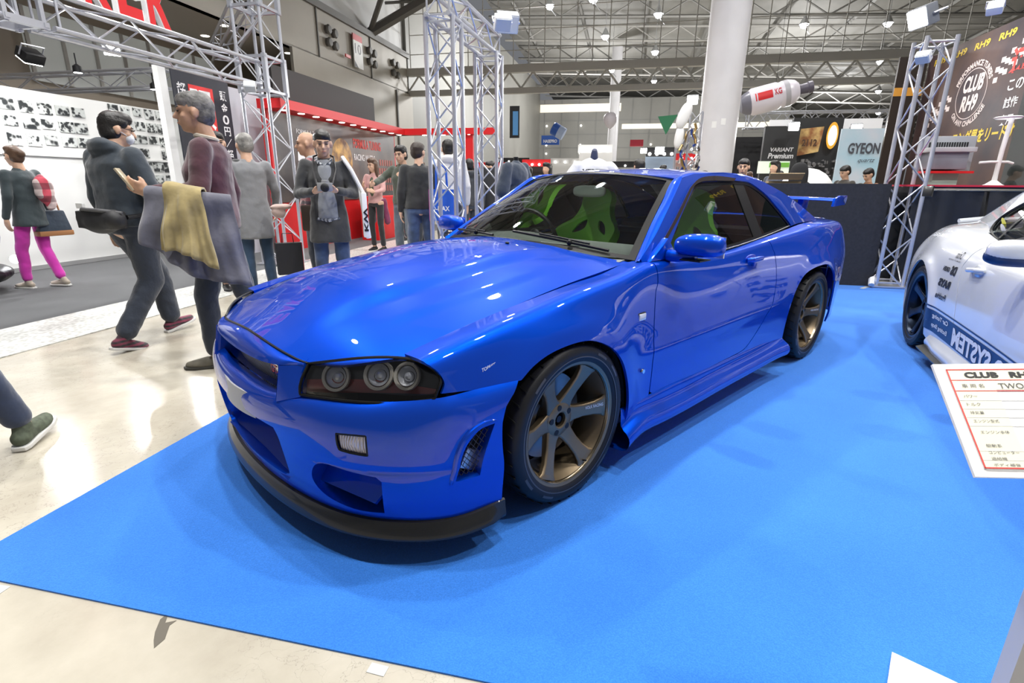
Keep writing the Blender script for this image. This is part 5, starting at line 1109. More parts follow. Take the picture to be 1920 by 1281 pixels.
def person(name, loc, face, h, label, J=None, head=(0, 0), build=1., top=None, trousers=None, shoes=None, hair=('short', None), skin=None, vox=.014, hands=((0, 0, -1), (0, 0, -1)), palms=((0, -1, 0), (0, 1, 0)), curl=.6, long=0, sole=None, sleeve=1., fold=.016, group=None, hood=0, skirt=0, eyes=True, nof=False):
    s = h/1.70; o = empty(name, (loc[0], loc[1], loc[2] if len(loc) > 2 else 0), math.radians(face), label, 'person', group)
    P = dict(pel=(0, 0, .93), wai=(0, 0, 1.06), che=(.01, 0, 1.27), nec=(-.01, 0, 1.43), hea=(.025, 0, 1.575), sl=(-.01, .175, 1.375), sr=(-.01, -.175, 1.375), el=(-.03, .235, 1.11), er=(-.03, -.235, 1.11), wl=(.04, .25, .87), wr=(.04, -.25, .87),
             hl=(0, .088, .90), hr=(0, -.088, .90), kl=(.02, .10, .49), kr=(.02, -.10, .49), al=(-.02, .105, .085), ar=(-.02, -.105, .085), tl=0, tr=0)
    if J: P.update(J)
    P = {k: (Vector(v)*s if not isinstance(v, (int, float)) else v) for k, v in P.items()}
    w = build*s; nv = .009 if vox < .012 else vox*.75
    Rh = Matrix.Rotation(math.radians(head[0]), 3, 'Z') @ Matrix.Rotation(math.radians(head[1]), 3, 'Y'); H = P['hea']
    hp = lambda x, y, z: H+Rh @ (Vector((x, y, z))*s)
    m = MB()                                                           # the body, one surface
    ell(m, hp(-.012, 0, .022), (.094*s, .077*s, .092*s), Rh); ell(m, hp(.018, 0, -.035), (.070*s, .061*s, .082*s), Rh); ell(m, hp(.050, 0, -.088), (.030*s, .030*s, .024*s), Rh)
    cap(m, hp(.086, 0, .008), hp(.106, 0, -.028), .009*s, .014*s, 8); ell(m, hp(.070, 0, .024), (.026*s, .052*s, .013*s), Rh); ell(m, hp(.082, 0, -.060), (.014*s, .026*s, .0105*s), Rh)
    for y in (-1, 1): ell(m, hp(.002, y*.079, -.008), (.020*s, .010*s, .032*s), Rh @ Matrix.Rotation(.2*y, 3, 'Z')); ell(m, hp(.060, y*.036, -.025), (.022*s, .022*s, .024*s), Rh)
    cap(m, H+Vector((-.02, 0, -.06))*s, P['nec']+Vector((-.01, 0, -.03))*s, .052*s, .060*s); cap(m, P['nec']-Vector((0, 0, .05))*s, P['che'], .07*w, .11*w); cap(m, P['che'], P['pel'], .11*w, .11*w)
    for a in 'lr':
        cap(m, P['nec']-Vector((0, 0, .10))*s, P['s'+a]-Vector((0, 0, .03))*s, .04*s, .030*s); cap(m, P['s'+a]-Vector((0, 0, .03))*s, P['e'+a], .032*s, .030*s); cap(m, P['e'+a], P['w'+a], .034*s, .023*s); cap(m, P['h'+a], P['k'+a], .07*s, .048*s); cap(m, P['k'+a], P['a'+a], .046*s, .032*s); cap(m, P['pel'], P['h'+a], .09*s, .08*s)
    if not nof:
        hand(m, P['wl'], hands[0], palms[0], curl, 1, s); hand(m, P['wr'], hands[1], palms[1], curl, -1, s)
    else:
        for a, i in (('l', 0), ('r', 1)): cap(m, P['w'+a], P['w'+a]+Vector(hands[i]).normalized()*.12*s, .024*s, .02*s, 8)
    b = remesh(m, 'body', skin or SK1, o, nv, 2)
    if eyes and vox < .02:
        for y in (-1, 1):
            q = MB(); ell(q, hp(.0865, y*.030, .004), (.006*s, .014*s, .0055*s), Rh, 10); q.build('eye', INK, b)
            q = MB(); cap(q, hp(.094, y*.014, .026), hp(.082, y*.050, .028), .0035*s, .003*s, 6); q.build('eyebrow', HB, b)
        q = MB(); ell(q, hp(.0945, 0, -.060), (.004*s, .021*s, .0035*s), Rh, 10); q.build('lips', pm('lip_pink', (.45, .17, .14), .5), b)
    hs_, hm = hair
    if hs_ != 'bald':
        q = MB(); ell(q, hp(-.020, 0, .040), (.096*s, .082*s, .088*s), Rh); ell(q, hp(-.040, 0, -.005), (.072*s, .078*s, .080*s), Rh)
        if hs_ == 'bowl': ell(q, hp(.012, 0, .078), (.084*s, .076*s, .050*s), Rh); ell(q, hp(-.03, 0, -.030), (.076*s, .082*s, .066*s), Rh); ell(q, hp(.022, .052, .045), (.040*s, .030*s, .042*s), Rh); ell(q, hp(.022, -.052, .045), (.040*s, .030*s, .042*s), Rh)
        if hs_ == 'short': ell(q, hp(.010, 0, .070), (.084*s, .074*s, .050*s), Rh); ell(q, hp(.040, .012, .062), (.050*s, .058*s, .034*s), Rh)
        if hs_ == 'long': ell(q, hp(.025, 0, .085), (.075*s, .076*s, .048*s), Rh); [cap(q, hp(-.01, y*.072, .02), hp(-.01, y*.085, -.24), .032*s, .030*s) for y in (-1, 1)]; cap(q, hp(-.06, 0, 0), hp(-.075, 0, -.25), .06*s, .05*s)
        if hs_ == 'bun': ell(q, hp(-.10, 0, .03), (.05*s, .05*s, .05*s), Rh); ell(q, hp(.02, 0, .085), (.07*s, .07*s, .04*s), Rh)
        hh = remesh(q, 'hair', hm or HB, o, nv*.9, 4); dd = hh.modifiers.new('d', 'DISPLACE'); dd.texture = _htex; dd.strength = .005*s; dd.mid_level = .45
    m = MB()                                                           # upper garment
    che, pel, wai, nec = P['che'], P['pel'], P['wai'], P['nec']; sw_ = (P['sl']-P['sr']).length/2/(.175*s); sm = (P['sl']+P['sr'])/2
    rg = [(nec+Vector((.0, 0, .018))*s, .058*s, .060*s), (nec-Vector((.0, 0, .012))*s, .064*s, .070*s), (sm+Vector((.002, 0, .022))*s, .085*w, .125*w*sw_), (sm-Vector((0, 0, .045))*s, .108*w, .160*w*sw_), (che-Vector((0, 0, .02))*s, .122*w, .168*w*sw_), ((wai+che)/2-Vector((0, 0, .02))*s, .118*w, .158*w), (wai-Vector((0, 0, .02))*s, .116*w, .152*w), (pel+Vector((0, 0, .03))*s, .124*w, .168*w)]
    if long: rg += [(pel-Vector((0, 0, .06))*s, .132*w, .178*w), (pel-Vector((-.01, 0, long))*s, .150*w, .196*w)]
    else: rg += [(pel-Vector((0, 0, .035))*s, .120*w, .168*w)]
    eloft(m, rg)
    for a in 'lr':
        S_, E_, W_ = P['s'+a], P['e'+a], P['w'+a]; cap(m, nec-Vector((0, 0, .09))*s, S_-Vector((0, 0, .010))*s, .062*w, .058*w); cap(m, S_, E_, .060*w, .051*w); cap(m, E_, E_+(W_-E_)*.93*sleeve, .051*w, (.040 if sleeve > .9 else .046)*w)
    if hood: q = nec+Vector((-.055, 0, .0))*s; ell(m, q, (.085*s, .135*s, .06*s)); ell(m, q+Vector((-.03, 0, .03))*s, (.06*s, .115*s, .045*s)); cap(m, nec+Vector((.02, .08, -.02))*s, nec+Vector((.05, .03, -.08))*s, .04*s, .03*s); cap(m, nec+Vector((.02, -.08, -.02))*s, nec+Vector((.05, -.03, -.08))*s, .04*s, .03*s)
    remesh(m, 'coat' if long else 'jacket', top, o, vox, 5, fold)
    m = MB()
    eloft(m, [(wai-Vector((0, 0, .03))*s, .104*w, .140*w), (pel, .112*w, .158*w), (pel-Vector((0, 0, .09))*s, .108*w, .156*w)])
    for a in 'lr':
        h_, k_, a_ = P['h'+a], P['k'+a], P['a'+a]; cap(m, h_, k_, .086*w, .066*w); cap(m, k_, a_+(k_-a_)*.13, .064*w, .056*w)
    remesh(m, 'trousers', trousers, o, vox, 4, fold*.9)
    for a in 'lr':
        A = P['a'+a]; pt = P['t'+a]; R = Matrix.Rotation(pt if isinstance(pt, (int, float)) else 0, 3, 'Y'); q = MB()
        f = lambda x, y, z: A+R @ (Vector((x, y, z-.085))*s)
        cap(q, f(-.045, 0, .045), f(.12, 0, .032), .038*s, .030*s); cap(q, f(.05, .0, .04), f(.165, .004, .028), .040*s, .026*s); cap(q, f(-.025, 0, .05), f(-.01, 0, .085), .036*s, .038*s); ell(q, f(.10, 0, .03), (.09*s, .046*s, .026*s), R)
        sh = remesh(q, 'shoe', shoes or INK, o, .010, 3); q = MB(); q.M = Matrix.Translation(A) @ R.to_4x4()
        ol = [(-.085, -.026), (-.06, -.037), (.05, -.043), (.13, -.047), (.185, -.032), (.205, 0), (.185, .032), (.13, .046), (.05, .038), (-.06, .036), (-.085, .026)]
        q.prism([(x*s, y*s) for x, y in ol], -.085*s, -.066*s); q.build('sole', sole or pm('sole_white', (.68, .67, .64), .6), sh, bevel=.004)
    o['_h'] = h; del o['_h']
    return o, P, s
_htex = bpy.data.textures.new('strands', 'CLOUDS'); _htex.noise_scale = .035
def plaid(n, c1, c2, c3, sc=30):
    m = cloth(n, c1); nt = m.node_tree; b = nt.nodes['Principled BSDF']; N = nt.nodes.new; L = nt.links.new; tc = N('ShaderNodeTexCoord'); sx = N('ShaderNodeSeparateXYZ'); L(tc.outputs['Object'], sx.inputs[0])
    def bars(sock, f_, th):
        a = N('ShaderNodeMath'); a.operation = 'MULTIPLY'; a.inputs[1].default_value = f_; L(sock, a.inputs[0]); s_ = N('ShaderNodeMath'); s_.operation = 'SINE'; L(a.outputs[0], s_.inputs[0]); g = N('ShaderNodeMath'); g.operation = 'GREATER_THAN'; g.inputs[1].default_value = th; L(s_.outputs[0], g.inputs[0]); return g.outputs[0]
    ad = N('ShaderNodeMath'); L(sx.outputs[0], ad.inputs[0]); L(sx.outputs[1], ad.inputs[1])
    A = bars(ad.outputs[0], sc*2.6, .0); B = bars(sx.outputs[2], sc*3.2, .0); m1 = N('ShaderNodeMix'); m1.data_type = 'RGBA'; m1.inputs[6].default_value = c1+(1,); m1.inputs[7].default_value = c2+(1,); L(A, m1.inputs[0])
    m2 = N('ShaderNodeMix'); m2.data_type = 'RGBA'; m2.inputs[7].default_value = c3+(1,); L(m1.outputs[2], m2.inputs[6]); h_ = N('ShaderNodeMath'); h_.operation = 'MULTIPLY'; h_.inputs[1].default_value = .6; L(B, h_.inputs[0]); L(h_.outputs[0], m2.inputs[0]); L(m2.outputs[2], b.inputs['Base Color']); return m
NAVY = cloth('navy_hoodie', (.020, .030, .042)); JEAN = cloth('dark_jeans', (.022, .030, .048), bs=14); BJEAN = cloth('blue_jeans', (.045, .085, .19), noise=.5, ns=7); GJEAN = cloth('washed_jeans', (.10, .13, .17), noise=.4, ns=6)
BLK = cloth('black_wool', (.020, .021, .022)); MAR = cloth('maroon_sweater', (.085, .022, .035), noise=.45, ns=4); GRY = cloth('grey_wool_coat', (.20, .205, .215)); CHK = plaid('plaid_shirt', (.42, .26, .26), (.035, .02, .03), (.20, .035, .045))
CHUCK = plaid('plaid_sneaker', (.02, .02, .022), (.05, .02, .03), (.30, .04, .09), 60); KHK = pm('khaki_shoe', (.16, .145, .11), .8, noise=.3, ns=20)
# man in navy hoodie
o, P, s = person('person', (-.76, 2.87, 0), 25, 1.72, 'stocky man in dark navy hoodie walking with black waist bag and face mask', dict(sl=(-.01, .195, 1.37), sr=(-.01, -.195, 1.37), hr=(0, -.09, .90), kr=(.02, -.10, .49), ar=(-.27, -.11, .10), al=(.26, .10, .10), kl=(.22, .10, .50), tr=.25, tl=-.22, er=(.02, -.29, 1.12), wr=(.18, -.26, .90), hea=(.045, 0, 1.565)), head=(-30, 8), build=1.3, top=NAVY, trousers=JEAN, shoes=CHUCK, hair=('bowl', HB), vox=.011, hood=1, fold=.02)
m = MB(); Rh = Matrix.Rotation(math.radians(-30), 3, 'Z') @ Matrix.Rotation(math.radians(8), 3, 'Y'); H = P['hea']
ell(m, H+Rh @ Vector((.066, 0, -.050)), (.040, .058, .044), Rh); [cap(m, H+Rh @ Vector((.06, y*.05, -.035)), H+Rh @ Vector((.005, y*.082, -.01)), .003, .003, 6) for y in (-1, 1)]; m.build('face_mask', pm('mask_white', (.72, .74, .78), .8), o)
m = MB(); [m.tube([tuple(H+Rh @ Vector(v)) for v in ((.1, y*.012, .006), (.106, y*.03, .016), (.098, y*.055, .008), (.0, y*.084, .012))], .0025, 6) for y in (-1, 1)]; m.build('glasses', INK, o)
R25 = Matrix.Rotation(math.radians(25), 3, 'Z')
o2 = empty('waist_bag', Vector((-.76, 2.87, 0)), math.radians(25), 'long black waist bag worn at the back of the hoodie man', 'bag')
m = MB(); cap(m, (-.19, .14, .965), (-.22, -.20, .965), .072, .072, 20); ell(m, (-.21, -.03, .945), (.075, .19, .085)); m.box((-.20, -.03, .96), (.13, .36, .12)); b_ = remesh(m, 'bag_body', pm('bag_nylon', (.014, .014, .016), .6), o2, .012, 3); m = MB(); m.tube([(-.20, .18, 1.02), (-.27, .05, 1.035), (-.28, -.15, 1.03), (-.20, -.26, 1.01)], .012, 8); m.build('flap_piping', pm('bag_grey', (.09, .09, .095), .6), b_)
m = MB(); m.tube([(-.16, -.24, .98), (.10, -.22, 1.0), (.19, .0, .99), (.10, .22, 1.0), (-.16, .20, .98)], .016, 8); m.build('belt_strap', BLACK, o2); m = MB(); m.box((-.245, .10, 1.055), (.02, .07, .035)); m.build('label_patch', WHT, b_)
# grey-haired man with coat over the arm
o, P, s = person('person', (-.42, 1.86, 0), 152, 1.76, 'grey-haired man in maroon sweater and jeans looking aside, phone in hand', dict(al=(.10, .10, .085), kl=(.10, .11, .49), ar=(-.36, -.12, .13), kr=(-.08, -.10, .47), tr=.45, el=(.00, .27, 1.13), wl=(.27, .22, 1.12), er=(-.06, -.25, 1.12), wr=(-.03, -.24, .90), hea=(.035, 0, 1.58)), head=(14, 0), build=1.08, top=MAR, trousers=JEAN, shoes=KHK, hair=('short', HG), skin=SK2, vox=.011, hands=((.8, -.1, .35), (0, 0, -1)), palms=((-.2, -1, .2), (0, 1, 0)), sole=pm('sole_dark', (.05, .048, .04), .7))
m = MB(); m.tube([tuple(P['nec']+Vector((.055*math.cos(a)+.0, .068*math.sin(a), .012+.012*math.cos(a)))) for a in np.linspace(0, 2*PI, 25)[:-1]], .016, 8, closed=True, cap=False); m.build('shirt_collar', cloth('beige_collar', (.38, .34, .28)), o)
ph = empty('smartphone', Vector((-.42, 1.86, 0)), math.radians(152), 'pale smartphone held up by the grey-haired man', 'phone'); m = MB(); m.box((.405, .205, 1.235), (.012, .07, .145), R=Matrix.Rotation(.55, 3, 'Y')); m.build('phone_body', pm('phone_gold', (.55, .47, .33), .3, .5), ph, bevel=.003)
def drape(name, ax, ztop, zbot, pts_in, mat, parent, thick=.012, amp=.03, seed=0, hem=0.):
    """cloth hanging over a forearm: ax list of (x,y) along the arm"""
    n = 60; k = 34; vs = []; fs = []; r_ = random.Random(seed); ph_ = [r_.uniform(0, 6) for _ in range(4)]
    ax = np.array(ax, float); t = np.linspace(0, 1, n); cx = np.interp(t, np.linspace(0, 1, len(ax)), ax[:, 0]); cy = np.interp(t, np.linspace(0, 1, len(ax)), ax[:, 1]); dx = np.gradient(cx); dy = np.gradient(cy); L_ = np.hypot(dx, dy); nx, ny = -dy/L_, dx/L_
    for i in range(n):
        for j in range(k):
            u = j/(k-1)*2-1; a = abs(u); zb = zbot[0]+(zbot[1]-zbot[0])*t[i]+hem*math.sin(t[i]*7+ph_[0]); zt = np.interp(t[i], [0, 1], ztop)
            if a < .16: off = .065*math.sin(a/.16*PI/2); z = zt+.055*math.cos(a/.16*PI/2)
            else: f_ = (a-.16)/.84; off = .065+.05*f_; z = zt-(zt-zb)*f_
            f_ = max(0, (a-.16)/.84); w_ = amp*f_*(math.sin(t[i]*17+ph_[1]+z*2)+.6*math.sin(t[i]*31+ph_[2]-z*5))+.012*math.sin(z*22+t[i]*6)
            off = (off+w_)*(1 if u > 0 else -1); spread = 1+.25*f_*(t[i]-.5)*2*0
            vs.append((cx[i]+nx[i]*off+(t[i]-.5)*.10*f_*dx[i]/L_[i], cy[i]+ny[i]*off+(t[i]-.5)*.10*f_*dy[i]/L_[i], z))
    for i in range(n-1):
        for j in range(k-1): fs.append((i*k+j, (i+1)*k+j, (i+1)*k+j+1, i*k+j+1))
    o = mesh_obj(name, vs, fs, mat, parent, True); sd = o.modifiers.new('t', 'SOLIDIFY'); sd.thickness = thick; return o
ct = empty('folded_coat', Vector((-.42, 1.86, 0)), math.radians(152), 'slate grey coat with mustard lining hanging over the arm of the grey-haired man', 'coat')
drape('coat_shell', [(-.16, .29), (-.03, .33), (.12, .31), (.27, .25)], (1.10, 1.15), (.56, .86), 0, cloth('slate_suede', (.15, .15, .19), noise=.35, ns=4), ct, amp=.022, seed=3, hem=.03)
drape('coat_lining', [(-.04, .375), (.05, .375), (.14, .345)], (1.14, 1.175), (.74, .86), 0, cloth('mustard_fleece', (.42, .33, .14), noise=.3, ns=9), ct, amp=.016, seed=5, hem=.02)
# woman at the far left
o, P, s = person('person', (-1.20, 6.25, 0), 128, 1.60, 'woman in dark coat and magenta trousers with brown hair bun at picture edge', dict(er=(-.02, -.24, 1.12), wr=(.08, -.26, .92), al=(.15, .1, .09), kl=(.12, .1, .48), ar=(-.14, -.1, .1)), top=cloth('dark_teal_coat', (.028, .042, .048)), trousers=cloth('magenta_leggings', (.55, .03, .36)), hair=('bun', HBR), vox=.014, long=.16, shoes=cloth('beige_boot', (.35, .3, .24)))
o = empty('handbag', Vector((-1.02, 6.30, .60)), .4, 'navy handbag with tan bottom hanging beside the magenta trousers', 'bag'); m = MB(); m.box((0, 0, .17), (.34, .13, .24), taper=.75); m.build('bag_body', cloth('navy_canvas', (.03, .045, .07)), o, bevel=.02); m = MB(); m.box((0, 0, .03), (.35, .14, .06)); m.build('bag_base', pm('tan_leather', (.36, .16, .06), .5), o, bevel=.015); m = MB(); m.tube([(-.1, 0, .28), (-.08, 0, .42), (0, 0, .48), (.08, 0, .42), (.1, 0, .28)], .010, 8); m.build('bag_handle', MATS['tan_leather'], o)
m = MB(); ell(m, (0, 0, 0), (.09, .07, .17)); ell(m, (.03, .02, -.12), (.06, .05, .12)); o = remesh(m, 'scarf', plaid('red_floral', (.62, .08, .12), (.75, .6, .58), (.08, .02, .03), 14), None, .012, 2, .03); o.location = (-1.03, 6.15, 1.13); tag(o, 'red and white patterned scarf above the navy handbag', 'scarf')
# back of grey coat, man between
o, P, s = person('person', (.55, 4.12, 0), 84, 1.72, 'grey-haired person seen from behind in long light grey coat', dict(er=(.05, -.26, 1.13), wr=(.16, -.27, .95)), head=(10, 10), top=GRY, trousers=cloth('teal_jeans', (.02, .05, .10)), hair=('short', pm('hair_silver', (.30, .29, .27), .6, noise=.6, ns=18, bump=.35, bs=70, bd=.01)), vox=.014, long=.30)
o = empty('paper_bag', Vector((.76, 3.80, .26)), -.2, 'black paper shopping bag with red side below the grey coat', 'bag'); m = MB(); m.box((0, 0, .17), (.26, .10, .34)); m.build('bag_body', pm('black_card', (.02, .02, .022), .5), o, smooth=False); m = MB(); m.box((.132, 0, .17), (.006, .1, .34)); m.build('bag_side', pm('red_card', (.5, .03, .05), .5), o, smooth=False); m = MB(); m.tube([(-.06, 0, .33), (-.05, 0, .44), (.05, 0, .44), (.06, 0, .33)], .005, 6); m.build('bag_handle', INK, o)
m = MB(); ell(m, (0, 0, 0), (.12, .07, .028)); ell(m, (-.03, 0, -.05), (.07, .05, .07)); o = remesh(m, 'folded_garment', cloth('beige_pink_cloth', (.48, .36, .32)), None, .012, 2, .03); o.location = (.72, 3.78, .98); tag(o, 'folded beige garment held beside the light grey coat', 'garment')
person('person', (.42, 4.62, 0), 262, 1.76, 'dark-haired man facing out between two grey-haired visitors', top=BLK, trousers=JEAN, hair=('short', HB), vox=.016)
# bald man in plaid
o, P, s = person('person', (1.02, 3.62, 0), 150, 1.74, 'bald man in pink and black plaid shirt with grey hood and shoulder bag', dict(er=(-.06, -.25, 1.12), wr=(.0, -.26, .90), el=(-.03, .27, 1.12), wl=(.05, .27, .90)), head=(12, 4), build=1.16, top=CHK, trousers=JEAN, hair=('bald', None), skin=SK2, vox=.013)
m = MB(); q = P['nec']; ell(m, q+Vector((-.06, 0, .0)), (.08, .13, .05)); cap(m, q+Vector((.0, .085, 0)), q+Vector((.06, .05, -.06)), .035, .03); cap(m, q+Vector((.0, -.085, 0)), q+Vector((.06, -.05, -.06)), .035, .03); remesh(m, 'hood', cloth('grey_hood', (.30, .31, .32)), o, .012, 3, .01)
o2 = empty('shoulder_bag', Vector((1.02, 3.62, 0)), math.radians(150), 'brown leather shoulder bag at hip of the plaid shirt man', 'bag'); m = MB(); m.box((-.05, .30, .88), (.30, .10, .26)); m.build('bag_body', pm('brown_leather', (.035, .022, .016), .5), o2, bevel=.025); m = MB(); m.tube([(-.12, .30, 1.0), (-.17, .20, 1.3), (-.10, .05, 1.50), (.05, -.10, 1.44), (.12, -.14, 1.38)], .013, 8); m.build('bag_strap', INK, o2)
# man with camera
o, P, s = person('person', (.86, 2.95, 0), 243, 1.71, 'young man in open black coat looking down at the camera in his hands', dict(el=(.04, .25, 1.12), er=(.04, -.25, 1.12), wl=(.25, .10, 1.15), wr=(.25, -.11, 1.14), hea=(.045, 0, 1.565)), head=(6, 9), top=cloth('charcoal_coat', (.030, .031, .033)), trousers=BJEAN, hair=('short', HB), vox=.012, long=.26, hands=((.5, -.75, .15), (.5, .75, .15)), palms=((0, -.3, 1), (0, .3, 1)), curl=.9)
m = MB(); eloft(m, [(Vector((.030, 0, 1.435)), .05, .045), (Vector((.050, 0, 1.36)), .075, .065), (Vector((.055, 0, 1.22)), .082, .085), (Vector((.055, 0, 1.05)), .080, .10), (Vector((.058, 0, .90)), .086, .115)]); remesh(m, 'sweater', cloth('grey_sweater', (.21, .225, .25)), o, .012, 4, .01)
m = MB(); m.tube([(.03, .07, 1.44), (.085, .045, 1.40), (.098, .0, 1.375), (.085, -.045, 1.40), (.03, -.07, 1.44)], .014, 8); m.build('shirt_collar', plaid('check_collar', (.5, .52, .55), (.03, .04, .06), (.1, .11, .14), 60), o); m = MB(); m.tube([(.10, -.10, .90), (.13, 0, .885), (.10, .10, .90)], .018, 8); m.build('shirt_hem', MATS['check_collar'], o)
c = empty('camera', Vector((.86, 2.95, 0)), math.radians(243), 'small silver camera with black lens held by the man in the black coat', 'camera'); m = MB(); m.box((.335, 0, 1.19), (.05, .13, .075)); m.box((.335, 0, 1.235), (.04, .05, .03)); m.build('camera_body', pm('camera_silver', (.45, .45, .46), .35, .6), c, bevel=.006); m = MB(); m.M = Matrix.Translation((.36, 0, 1.185)); m.lathe([(.001, .075), (.026, .075), (.034, .07), (.035, 0), (.038, 0)], 24, axis='x'); m.build('camera_lens', INK, c); m = MB(); m.tube([(.31, .065, 1.21), (.16, .10, 1.34), (.02, .09, 1.46), (-.06, 0, 1.50), (.02, -.09, 1.46), (.16, -.10, 1.34), (.31, -.065, 1.21)], .009, 6); m.build('camera_strap', INK, c)
t = empty('tote_bag', Vector((.86, 2.95, 0)), math.radians(243), 'white tote bag with black print on shoulder of the man in the black coat', 'bag'); m = MB(); m.box((.02, .335, .93), (.10, .05, .46), R=Matrix.Rotation(.1, 3, 'X')); m.bx(-.10, .31, .72, .16, .36, 1.14); m.build('bag_body', WHT, t, bevel=.012); m = MB(); m.tube([(.06, .34, 1.12), (.10, .24, 1.34), (.05, .17, 1.455), (-.06, .19, 1.42), (-.10, .33, 1.12)], .020, 8); m.build('bag_strap', WHT, t); text('bag_print', 'KW', INK, t, (.165, .32, .78), (0, 0, 1), (0, 1, 0), w=.22, h=.04, bold=.03)
# group in front of the red booth
o, P, s = person('person', (3.62, 6.92, 0), 205, 1.66, 'woman with long brown hair in pale pink jacket beside the red booth', dict(er=(.06, -.22, 1.14), wr=(.20, -.10, 1.20), el=(.05, .22, 1.14), wl=(.18, .12, 1.10)), head=(-15, 5), build=.88, top=cloth('pink_jacket', (.60, .34, .32)), trousers=cloth('black_leggings', (.015, .015, .017)), hair=('long', HBR), vox=.014, hands=((.7, -.5, .3), (.7, .3, .4)))
m = MB(); ell(m, (.045, 0, 1.15), (.085, .07, .20)); remesh(m, 'shirt', cloth('olive_shirt', (.06, .07, .035)), o, .014, 2); m = MB(); cap(m, (-.09, .12, .92), (-.11, .16, .55), .05, .06); cap(m, (-.09, -.12, .92), (-.11, -.16, .55), .05, .06); ell(m, (-.02, 0, .93), (.12, .16, .05)); remesh(m, 'tied_shirt', cloth('plum_shirt', (.16, .02, .07)), o, .016, 2, .02)
person('person', (2.95, 4.90, 0), 203, 1.76, 'man in olive jacket pointing past the woman in pink', dict(er=(.16, -.24, 1.25), wr=(.40, -.20, 1.18), el=(-.03, .24, 1.12)), head=(0, 8), top=cloth('olive_jacket', (.045, .055, .038)), trousers=GJEAN, hair=('bowl', HB), vox=.014, hands=((0, 0, -1), (1, .1, -.1)))
person('person', (2.52, 3.84, 0), 58, 1.73, 'man in black jacket and blue jeans seen from behind carrying blue bag', head=(-35, 0), build=1.1, top=BLK, trousers=BJEAN, hair=('short', pm('hair_dark_brown', (.03, .018, .012), .5, bump=.35, bs=70, bd=.01)), vox=.013)
t = empty('gift_bag', Vector((2.60, 3.48, .78)), -.75, 'royal blue gift bag with magenta edge behind the first middle tower', 'bag'); m = MB(); m.box((0, 0, .19), (.30, .10, .38)); m.build('bag_body', pm('bag_blue', (.02, .10, .52), .35), t, smooth=False); m = MB(); m.box((-.152, 0, .19), (.006, .10, .38)); m.build('bag_edge', pm('bag_magenta', (.5, .05, .35), .4), t, smooth=False); m = MB(); m.tube([(-.07, 0, .38), (-.06, 0, .62), (.0, 0, .68), (.06, 0, .62), (.07, 0, .38)], .014, 8); m.build('bag_handle', MATS['bag_blue'], t); text('bag_print', 'D-MAX', WHT, t, (-.12, -.052, .12), (1, 0, 0), (0, 0, 1), w=.22, h=.06, bold=.02)
person('person', (3.38, 4.36, 0), 62, 1.84, 'person in white hoodie behind the first middle tower', build=1.15, hood=1, top=cloth('white_hoodie', (.62, .61, .62)), trousers=JEAN, hair=('short', HB), vox=.015, nof=True)
person('person', (4.45, 5.20, 0), 70, 1.64, 'person in dark hooded parka seen between the middle towers', build=1.1, hood=1, top=cloth('dark_parka', (.035, .038, .045)), trousers=JEAN, hair=('short', HB), vox=.016, nof=True)
person('person', (6.20, 1.30, 0), 196, 1.60, 'dark-haired man facing the camera behind the coupe roof', head=(0, 5), top=BLK, trousers=JEAN, hair=('short', HB), vox=.012, nof=True)
person('person', (5.45, 2.50, 0), 60, 1.60, 'person with thick dark hair seen from behind above the coupe roof', top=cloth('dark_coat_2', (.03, .03, .035)), trousers=JEAN, hair=('bowl', HB), vox=.016, nof=True)
person('person', (9.6, .95, 0), 150, 1.60, 'person in dark jacket leaning before the pale lettered board, nearer the round column', head=(0, 20), top=cloth('brown_black', (.03, .025, .02)), trousers=JEAN, hair=('short', HB), vox=.018, nof=True)
person('person', (9.75, .62, 0), 150, 1.55, 'person in olive and orange jacket before the pale lettered board', head=(0, 25), top=cloth('olive_orange', (.25, .10, .04), noise=.8, ns=4, col2=(.05, .06, .03)), trousers=JEAN, hair=('short', HB), vox=.018, nof=True)
# walker whose leg enters at the lower left
person('person', (-1.93, 1.03, 0), 62, 1.80, 'passer-by whose jeans leg and green sneaker enter at the lower left edge', dict(hr=(0, -.09, .90), kr=(.20, -.15, .50), ar=(.30, -.23, .10), al=(-.42, .12, .12), kl=(-.12, .1, .48), tr=-.12, tl=.4), top=cloth('passer_jacket', (.05, .06, .08)), trousers=cloth('indigo_jeans', (.022, .035, .075)), shoes=pm('green_quilted_sneaker', (.10, .12, .08), .8, noise=.4, ns=40), hair=('short', HB), vox=.012)
# small crowd far behind
r_ = random.Random(11); tops = [cloth('crowd_%d' % i, c) for i, c in enumerate(((.03, .03, .035), (.12, .12, .13), (.05, .06, .09), (.30, .28, .27), (.14, .05, .04), (.06, .07, .05)))]
crowd = [(5.2, 5.5), (5.9, 5.9), (6.5, 5.3), (7.2, 6.5), (6.8, 7.6), (8.0, 5.2), (9.0, 6.6), (8.6, 4.3), (10.2, 5.0), (11.5, 6.4), (7.6, 3.4), (9.6, 3.6), (11.0, 2.6), (12.5, 3.9), (8.9, 1.9), (10.6, 1.9), (5.0, 8.2), (5.8, 9.4), (13.5, 2.0), (4.6, 6.9)]
for i, (x, y) in enumerate(crowd):
    if i < 3: person('person', (x, y, 0), r_.uniform(0, 360), r_.uniform(1.56, 1.7), 'visitor standing far behind the middle towers', top=tops[i], trousers=JEAN, hair=(('short', 'bowl', 'long')[i], (HB, HBR, HB)[i]), vox=.022, nof=True, group='visitors far behind the middle towers', eyes=False)
base = [o for o in bpy.data.objects if o.get('group') == 'visitors far behind the middle towers']
for i, (x, y) in enumerate(crowd[3:]): c = dup(base[i % 3]); c.location = (x, y, 0); c.rotation_euler = (0, 0, r_.uniform(0, 6.28)); c.scale = (1, 1, r_.uniform(.93, 1.04))
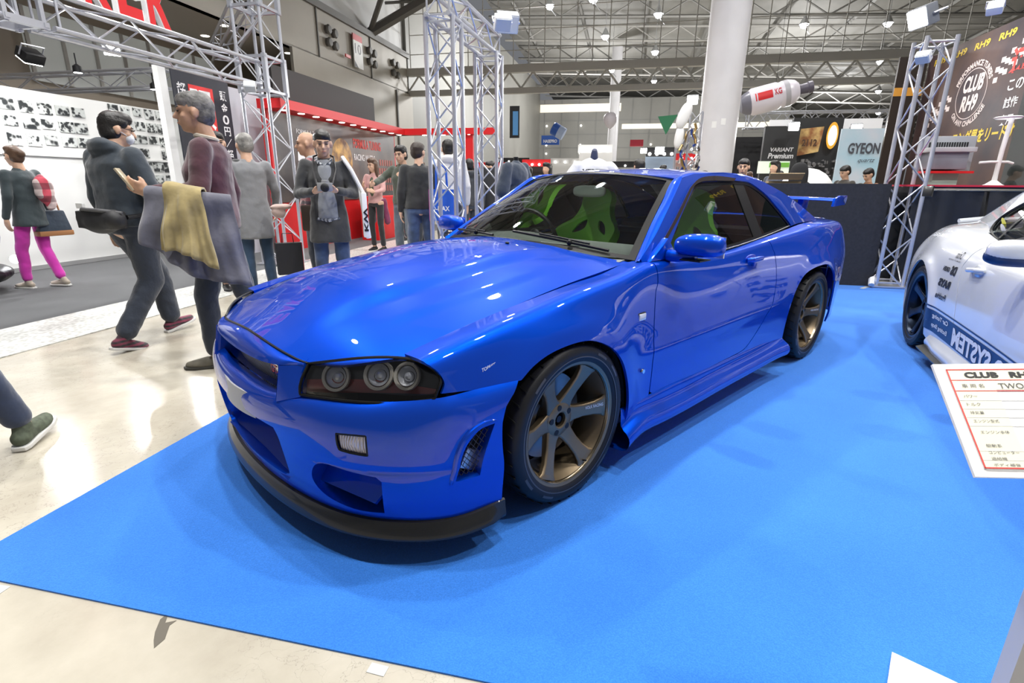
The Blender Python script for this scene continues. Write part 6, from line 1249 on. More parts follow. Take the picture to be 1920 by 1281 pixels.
# ================= things around =================
# ---- white coupe on the right
wc = empty('sports_car', (1.622, -3.121, .006), math.radians(22.6), 'white two-door sports coupe with navy wheels and mirrored sponsor lettering at right edge', 'car')
WP = pm('white_car_paint', (.62, .64, .68), .25, .0, coat=1, coatr=.03); NV = pm('navy_decal', (.008, .03, .11), .35); NVW = pm('navy_wheel', (.012, .022, .045), .3, .7)
_z = [.75, .58, .42, .28, .14]
_S8 = [(-.78, .38,.60, .48,.57, .58,.64,.66,.65,.62), (-.62, .52,.66, .64,.62, .74,.78,.79,.78,.75), (-.3, .66,.74, .77,.71, .80,.85,.86,.855,.83), (.1, .72,.80, .82,.765, .825,.875,.88,.87,.85), (.5, .74,.84, .80,.80, .845,.872,.88,.87,.85), (1.0, .72,.85, .79,.81, .835,.86,.868,.86,.845), (1.5, .70,.865, .79,.825, .84,.862,.868,.86,.85), (1.9, .685,.89, .79,.85, .85,.872,.875,.865,.855), (2.25, .66,.935, .79,.89, .868,.888,.885,.875,.865), (2.57, .62,.96, .775,.915, .872,.895,.89,.88,.87), (2.9, .56,.958, .725,.91, .835,.868,.87,.86,.85), (3.2, .48,.945, .63,.90, .76,.80,.80,.79,.77), (3.4, .38,.93, .48,.89, .58,.62,.63,.62,.60)]
def _r8(r):
    zs = _z if r[0] > -.2 else [.75-(.75-r[4]+.06)*(1-i/4) for i, z in enumerate(_z)]
    zs = [min(z, r[4]-.05-.02*i) for i, z in enumerate(_z)] if r[0] < .05 else _z
    return [(r[0], r[1], r[2]), (r[0], r[3], r[4])]+[(r[0], y, z) for y, z in zip(r[5:], zs)]
_n8 = Net([r[0] for r in _S8], list(range(7)), [_r8(r) for r in _S8])
def S8(u, v):
    P = _n8(u, v); x, z = P[:, 0], P[:, 2]
    for xc in (0, 2.57): P[:, 1] += .018*np.exp(-(np.maximum(np.hypot(x-xc, z-.33)-.36, 0)/.07)**2)*sst(z, .12, .25)*(1-sst(z, .66, .78))
    return P
def v8(x, z):
    x = np.asarray(x, float); lo = np.zeros(x.shape); hi = np.full(x.shape, 6.5)
    for _ in range(36):
        m = (lo+hi)/2; up = _n8(x, m)[:, 2] > z; lo = np.where(up, m, lo); hi = np.where(up, hi, m)
    return (lo+hi)/2
def s8(poly, d=.025): q = resample(poly, d); return [(x, v) for x, v in zip(q[:, 0], v8(q[:, 0], q[:, 1]))]
def arch(xc, r): return [(xc+r*math.cos(a), .33+r*math.sin(a)) for a in np.linspace(-.45, PI+.45, 30)]
kk = dict(d=.025, sv=.14, out=np.array([0, 1., 0]))
DG = curve([(1.74, .20), (1.755, .43), (1.83, .60), (1.885, .72), (1.87, .80), (1.84, 1.1)], 4)
T8 = lambda a, b: [(x, 1.1) for x in np.linspace(a, b, 24)]
q8 = patch('quarter_panel', S8, [s8(arch(2.57, .355)[::-1][::-1]+[(2.15, .14)]+DG+T8(1.9, 3.38)+[(3.39, .14), (2.98, .14)])], WP, wc, **kk)
patch('door', S8, [s8([(.62, .20), (.60, .45), (.62, .75), (.66, 1.1)]+T8(.70, 1.82)+[(x-.008, z) for x, z in DG[::-1]])], WP, wc, **kk)
patch('front_fender', S8, [s8(arch(0, .355)+[(-.40, .14), (-.77, .14)]+T8(-.76, .64)+[(.61, .75), (.592, .45), (.61, .14), (.42, .14)])], WP, wc, **kk)
patch('side_skirt', lambda u, v: np.stack([u, .855+.035*np.sin(np.clip(v, 0, 1)*PI*.8)+.02*v*(1-sst(u, 1.9, 2.16)), .215-.10*v], -1), [[(.45, 0), (2.12, 0), (2.16, 1), (.45, 1)]], WP, wc, d=.03, sv=.12, rim=0, out=np.array([0, 1., 0]))
patch('skirt_blade', lambda u, v: np.stack([u, .90+.03*v, .115-.012*v], -1), [[(.5, -1), (2.15, -1), (2.15, 1), (.5, 1)]], CARB, wc, d=.04, sv=.03, rim=.012, out=np.array([0, 0, 1.]))
t8 = Spl([.55, .8, 1.15, 1.4, 1.7, 2.0, 2.3, 2.6, 2.9, 3.15], [.87, 1.02, 1.215, 1.262, 1.275, 1.255, 1.20, 1.115, 1.025, .955])
def G8(x, z): t = (z-.87)/.4; return np.stack([x, np.interp(x, [.5, 1.5, 2.3, 3.2], [.72, .705, .665, .48])-.17*t-.04*t*t, z], -1)
zb8 = Spl([r[0] for r in _S8], [r[2] for r in _S8])
go = [(x, float(t8([x])[0])) for x in np.linspace(.58, 3.1, 50)]+[(x, float(zb8([x])[0])-.003) for x in np.linspace(3.1, .58, 50)]
w8 = curve([(.92, .875), (.92, .875), (1.10, .99), (1.35, 1.165), (1.6, 1.205), (1.9, 1.18), (2.12, 1.12), (2.27, 1.03), (2.27, .955), (2.15, .915), (1.9, .888), (1.4, .87)], 4, True)
patch('side_frame', G8, [go, w8], WP, wc, d=.03, rim=.015, out=np.array([0, 1., 0])); patch('side_window', G8, [w8], GLS, wc, d=.05, rim=0, off=-.010, out=np.array([0, 1., 0]))
q = np.array(w8); Pq = G8(q[:, 0], q[:, 1]); m = MB(); m.tube([tuple(p) for p in Pq], .010, 6, closed=True, cap=False); m.build('window_seal', SEAL, wc); patch('window_divider', G8, [[(2.02, .90), (2.05, .905), (1.93, 1.18), (1.90, 1.18)]], SEAL, wc, d=.03, rim=0, off=-.004, out=np.array([0, 1., 0]))
for x, z, r_8, mt in ((2.17, 1.0, .035, pm('yellow_sticker', (.8, .75, .03), .4)), (2.08, .96, .04, WHT)):
    Pq = G8(np.array([x]), np.array([z]))[0]; m = MB(); m.lathe([(.001, 0), (r_8, 0)], 20, axis='y'); s_ = m.build('window_sticker', mt, wc, smooth=False); s_.location = Pq+np.array([0, -.004, 0]); s_.rotation_euler = (-.4, 0, 0)
def RF8(x, a):
    ye = G8(x, t8(x))[:, 1]+.004; return np.stack([x, ye*a, t8(x)+.035*(1-np.abs(a)**2.4)], -1)
patch('roof', RF8, [[(x, 1) for x in np.linspace(1.15, 3.1, 40)]+[(x, -1) for x in np.linspace(3.1, 1.15, 40)]], WP, wc, d=.04, sv=.55, rim=0, out=np.array([0, 0, 1.])); patch('windshield', RF8, [[(x, .97) for x in np.linspace(.58, 1.14, 16)]+[(x, -.97) for x in np.linspace(1.14, .58, 16)]], GLS, wc, d=.05, sv=.55, rim=0, out=np.array([-1, 0, 1.]))
yb8 = Spl([r[0] for r in _S8], [r[1] for r in _S8])
def TP8(x, a): return np.stack([x, yb8(x)*a, zb8(x)+.03*(1-a*a)*sst(x, -.9, .1)+.02*(1-a*a)], -1)
patch('hood', TP8, [[(x, 1) for x in np.linspace(-.78, .60, 20)]+[(x, -1) for x in np.linspace(.60, -.78, 20)]], WP, wc, d=.05, sv=.7, rim=0, out=np.array([0, 0, 1.])); patch('trunk_lid', TP8, [[(x, 1) for x in np.linspace(2.2, 3.4, 24)]+[(x, -1) for x in np.linspace(3.4, 2.2, 24)]], WP, wc, d=.05, sv=.7, rim=0, out=np.array([0, 0, 1.]))
for x, nm in ((-.78, 'front_bumper'), (3.4, 'rear_bumper')):
    row = _n8(np.full(7, x), np.arange(7.)); m = MB(); L_ = [tuple(p) for p in row]+[(p[0], -p[1], p[2]) for p in row[::-1]]; m.add(L_+[(x-.06 if x < 0 else x+.05, 0, .5)], [(i, (i+1) % 14, 14) for i in range(14)]); m.build(nm, WP, wc)
m = MB(); m.tube([(3.22, .55, .955), (3.30, .3, .985), (3.33, 0, .99), (3.30, -.3, .985), (3.22, -.55, .955)], .018, 8); m.build('trunk_spoiler', WP, wc)
m = MB(); sec = [(0, 0), (.04, .012), (.12, .016), (.24, .0), (.12, -.006), (.04, -.006)]; ys = np.linspace(-.76, .76, 9); vs = [(3.28+a, y, 1.20+b) for y in ys for a, b in sec]; fs = [(i*6+j, i*6+(j+1) % 6, (i+1)*6+(j+1) % 6, (i+1)*6+j) for i in range(8) for j in range(6)]
m.add(vs, fs+[(0, 1, 2, 3, 4, 5), tuple(48+j for j in range(5, -1, -1))]); wg8 = m.build('rear_wing', CARB, wc, sharp=50); 
for yy in (-.36, .36): m = MB(); m.prism([(3.30, .96), (3.40, .96), (3.42, 1.2), (3.36, 1.2)], yy-.008, yy+.008, f=lambda x, y, z: (x, z, y)); m.build('wing_stay', BLACK, wg8)
for y in (-.765, .765): m = MB(); m.box((3.40, y, 1.19), (.28, .012, .09)); m.build('wing_end_plate', CARB, wg8, bevel=.004)
P8 = S8(np.array([1.63]), v8([1.63], .735))[0]; m = MB(); m.tube([(-.10, .004, .012), (-.07, .036, .012), (.05, .040, -.002), (.09, .008, -.008)], [.013, .016, .016, .012], 10); ell(m, (.0, -.004, -.006), (.085, .014, .045)); o = remesh(m, 'door_handle', WP, wc, .005, 2); o.location = P8
m = MB(); supell(m, (.98, .93, .915), (.07, .12, .062), .75, shape=lambda v: (v.x*(1 if v.x < 0 else .6), v.y, v.z)); o = m.build('door_mirror', WP, wc); m = MB(); supell(m, (.985, .93, .888), (.072, .122, .046), .75); m.tube([(1.0, .74, .87), (1.0, .82, .875), (.99, .88, .88)], .025, 8); m.build('mirror_base', NV, o)
patch('side_stripe', S8, [s8([(2.235, .235), (2.225, .385), (1.5, .375), (.55, .365), (.55, .215), (1.5, .225)])], NV, wc, d=.04, sv=.14, rim=0, off=.002, out=np.array([0, 1., 0]))
patch('side_pinstripe', S8, [s8([(2.25, .402), (2.25, .412), (1.5, .402), (.55, .392), (.55, .382), (1.5, .392)])], NV, wc, d=.04, sv=.14, rim=0, off=.002, out=np.array([0, 1., 0]))
def sidetext(s_, x0, z0, w, h, mat, bold=.02, off=.004, shear=0.): text('side_lettering', s_, mat, wc, (0, 0, 0), (1, 0, 0), (0, 0, 1), w=w, h=h, bold=bold, shear=shear, f=lambda x, y: (lambda Q: Q+np.array([0, off, 0]))(S8(x0+x, v8(x0+x, z0+y))))
WD = pm('decal_cloud_white', (.72, .73, .76), .4)
sidetext('TWO SYSTEM', .60, .235, 1.12, .12, WD, .04); sidetext('Car Tuning', 1.82, .325, .30, .04, WD, .03); sidetext('Exciting Shop', 1.82, .26, .30, .04, WD, .03)
sidetext('DS', 1.93, .655, .085, .062, INK, .06); sidetext('GIKEN', 2.035, .668, .11, .032, INK, .05); sidetext('RAYS', 1.95, .560, .20, .055, INK, .06, shear=-.15); sidetext('Prodrive', 1.96, .475, .18, .045, INK, .03); sidetext('Orion', 1.95, .765, .10, .05, INK, .01); sidetext('CAR MULTI COATING', 1.93, .745, .20, .010, INK, .01)
m = MB(); m.bx(-.7, -.6, .15, 3.3, .60, .62); m.bx(.5, -.70, .2, 2.0, .70, .80); m.build('dark_filler_core', DARK, wc, smooth=False); m = MB(); m.bx(1.35, .15, .5, 1.5, .6, 1.08); m.bx(1.35, -.6, .5, 1.5, -.15, 1.08); m.build('seat', INT, wc, bevel=.03)  # the first two boxes are an added black filler inside the shell
# fine wheels in navy
for k_, (src, x, y) in enumerate(((wr, 2.57, .80), (wr, 0, .80), (wh, 2.57, -.80), (wh, 0, -.80))):
    c = dup(src, wc); c.location = (x, y+.0, .3272); c.scale = (.985, .85, .985)
    if k_ in (0, 1): c.location.y = .885-.262*.515*.85
    else: c.location.y = -.885+.262*.515*.85
    c.rotation_euler = (0, .5, 0)
    for ch in list(c.children_recursive):
        if ch.name.startswith('spoke_letters'): bpy.data.objects.remove(ch); continue
        if ch.type == 'MESH' and any(mt and mt.name in ('bronze_wheel', 'machined_lip') for mt in ch.data.materials):
            for sl in ch.material_slots: sl.link = 'OBJECT'; sl.material = NVW
            if 'label' in ch: ch['label'] = 'dark navy alloy rim'
# ---- info board stand
sg = empty('sign_stand', (-.14, -2.16, .006), math.radians(-30), 'white information board on post listing the tuned car data, lower right', 'sign')
# board corner points (world): upper left and lower left measured, plane leans back
A = Vector((-.217, -1.926, .90)); Bv = Vector((-.336, -2.032, .752)); up = (A-Bv).normalized()
rt_ = Vector((.553, -.833, 0)); rt_ = (rt_-up*rt_.dot(up)).normalized(); nb = rt_.cross(up)
if nb.dot(Vector((-1.4577, -2.0582, 1.2236))-A) < 0: nb = -nb
Wb, Hb = .297, (A-Bv).length; inv = sg.matrix_basis.inverted() if False else Matrix.Translation(sg.location) @ Matrix.Rotation(math.radians(-30), 4, 'Z'); inv = inv.inverted(); Ri = inv.to_3x3()
a0 = inv @ Bv; eu = Ri @ rt_; ev = Ri @ up; en = Ri @ nb
def bq(name, x0, y0, x1, y1, d, mat, parent, th=.0012):
    vs = [a0+eu*x+ev*y+en*dd for dd in (d-th, d) for x, y in ((x0, y0), (x1, y0), (x1, y1), (x0, y1))]
    return mesh_obj(name, vs, [(3, 2, 1, 0), (4, 5, 6, 7), (0, 1, 5, 4), (1, 2, 6, 5), (2, 3, 7, 6), (3, 0, 4, 7)], mat, parent, False)
bd = bq('board', 0, 0, Wb, Hb, 0, pm('board_white', (.85, .85, .84), .4), sg, .006)
RL = pm('rule_red', (.68, .07, .06), .5); CRM = pm('cream_cell', (.86, .83, .66), .5); PWH = pm('paper_cell', (.85, .85, .86), .5)
bq('paper', .018, .014, Wb-.005, Hb-.012, .0012, PWH, bd); bq('header_cell', .019, Hb-.055, Wb-.006, Hb-.013, .0018, CRM, bd, .0004); bq('label_column', .019, .015, .088, Hb-.055, .0018, CRM, bd, .0004)
for x0, y0, x1, y1 in ((.018, .014, .0205, Hb-.012), (.018, Hb-.0145, Wb-.005, Hb-.012), (.018, .014, Wb-.005, .0165), (.018, Hb-.036, Wb-.005, Hb-.0345), (.018, Hb-.058, Wb-.005, Hb-.0565)): bq('red_rule', x0, y0, x1, y1, .0022, RL, bd, .0004)
GRL = pm('rule_grey', (.62, .62, .60), .5)
for i in range(7): y = Hb-.077-(.0165*i if i < 4 else .046+.0165*(i-1)); bq('grey_rule', .020, y, Wb-.006, y+.0007, .0021, GRL, bd, .0003)
def bt(s_, x, y, w, h, mat=None, bold=.0): text('board_text', s_, mat or pm('text_grey', (.10, .10, .11), .6), bd, tuple(a0+eu*x+ev*y+en*.0026), tuple(eu), tuple(ev), w=w, h=h, bold=bold)
bt('CLUB   RH9', .045, Hb-.031, .115, .0125, INK, .05); bt('車 両 名', .034, Hb-.051, .036, .008); bt('TWO SYSTEM  BNR34', .094, Hb-.053, .16, .011); bt('530 ps/   7100rpm', .14, Hb-.072, .11, .007); bt('64.2 kgm/  5500rpm', .14, Hb-.088, .11, .007); bt('2800cc', .18, Hb-.104, .04, .007); bt('RB26DETT', .18, Hb-.119, .05, .007)
for i, s_ in enumerate(('パワー', 'トルク', '排気量', 'エンジン型式')): bt(s_, .03, Hb-.071-.0162*i, .022 if i < 3 else .04, .006)
bt('エンジン本体', .034, .077, .045, .006); bt('駆動系', .034, .052, .024, .006); bt('コンピューター', .034, .040, .046, .0055); bt('過給機', .034, .029, .024, .0055); bt('ボディ補強', .034, .018, .040, .0055)
for i, s_ in enumerate(('HKS 2.8L KIT', 'HKS CAM  IN 272', 'EX 272  OIL PUMP', 'HEAD GASKET 1.2')): bt(s_, .11, .096-.009*i, .10, .005)
bt('NISMO SUPER COPPERMIX', .11, .052, .13, .006); bt('HKS F-CON V PRO', .11, .040, .11, .006); bt('HKS GT-SS', .11, .029, .07, .006); bt('NISMO', .11, .018, .045, .006)
cb = inv @ (Bv+rt_*Wb*.55+up*Hb*.4-nb*.01); base = inv @ Vector((-.14, -2.163, .012)); cb = inv @ Vector((-.14, -2.163, .80)); cb = inv @ (Bv+rt_*.18+up*.10-nb*.012); cb.x, cb.y = base.x, base.y; cb.z -= .02; m = MB(); m.M = Matrix.Rotation(-.42, 4, 'Z') @ Matrix.Identity(4); bb = Matrix.Rotation(.42, 3, 'Z') @ Vector(base); m.bx(bb.x-.014, bb.y-.019, bb.z-.012, bb.x+.014, bb.y+.019, bb.z+(cb.z-base.z)); m.M = Matrix(); m.build('post', pm('post_pale_metal', (.55, .56, .62), .5, .1), sg, smooth=False)
pts = [inv @ Vector((x, y, 0)) for x, y in ((.069, -1.962), (.095, -2.27), (-.215, -2.30), (-.24, -2.00))]; m = MB(); n4 = [(p.x, p.y) for p in pts]; m.prism(n4[::-1], .002, .012); m.build('base_plate', pm('plate_white', (.80, .81, .83), .35), sg, smooth=False)
# ---- left white display vehicle
dv = empty('display_vehicle', Hp(-6.6, 1.95, .008), HROT+math.radians(15), 'front corner of a small white display vehicle with lit headlamp at left edge', 'vehicle')
m = MB(); ell(m, (-.02, -.55, .62), (.62, 1.05, .50)); ell(m, (.04, -.3, .42), (.60, .85, .32)); remesh(m, 'body_shell', WP, dv, .03, 4); m = MB(); ell(m, (.22, -.30, .20), (.56, .80, .16)); remesh(m, 'lower_bumper', BLACK, dv, .03, 3)
m = MB(); ell(m, (.50, .12, .62), (.10, .16, .17)); m.build('headlamp_glass', pm('lamp_silver_blue', (.55, .6, .8), .1, .6, coat=1), dv); m = MB(); ell(m, (.56, .36, .33), (.05, .06, .05)); m.build('driving_lamp', pm('lamp_glow', (1, 1, 1), .5, emit=(.95, .97, 1), es=30), dv)
# ---- mannequin, hanging shirt, stands behind the roof
mn = empty('mannequin', (3.15, 2.72, 0), math.radians(100), 'headless mannequin torso in dark navy short jacket on a stand', 'mannequin')
m = MB(); ell(m, (0, 0, 1.32), (.12, .20, .17)); ell(m, (0, 0, 1.08), (.12, .18, .22)); cap(m, (0, .17, 1.42), (.0, .26, 1.15), .07, .085); cap(m, (0, -.17, 1.42), (.0, -.26, 1.15), .07, .085); cap(m, (0, 0, 1.42), (0, 0, 1.45), .08, .06); ell(m, (0, 0, .90), (.14, .21, .16)); remesh(m, 'jacket', cloth('navy_cotton', (.018, .028, .048)), mn, .014, 4, .02); m = MB(); m.rod((0, 0, .01), (0, 0, .9), .02, 10); m.lathe([(.001, .02), (.16, .015), (.17, 0)], 20); m.rod((0, 0, 1.48), (0, 0, 1.54), .03, 12); m.build('stand', BLACK, mn)
sh = empty('shirt_display', (3.45, 1.78, 0), math.radians(225), 'white display T-shirt with black brush lettering on a dark stand', 'shirt'); m = MB(); ell(m, (0, 0, 1.36), (.08, .21, .16)); ell(m, (0, 0, 1.15), (.08, .20, .25)); cap(m, (0, .18, 1.42), (0, .30, 1.24), .065, .075); cap(m, (0, -.18, 1.42), (0, -.30, 1.24), .065, .075); remesh(m, 'shirt', cloth('white_cotton', (.72, .72, .73)), sh, .014, 4, .012); m = MB(); m.rod((0, 0, .01), (0, 0, 1.1), .02, 8); cap(m, (0, 0, 1.45), (0, 0, 1.58), .05, .035); m.lathe([(.001, .02), (.16, .015), (.17, 0)], 16); m.build('stand', pm('stand_navy', (.03, .04, .09), .4), sh); text('brush_lettering', 'VERTEX', INK, sh, (.095, -.15, 1.34), (0, 1, 0), (0, 0, 1), w=.30, h=.055, bold=.03, shear=.3)
# ---- tower of exhaust parts next to the column
ex = empty('parts_display', Hp(1.95, 10, 0), HROT, 'tall display rack of exhaust parts and wings beside the round column', 'display rack')
m = MB()
for x in (-.22, .02, .26): m.rod((x, 0, 0), (x, 0, 2.7), .022, 8)
for i in range(9): z = .2+i*.28; m.rod((.02, 0, z), (.26, 0, z+.28), .012, 6); m.rod((.26, 0, z), (.02, 0, z+.28), .012, 6)
m.build('rack_frame', TRM, ex)
m = MB(); supell(m, (-.12, -.15, 2.62), (.12, .08, .26), .8, R=Matrix.Rotation(.35, 3, 'Y')); m.build('white_wing', WHT, ex); m = MB(); supell(m, (-.18, -.12, 2.2), (.09, .07, .22), .8, R=Matrix.Rotation(.1, 3, 'Y')); m.build('white_shell', WHT, ex)
r_ = random.Random(4)
for i in range(12):
    z = 1.3+r_.random()*1.3; x = r_.uniform(-.2, .28); m = MB(); pts = [(x, -.12, z)]
    for k in range(4): p = pts[-1]; pts.append((p[0]+r_.uniform(-.06, .06), -.12+r_.uniform(-.05, .05), p[2]-.07-r_.random()*.05))
    m.tube(pts, .026, 8); m.build('exhaust_pipe', (CHR, pm('burnt_titanium', (.45, .30, .12), .25, .9), pm('blue_titanium', (.05, .10, .42), .25, .9))[i % 3], ex)
for z in (1.62, 1.95): m = MB(); m.M = Matrix.Translation((.18, -.12, z)); m.lathe([(.04, -.14), (.075, -.12), (.08, .1), (.06, .12), (.045, .1), (.04, -.05)], 20, axis='y'); m.build('muffler', CHR, ex)
flood(Hp(2.42, 15, 3.62), Hp(1.6, 6, 1.2), .16, 'glaring floodlight left of the round column', e=250)
flood(Hp(1.15, 15.2, 2.25), Hp(1, 8, 1.2), .10, 'small glaring floodlight above the coupe roof, nearer the white shirt', e=50); flood(Hp(1.62, 15.2, 2.25), Hp(1, 8, 1.2), .14, 'larger glaring floodlight above the coupe roof, nearer the parts rack', e=80)
flood(Hp(5.40, 15.6, 2.92), Hp(4.5, 9, 1.2), .15, 'glaring floodlight over the black and yellow stand', e=120); flood(Hp(7.06, 15.6, 2.85), Hp(5.5, 9, 1.2), .15, 'glaring floodlight over the pale lettered board', e=120)
# ---- hanging things
tb = empty('inflatable_tube', Hp(4.4, 14, 3.52), HROT, 'white inflatable bottle-shaped balloon with red marks floating near the column', 'balloon'); R = Matrix.Rotation(.24, 4, 'Y').inverted()
m = MB(); m.M = R; m.lathe([(.001, -.85), (.20, -.84), (.27, -.72), (.30, -.62)], 28, axis='x'); m.build('tube_end', pm('balloon_grey', (.16, .16, .20), .35), tb); m = MB(); m.M = R; m.lathe([(.30, -.62), (.345, -.55), (.345, .05), (.31, .12), (.33, .20), (.33, .34), (.28, .50), (.20, .58)], 32, axis='x'); m.build('tube_body', pm('balloon_white', (.72, .68, .74), .3), tb); m = MB(); m.M = R; m.lathe([(.20, .58), (.13, .60), (.13, .80), (.15, .82), (.15, .92), (.001, .93)], 24, axis='x'); m.build('tube_neck', pm('balloon_dark', (.10, .09, .12), .4), tb)
m = MB(); m.M = R
for z0_, x0_, x1_ in ((-.04, -.46, -.10), (-.04, -.52, -.49)):
    for k in range(6): a = -PI/2-.28+k*.094; m.add([(x, .350*math.sin(a)*1.0, .350*math.cos(a)) if False else (x, -.350*math.cos(aa), .350*math.sin(aa)+.0) for x, aa in ((x0_, k*.094-.1), (x1_, k*.094-.1), (x1_, k*.094), (x0_, k*.094))], [(0, 1, 2, 3)])
m.build('red_mark', REDM, tb, smooth=False); m = MB(); m.M = R; m.lathe([(.334, .21), (.334, .33)], 32, axis='x'); m.build('grey_band', pm('band_grey', (.42, .41, .44), .4), tb)
text('tube_lettering', 'KG', pm('red_ink', (.5, .03, .05), .4), tb, (0, 0, 0), (1, 0, 0), (0, 0, 1), w=.17, h=.16, bold=.03, f=lambda x, y: np.array([tuple(R @ Vector((-.05+a, -.351*math.cos(b/.35), .351*math.sin(b/.35)))) for a, b in zip(x, y)]))
m = MB(); m.rod((0, 0, .33), (0, 0, 6), .004, 5); m.build('suspension_wire', DARK, tb)
bl_ = empty('balloon', Hp(-.23, 22, 3.9), HROT, 'white round balloon floating above the coupe roof', 'balloon'); m = MB(); m.lathe([(.001, .30), (.14, .28), (.25, .19), (.29, .06), (.26, -.10), (.16, -.26), (.04, -.36), (.05, -.40), (.001, -.40)], 24); m.build('balloon_skin', MATS['balloon_white'], bl_); m = MB(); m.rod((0, 0, -.4), (0, 0, -2.4), .004, 4); m.build('balloon_string', WHT, bl_)
o = empty('inflatable_can', Hp(-2.7, 24, 3.65), HROT, 'tilted blue and white inflatable can high above the coupe roof', 'balloon'); m = MB(); m.M = Matrix.Rotation(.5, 4, 'Y'); m.lathe([(.001, -.32), (.26, -.32), (.29, -.28), (.29, .0)], 24, axis='x'); m.build('can_top', pm('can_blue', (.02, .10, .45), .3), o); m = MB(); m.M = Matrix.Rotation(.5, 4, 'Y'); m.lathe([(.29, 0), (.29, .30), (.001, .32)], 24, axis='x'); m.build('can_body', pm('can_pale', (.40, .50, .72), .3), o)
o = hbox('hanging_sign', -4.5, 30, 3.47, -3.45, 30.1, 3.98, pm('sign_blue', (.03, .10, .40), .4)); tag(o, 'small blue hanging booth sign left of the white balloon', 'sign'); text('sign_lettering', 'HASEPRO', WTX, o, tuple(Hp(-4.38, 29.98, 3.58)), tuple(_T)+(0,), (0, 0, 1), w=.80, h=.18, bold=.03)
o = hbox('hanging_sign', .62, 26, 3.10, 1.26, 26.4, 3.40, pm('sign_red', (.55, .04, .07), .4)); tag(o, 'small red hanging booth sign beside the far column', 'sign')
m = MB(); m.prism([(-.05, .38), (.48, .42), (.20, -.10)], -.01, .01, f=lambda x, y, z: (x, z, y)); o = m.build('pennant', pm('pennant_green', (.02, .16, .07), .6), None, smooth=False); o.location = Hp(1.50, 14, 2.70); o.rotation_euler = (0, 0, HROT); tag(o, 'dark green triangular pennant left of the parts rack', 'flag')
o = hbox('hanging_sign', -4.15, 20, 3.05, -3.75, 20.06, 4.25, INK); tag(o, 'tall narrow dark sign with blue panel and arrow above the mannequin', 'sign'); hbox('sign_panel', -4.02, 19.98, 3.15, -3.80, 20.0, 4.05, pm('sign_sky_blue', (.10, .30, .62), .4), o)
# ---- stands in the background
def stand_box(a0_, b0_, a1_, b1_, z1, mat, lab, cat='booth wall', z0_=0.0, name='booth_wall'):
    o = hbox(name, a0_, b0_, z0_, a1_, b1_, z1, mat); return tag(o, lab, cat)
BKG = pm('booth_charcoal', (.035, .036, .038), .5)
stand_box(3.9, 20, 5.5, 20.2, 3.0, INK, 'black booth back wall right of the round column'); 
o = stand_box(4.75, 16.2, 5.75, 16.4, 3.0, BKG, 'charcoal booth wall with white slanted lettering above a lit green panel'); text('booth_letters', 'Premium', WTX, o, tuple(Hp(4.92, 16.18, 2.06)), tuple(_T)+(0,), (0, 0, 1), w=.72, h=.16, bold=.03, shear=.15); text('booth_letters', 'VARIANT', WTX, o, tuple(Hp(4.95, 16.18, 2.26)), tuple(_T)+(0,), (0, 0, 1), w=.66, h=.12, bold=.03, shear=.15)
hbox('light_panel', 4.66, 16.1, 1.62, 5.56, 16.15, 1.98, pm('panel_white_lit', (.75, .8, .7), .4, emit=(.9, 1, .85), es=.6), o); hbox('green_panel', 4.98, 16.08, 1.80, 5.55, 16.1, 1.94, pm('panel_green', (.25, .65, .10), .4), o)
o = stand_box(5.6, 16.5, 7.0, 16.7, 3.25, BKG, 'dark booth wall with yellow square picture and two glowing ovals'); q = hmesh('yellow_picture', [(5.78, 16.4, 2.14), (6.36, 16.3, 2.26), (6.42, 16.3, 2.98), (5.72, 16.4, 2.92)], [(0, 1, 2, 3)], pm('yellow_print', (.72, .50, .20), .4, noise=.5, ns=5, col2=(.35, .14, .05)), o); text('booth_letters', '2112', pm('print_brown', (.10, .05, .03), .5), o, tuple(Hp(5.86, 16.28, 2.42)), tuple(_T)+(0,), (0, 0, 1), w=.42, h=.20, bold=.04)
for a, z, r1 in ((5.52, 2.42, .30), (6.68, 2.72, .40)):
    m = MB(); m.lathe([(.001, 0), (.8, 0)], 28, axis='y'); e_ = m.build('oval_sign', pm('oval_orange', (.8, .42, .05), .4, emit=(1, .5, .05), es=.5), o, smooth=False); e_.location = Hp(a, 16.30, z); e_.rotation_euler = (0, 0, HROT); e_.scale = (.20, 1, r1*1.2); m = MB(); m.lathe([(.001, -.01), (.6, -.01)], 28, axis='y'); e2_ = m.build('oval_glow', pm('oval_white', (1, .98, .9), .4, emit=(1, .97, .85), es=1.6), e_, smooth=False)
m = hall_mb(); r_ = random.Random(5)
for i in range(60): a = r_.uniform(5.7, 6.9); z = r_.uniform(1.35, 2.0); m.bx(a, 16.3, z, a+r_.uniform(.02, .10), 16.42, z+r_.uniform(.03, .09))
q = m.build('wheel_rack', pm('silver_goods', (.35, .35, .36), .35, .6), None, smooth=False); tag(q, 'rack packed with small silver car parts in the far stand', 'rack', kind='stuff')
o = stand_box(5.53, 12, 6.42, 12.06, 2.52, pm('gyeon_board', (.52, .57, .64), .5, noise=.25, ns=1.5, col2=(.36, .54, .64)), 'tall pale board with large dark lettering and blue smoke print', 'sign', name='sign_board'); text('board_letters', 'GYEON', pm('letter_slate', (.06, .065, .08), .5), o, tuple(Hp(5.72, 11.98, 1.97)), tuple(_T)+(0,), (0, 0, 1), w=.66, h=.24, bold=.03); text('board_letters', 'quartz', MATS['letter_slate'], o, tuple(Hp(5.95, 11.98, 1.76)), tuple(_T)+(0,), (0, 0, 1), w=.34, h=.10, shear=.4)
o = hbox('light_truss_row', 5.0, 16.9, 2.95, 8.2, 17.0, 3.25, pm('lit_haze_panel', (.8, .8, .82), .5, emit=(1, 1, 1), es=.35)); tag(o, 'bright white lit fascia behind the distant truss', 'fascia')
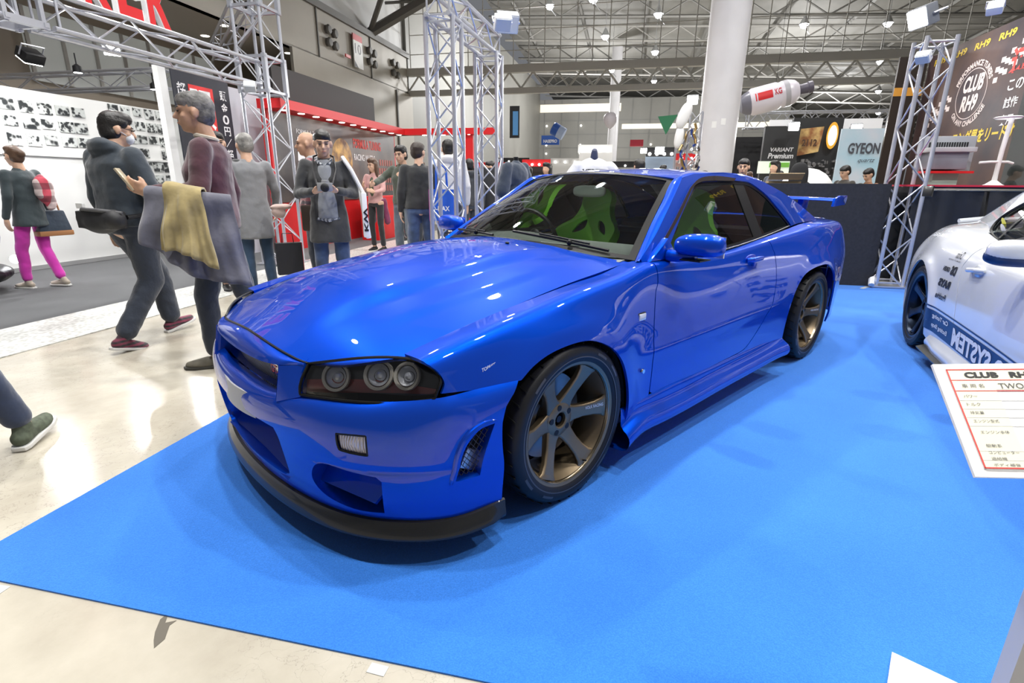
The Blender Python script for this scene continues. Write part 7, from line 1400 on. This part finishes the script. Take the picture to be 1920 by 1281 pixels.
st_ = empty('racing_seat', Hp(3.28, 6.5, 0), HROT, 'black racing seat back standing behind the black partition', 'seat'); m = MB(); supell(m, (0, 0, 1.30), (.13, .05, .27), .7); supell(m, (0, 0, 1.0), (.24, .07, .32), .7); m.bx(-.2, -.2, 0, .2, .2, .75); m.build('seat_shell', SBL, st_, bevel=.02)
m = MB(); ell(m, (0, 0, 0), (.50, .45, .46)); ell(m, (-.28, 0, .0), (.3, .3, .30)); o = remesh(m, 'covered_display', WHT, None, .03, 3); o.location = Hp(3.82, 8, 1.08); tag(o, 'white rounded covered object behind the black racing seat', 'display'); hbox('display_plinth', 3.4, 7.7, 0, 4.3, 8.3, .66, WHT, o).location = (0, 0, 0)
o.location = Hp(3.82, 8, 1.08)
for ch in o.children: ch.matrix_parent_inverse = Matrix.Translation(o.location).inverted()
bx_ = empty('carton', Hp(2.93, 5.9, 1.0), HROT-.1, 'open tan carton lid just above the black partition', 'box'); m = MB(); m.bx(-.2, -.14, 0, .2, .14, .30); m.build('box_body', MATS['cardboard'], bx_, smooth=False); m = MB(); m.box((0, -.2, .36), (.42, .16, .006), R=Matrix.Rotation(-.5, 3, 'X')); m.build('box_flap', pm('carton_tan', (.62, .46, .26), .8), bx_, smooth=False); o = hbox('storage_shelf', 2.78, 5.7, 0, 3.3, 6.1, .995, BKG); tag(o, 'low dark shelf hidden behind the black partition carrying the carton', 'shelf')
# monitor and printer on the table behind the curtain
tb_ = hbox('table', 4.15, 5.75, 0, 7.2, 6.9, 1.235, BKG); tag(tb_, 'black covered table behind the curtain carrying the equipment', 'table')
mo = empty('equipment_tray', Hp(5.08, 6.4, 1.245), HROT, 'grey ribbed display panel with red base on the covered table', 'display panel'); m = MB(); m.bx(-.36, 0, .18, .32, .04, .66); m.build('panel_frame', pm('tray_grey', (.34, .35, .38), .45), mo, bevel=.01); m = MB(); [m.bx(-.24+i*.03, -.012, .50, -.225+i*.03, .0, .58) for i in range(16)]; m.build('panel_grille', INK, mo, smooth=False); m = MB(); m.bx(-.30, -.26, .22, .14, -.0, .46); m.build('case_body', pm('case_grey', (.22, .23, .27), .45), mo, bevel=.012); m = MB(); m.bx(-.34, -.30, .44, .20, 0, .50); m.build('case_lid', pm('lid_silver', (.48, .48, .5), .4), mo, bevel=.01); m = MB(); m.bx(-.36, -.3, .17, .22, 0, .20); m.build('red_base', REDM, mo, smooth=False); m = MB(); m.bx(-.2, -.2, 0, .1, -.02, .17); m.build('tray_foot', pm('mint_grey', (.5, .58, .5), .5), mo, smooth=False)
ls = empty('lamp_stand', Hp(5.50, 6.0, 1.245), HROT, 'white pole with round arm and flared foot standing on the covered table', 'stand'); m = MB(); m.lathe([(.001, .002), (.16, .002), (.09, .03), (.03, .08), (.026, .16)], 20); m.build('stand_foot', WHT, ls); m = MB(); m.tube([(0, 0, .1), (0, 0, .45), (.02, 0, .85)], .026, 12); m.build('pole', WHT, ls); m = MB(); m.tube([(-.22, 0, .30), (-.1, -.01, .31), (.1, 0, .31), (.16, 0, .29)], .015, 8); m.build('arm', WHT, ls); m = MB(); m.M = Matrix.Translation((-.02, 0, .84)); m.lathe([(.13, -.012), (.15, 0), (.13, .012)], 24, closed=True); m.build('ring', WHT, ls)
o = hbox('glass_case', 5.85, 5.95, 1.245, 6.9, 6.5, 2.6, pm('case_dark_glass', (.02, .03, .028), .12, 0, coat=1)); tag(o, 'tall dark glass case with pale metal edge at the right', 'cabinet'); hbox('edge_profile', 5.83, 5.93, 1.245, 5.87, 5.97, 2.6, ALU, o)
# rows of bright booths in the distance
r_ = random.Random(9)
for i in range(16):
    a = -3.6+i*.72+r_.uniform(-.1, .1); b = 15+((i*7) % 16); w_ = r_.uniform(1.2, 2.4)*b/22; z = r_.uniform(1.9, 2.5); c = r_.choice([WHT, BKG, wp, pm('booth_pale_blue', (.35, .45, .6), .5), BKG]); x = .89+(a-.89)*(b+2.4)/14*1.0
    if x > 3.2 or x-w_/2 < -9.2: continue
    o = empty('trade_booth', Hp(x, b, 0), HROT, 'small trade booth in the busy distance behind the coupe roof', 'booth', 'distant trade booths behind the coupe roof'); lbx('booth_panel', -w_/2, 0, 0, w_/2, .1, z, c, o); lbx('booth_fascia', -w_/2, -.5, z-.05, w_/2, -.42, z+.22, r_.choice([REDM, INK, WHT, INK]), o); 
    for k in range(4): m = MB(); m.sphere((-w_/2+w_*(k+.5)/4, -.6, z+.02), .05, 8); m.build('booth_lamp', pm('booth_lamp_glow', (1, 1, 1), .5, emit=(1, .98, .95), es=12), o)
o = hbox('display_rack', -1.9, 6.9, 0, -1.3, 7.3, 1.5, BKG); tag(o, 'dark display rack with hanging goods behind the second middle tower', 'rack')
# ================= camera =================
cam = bpy.data.cameras.new('camera'); co = bpy.data.objects.new('camera', cam); COL.objects.link(co)
cam.sensor_width = 36; cam.lens = 36*983.98/1920; cam.clip_start = .05; cam.clip_end = 300
yaw, pit, rol = .808, .2905, .0081
f = Vector((math.cos(yaw)*math.cos(pit), math.sin(yaw)*math.cos(pit), -math.sin(pit))); r = f.cross(Vector((0, 0, 1))).normalized(); u = r.cross(f)
r2 = r*math.cos(rol)+u*math.sin(rol); u2 = -r*math.sin(rol)+u*math.cos(rol)
co.matrix_world = Matrix(((r2.x, u2.x, -f.x, -1.4577), (r2.y, u2.y, -f.y, -2.0582), (r2.z, u2.z, -f.z, 1.2236), (0, 0, 0, 1)))
SC.camera = co
SC.view_settings.view_transform = 'Standard'; SC.view_settings.look = 'None'; SC.view_settings.gamma = 1; SC.view_settings.use_curve_mapping = False
SC.view_settings.exposure = -.62
w = bpy.data.worlds.new('w'); SC.world = w; w.use_nodes = True
w.node_tree.nodes['Background'].inputs[0].default_value = (.9, .93, 1, 1); w.node_tree.nodes['Background'].inputs[1].default_value = .28
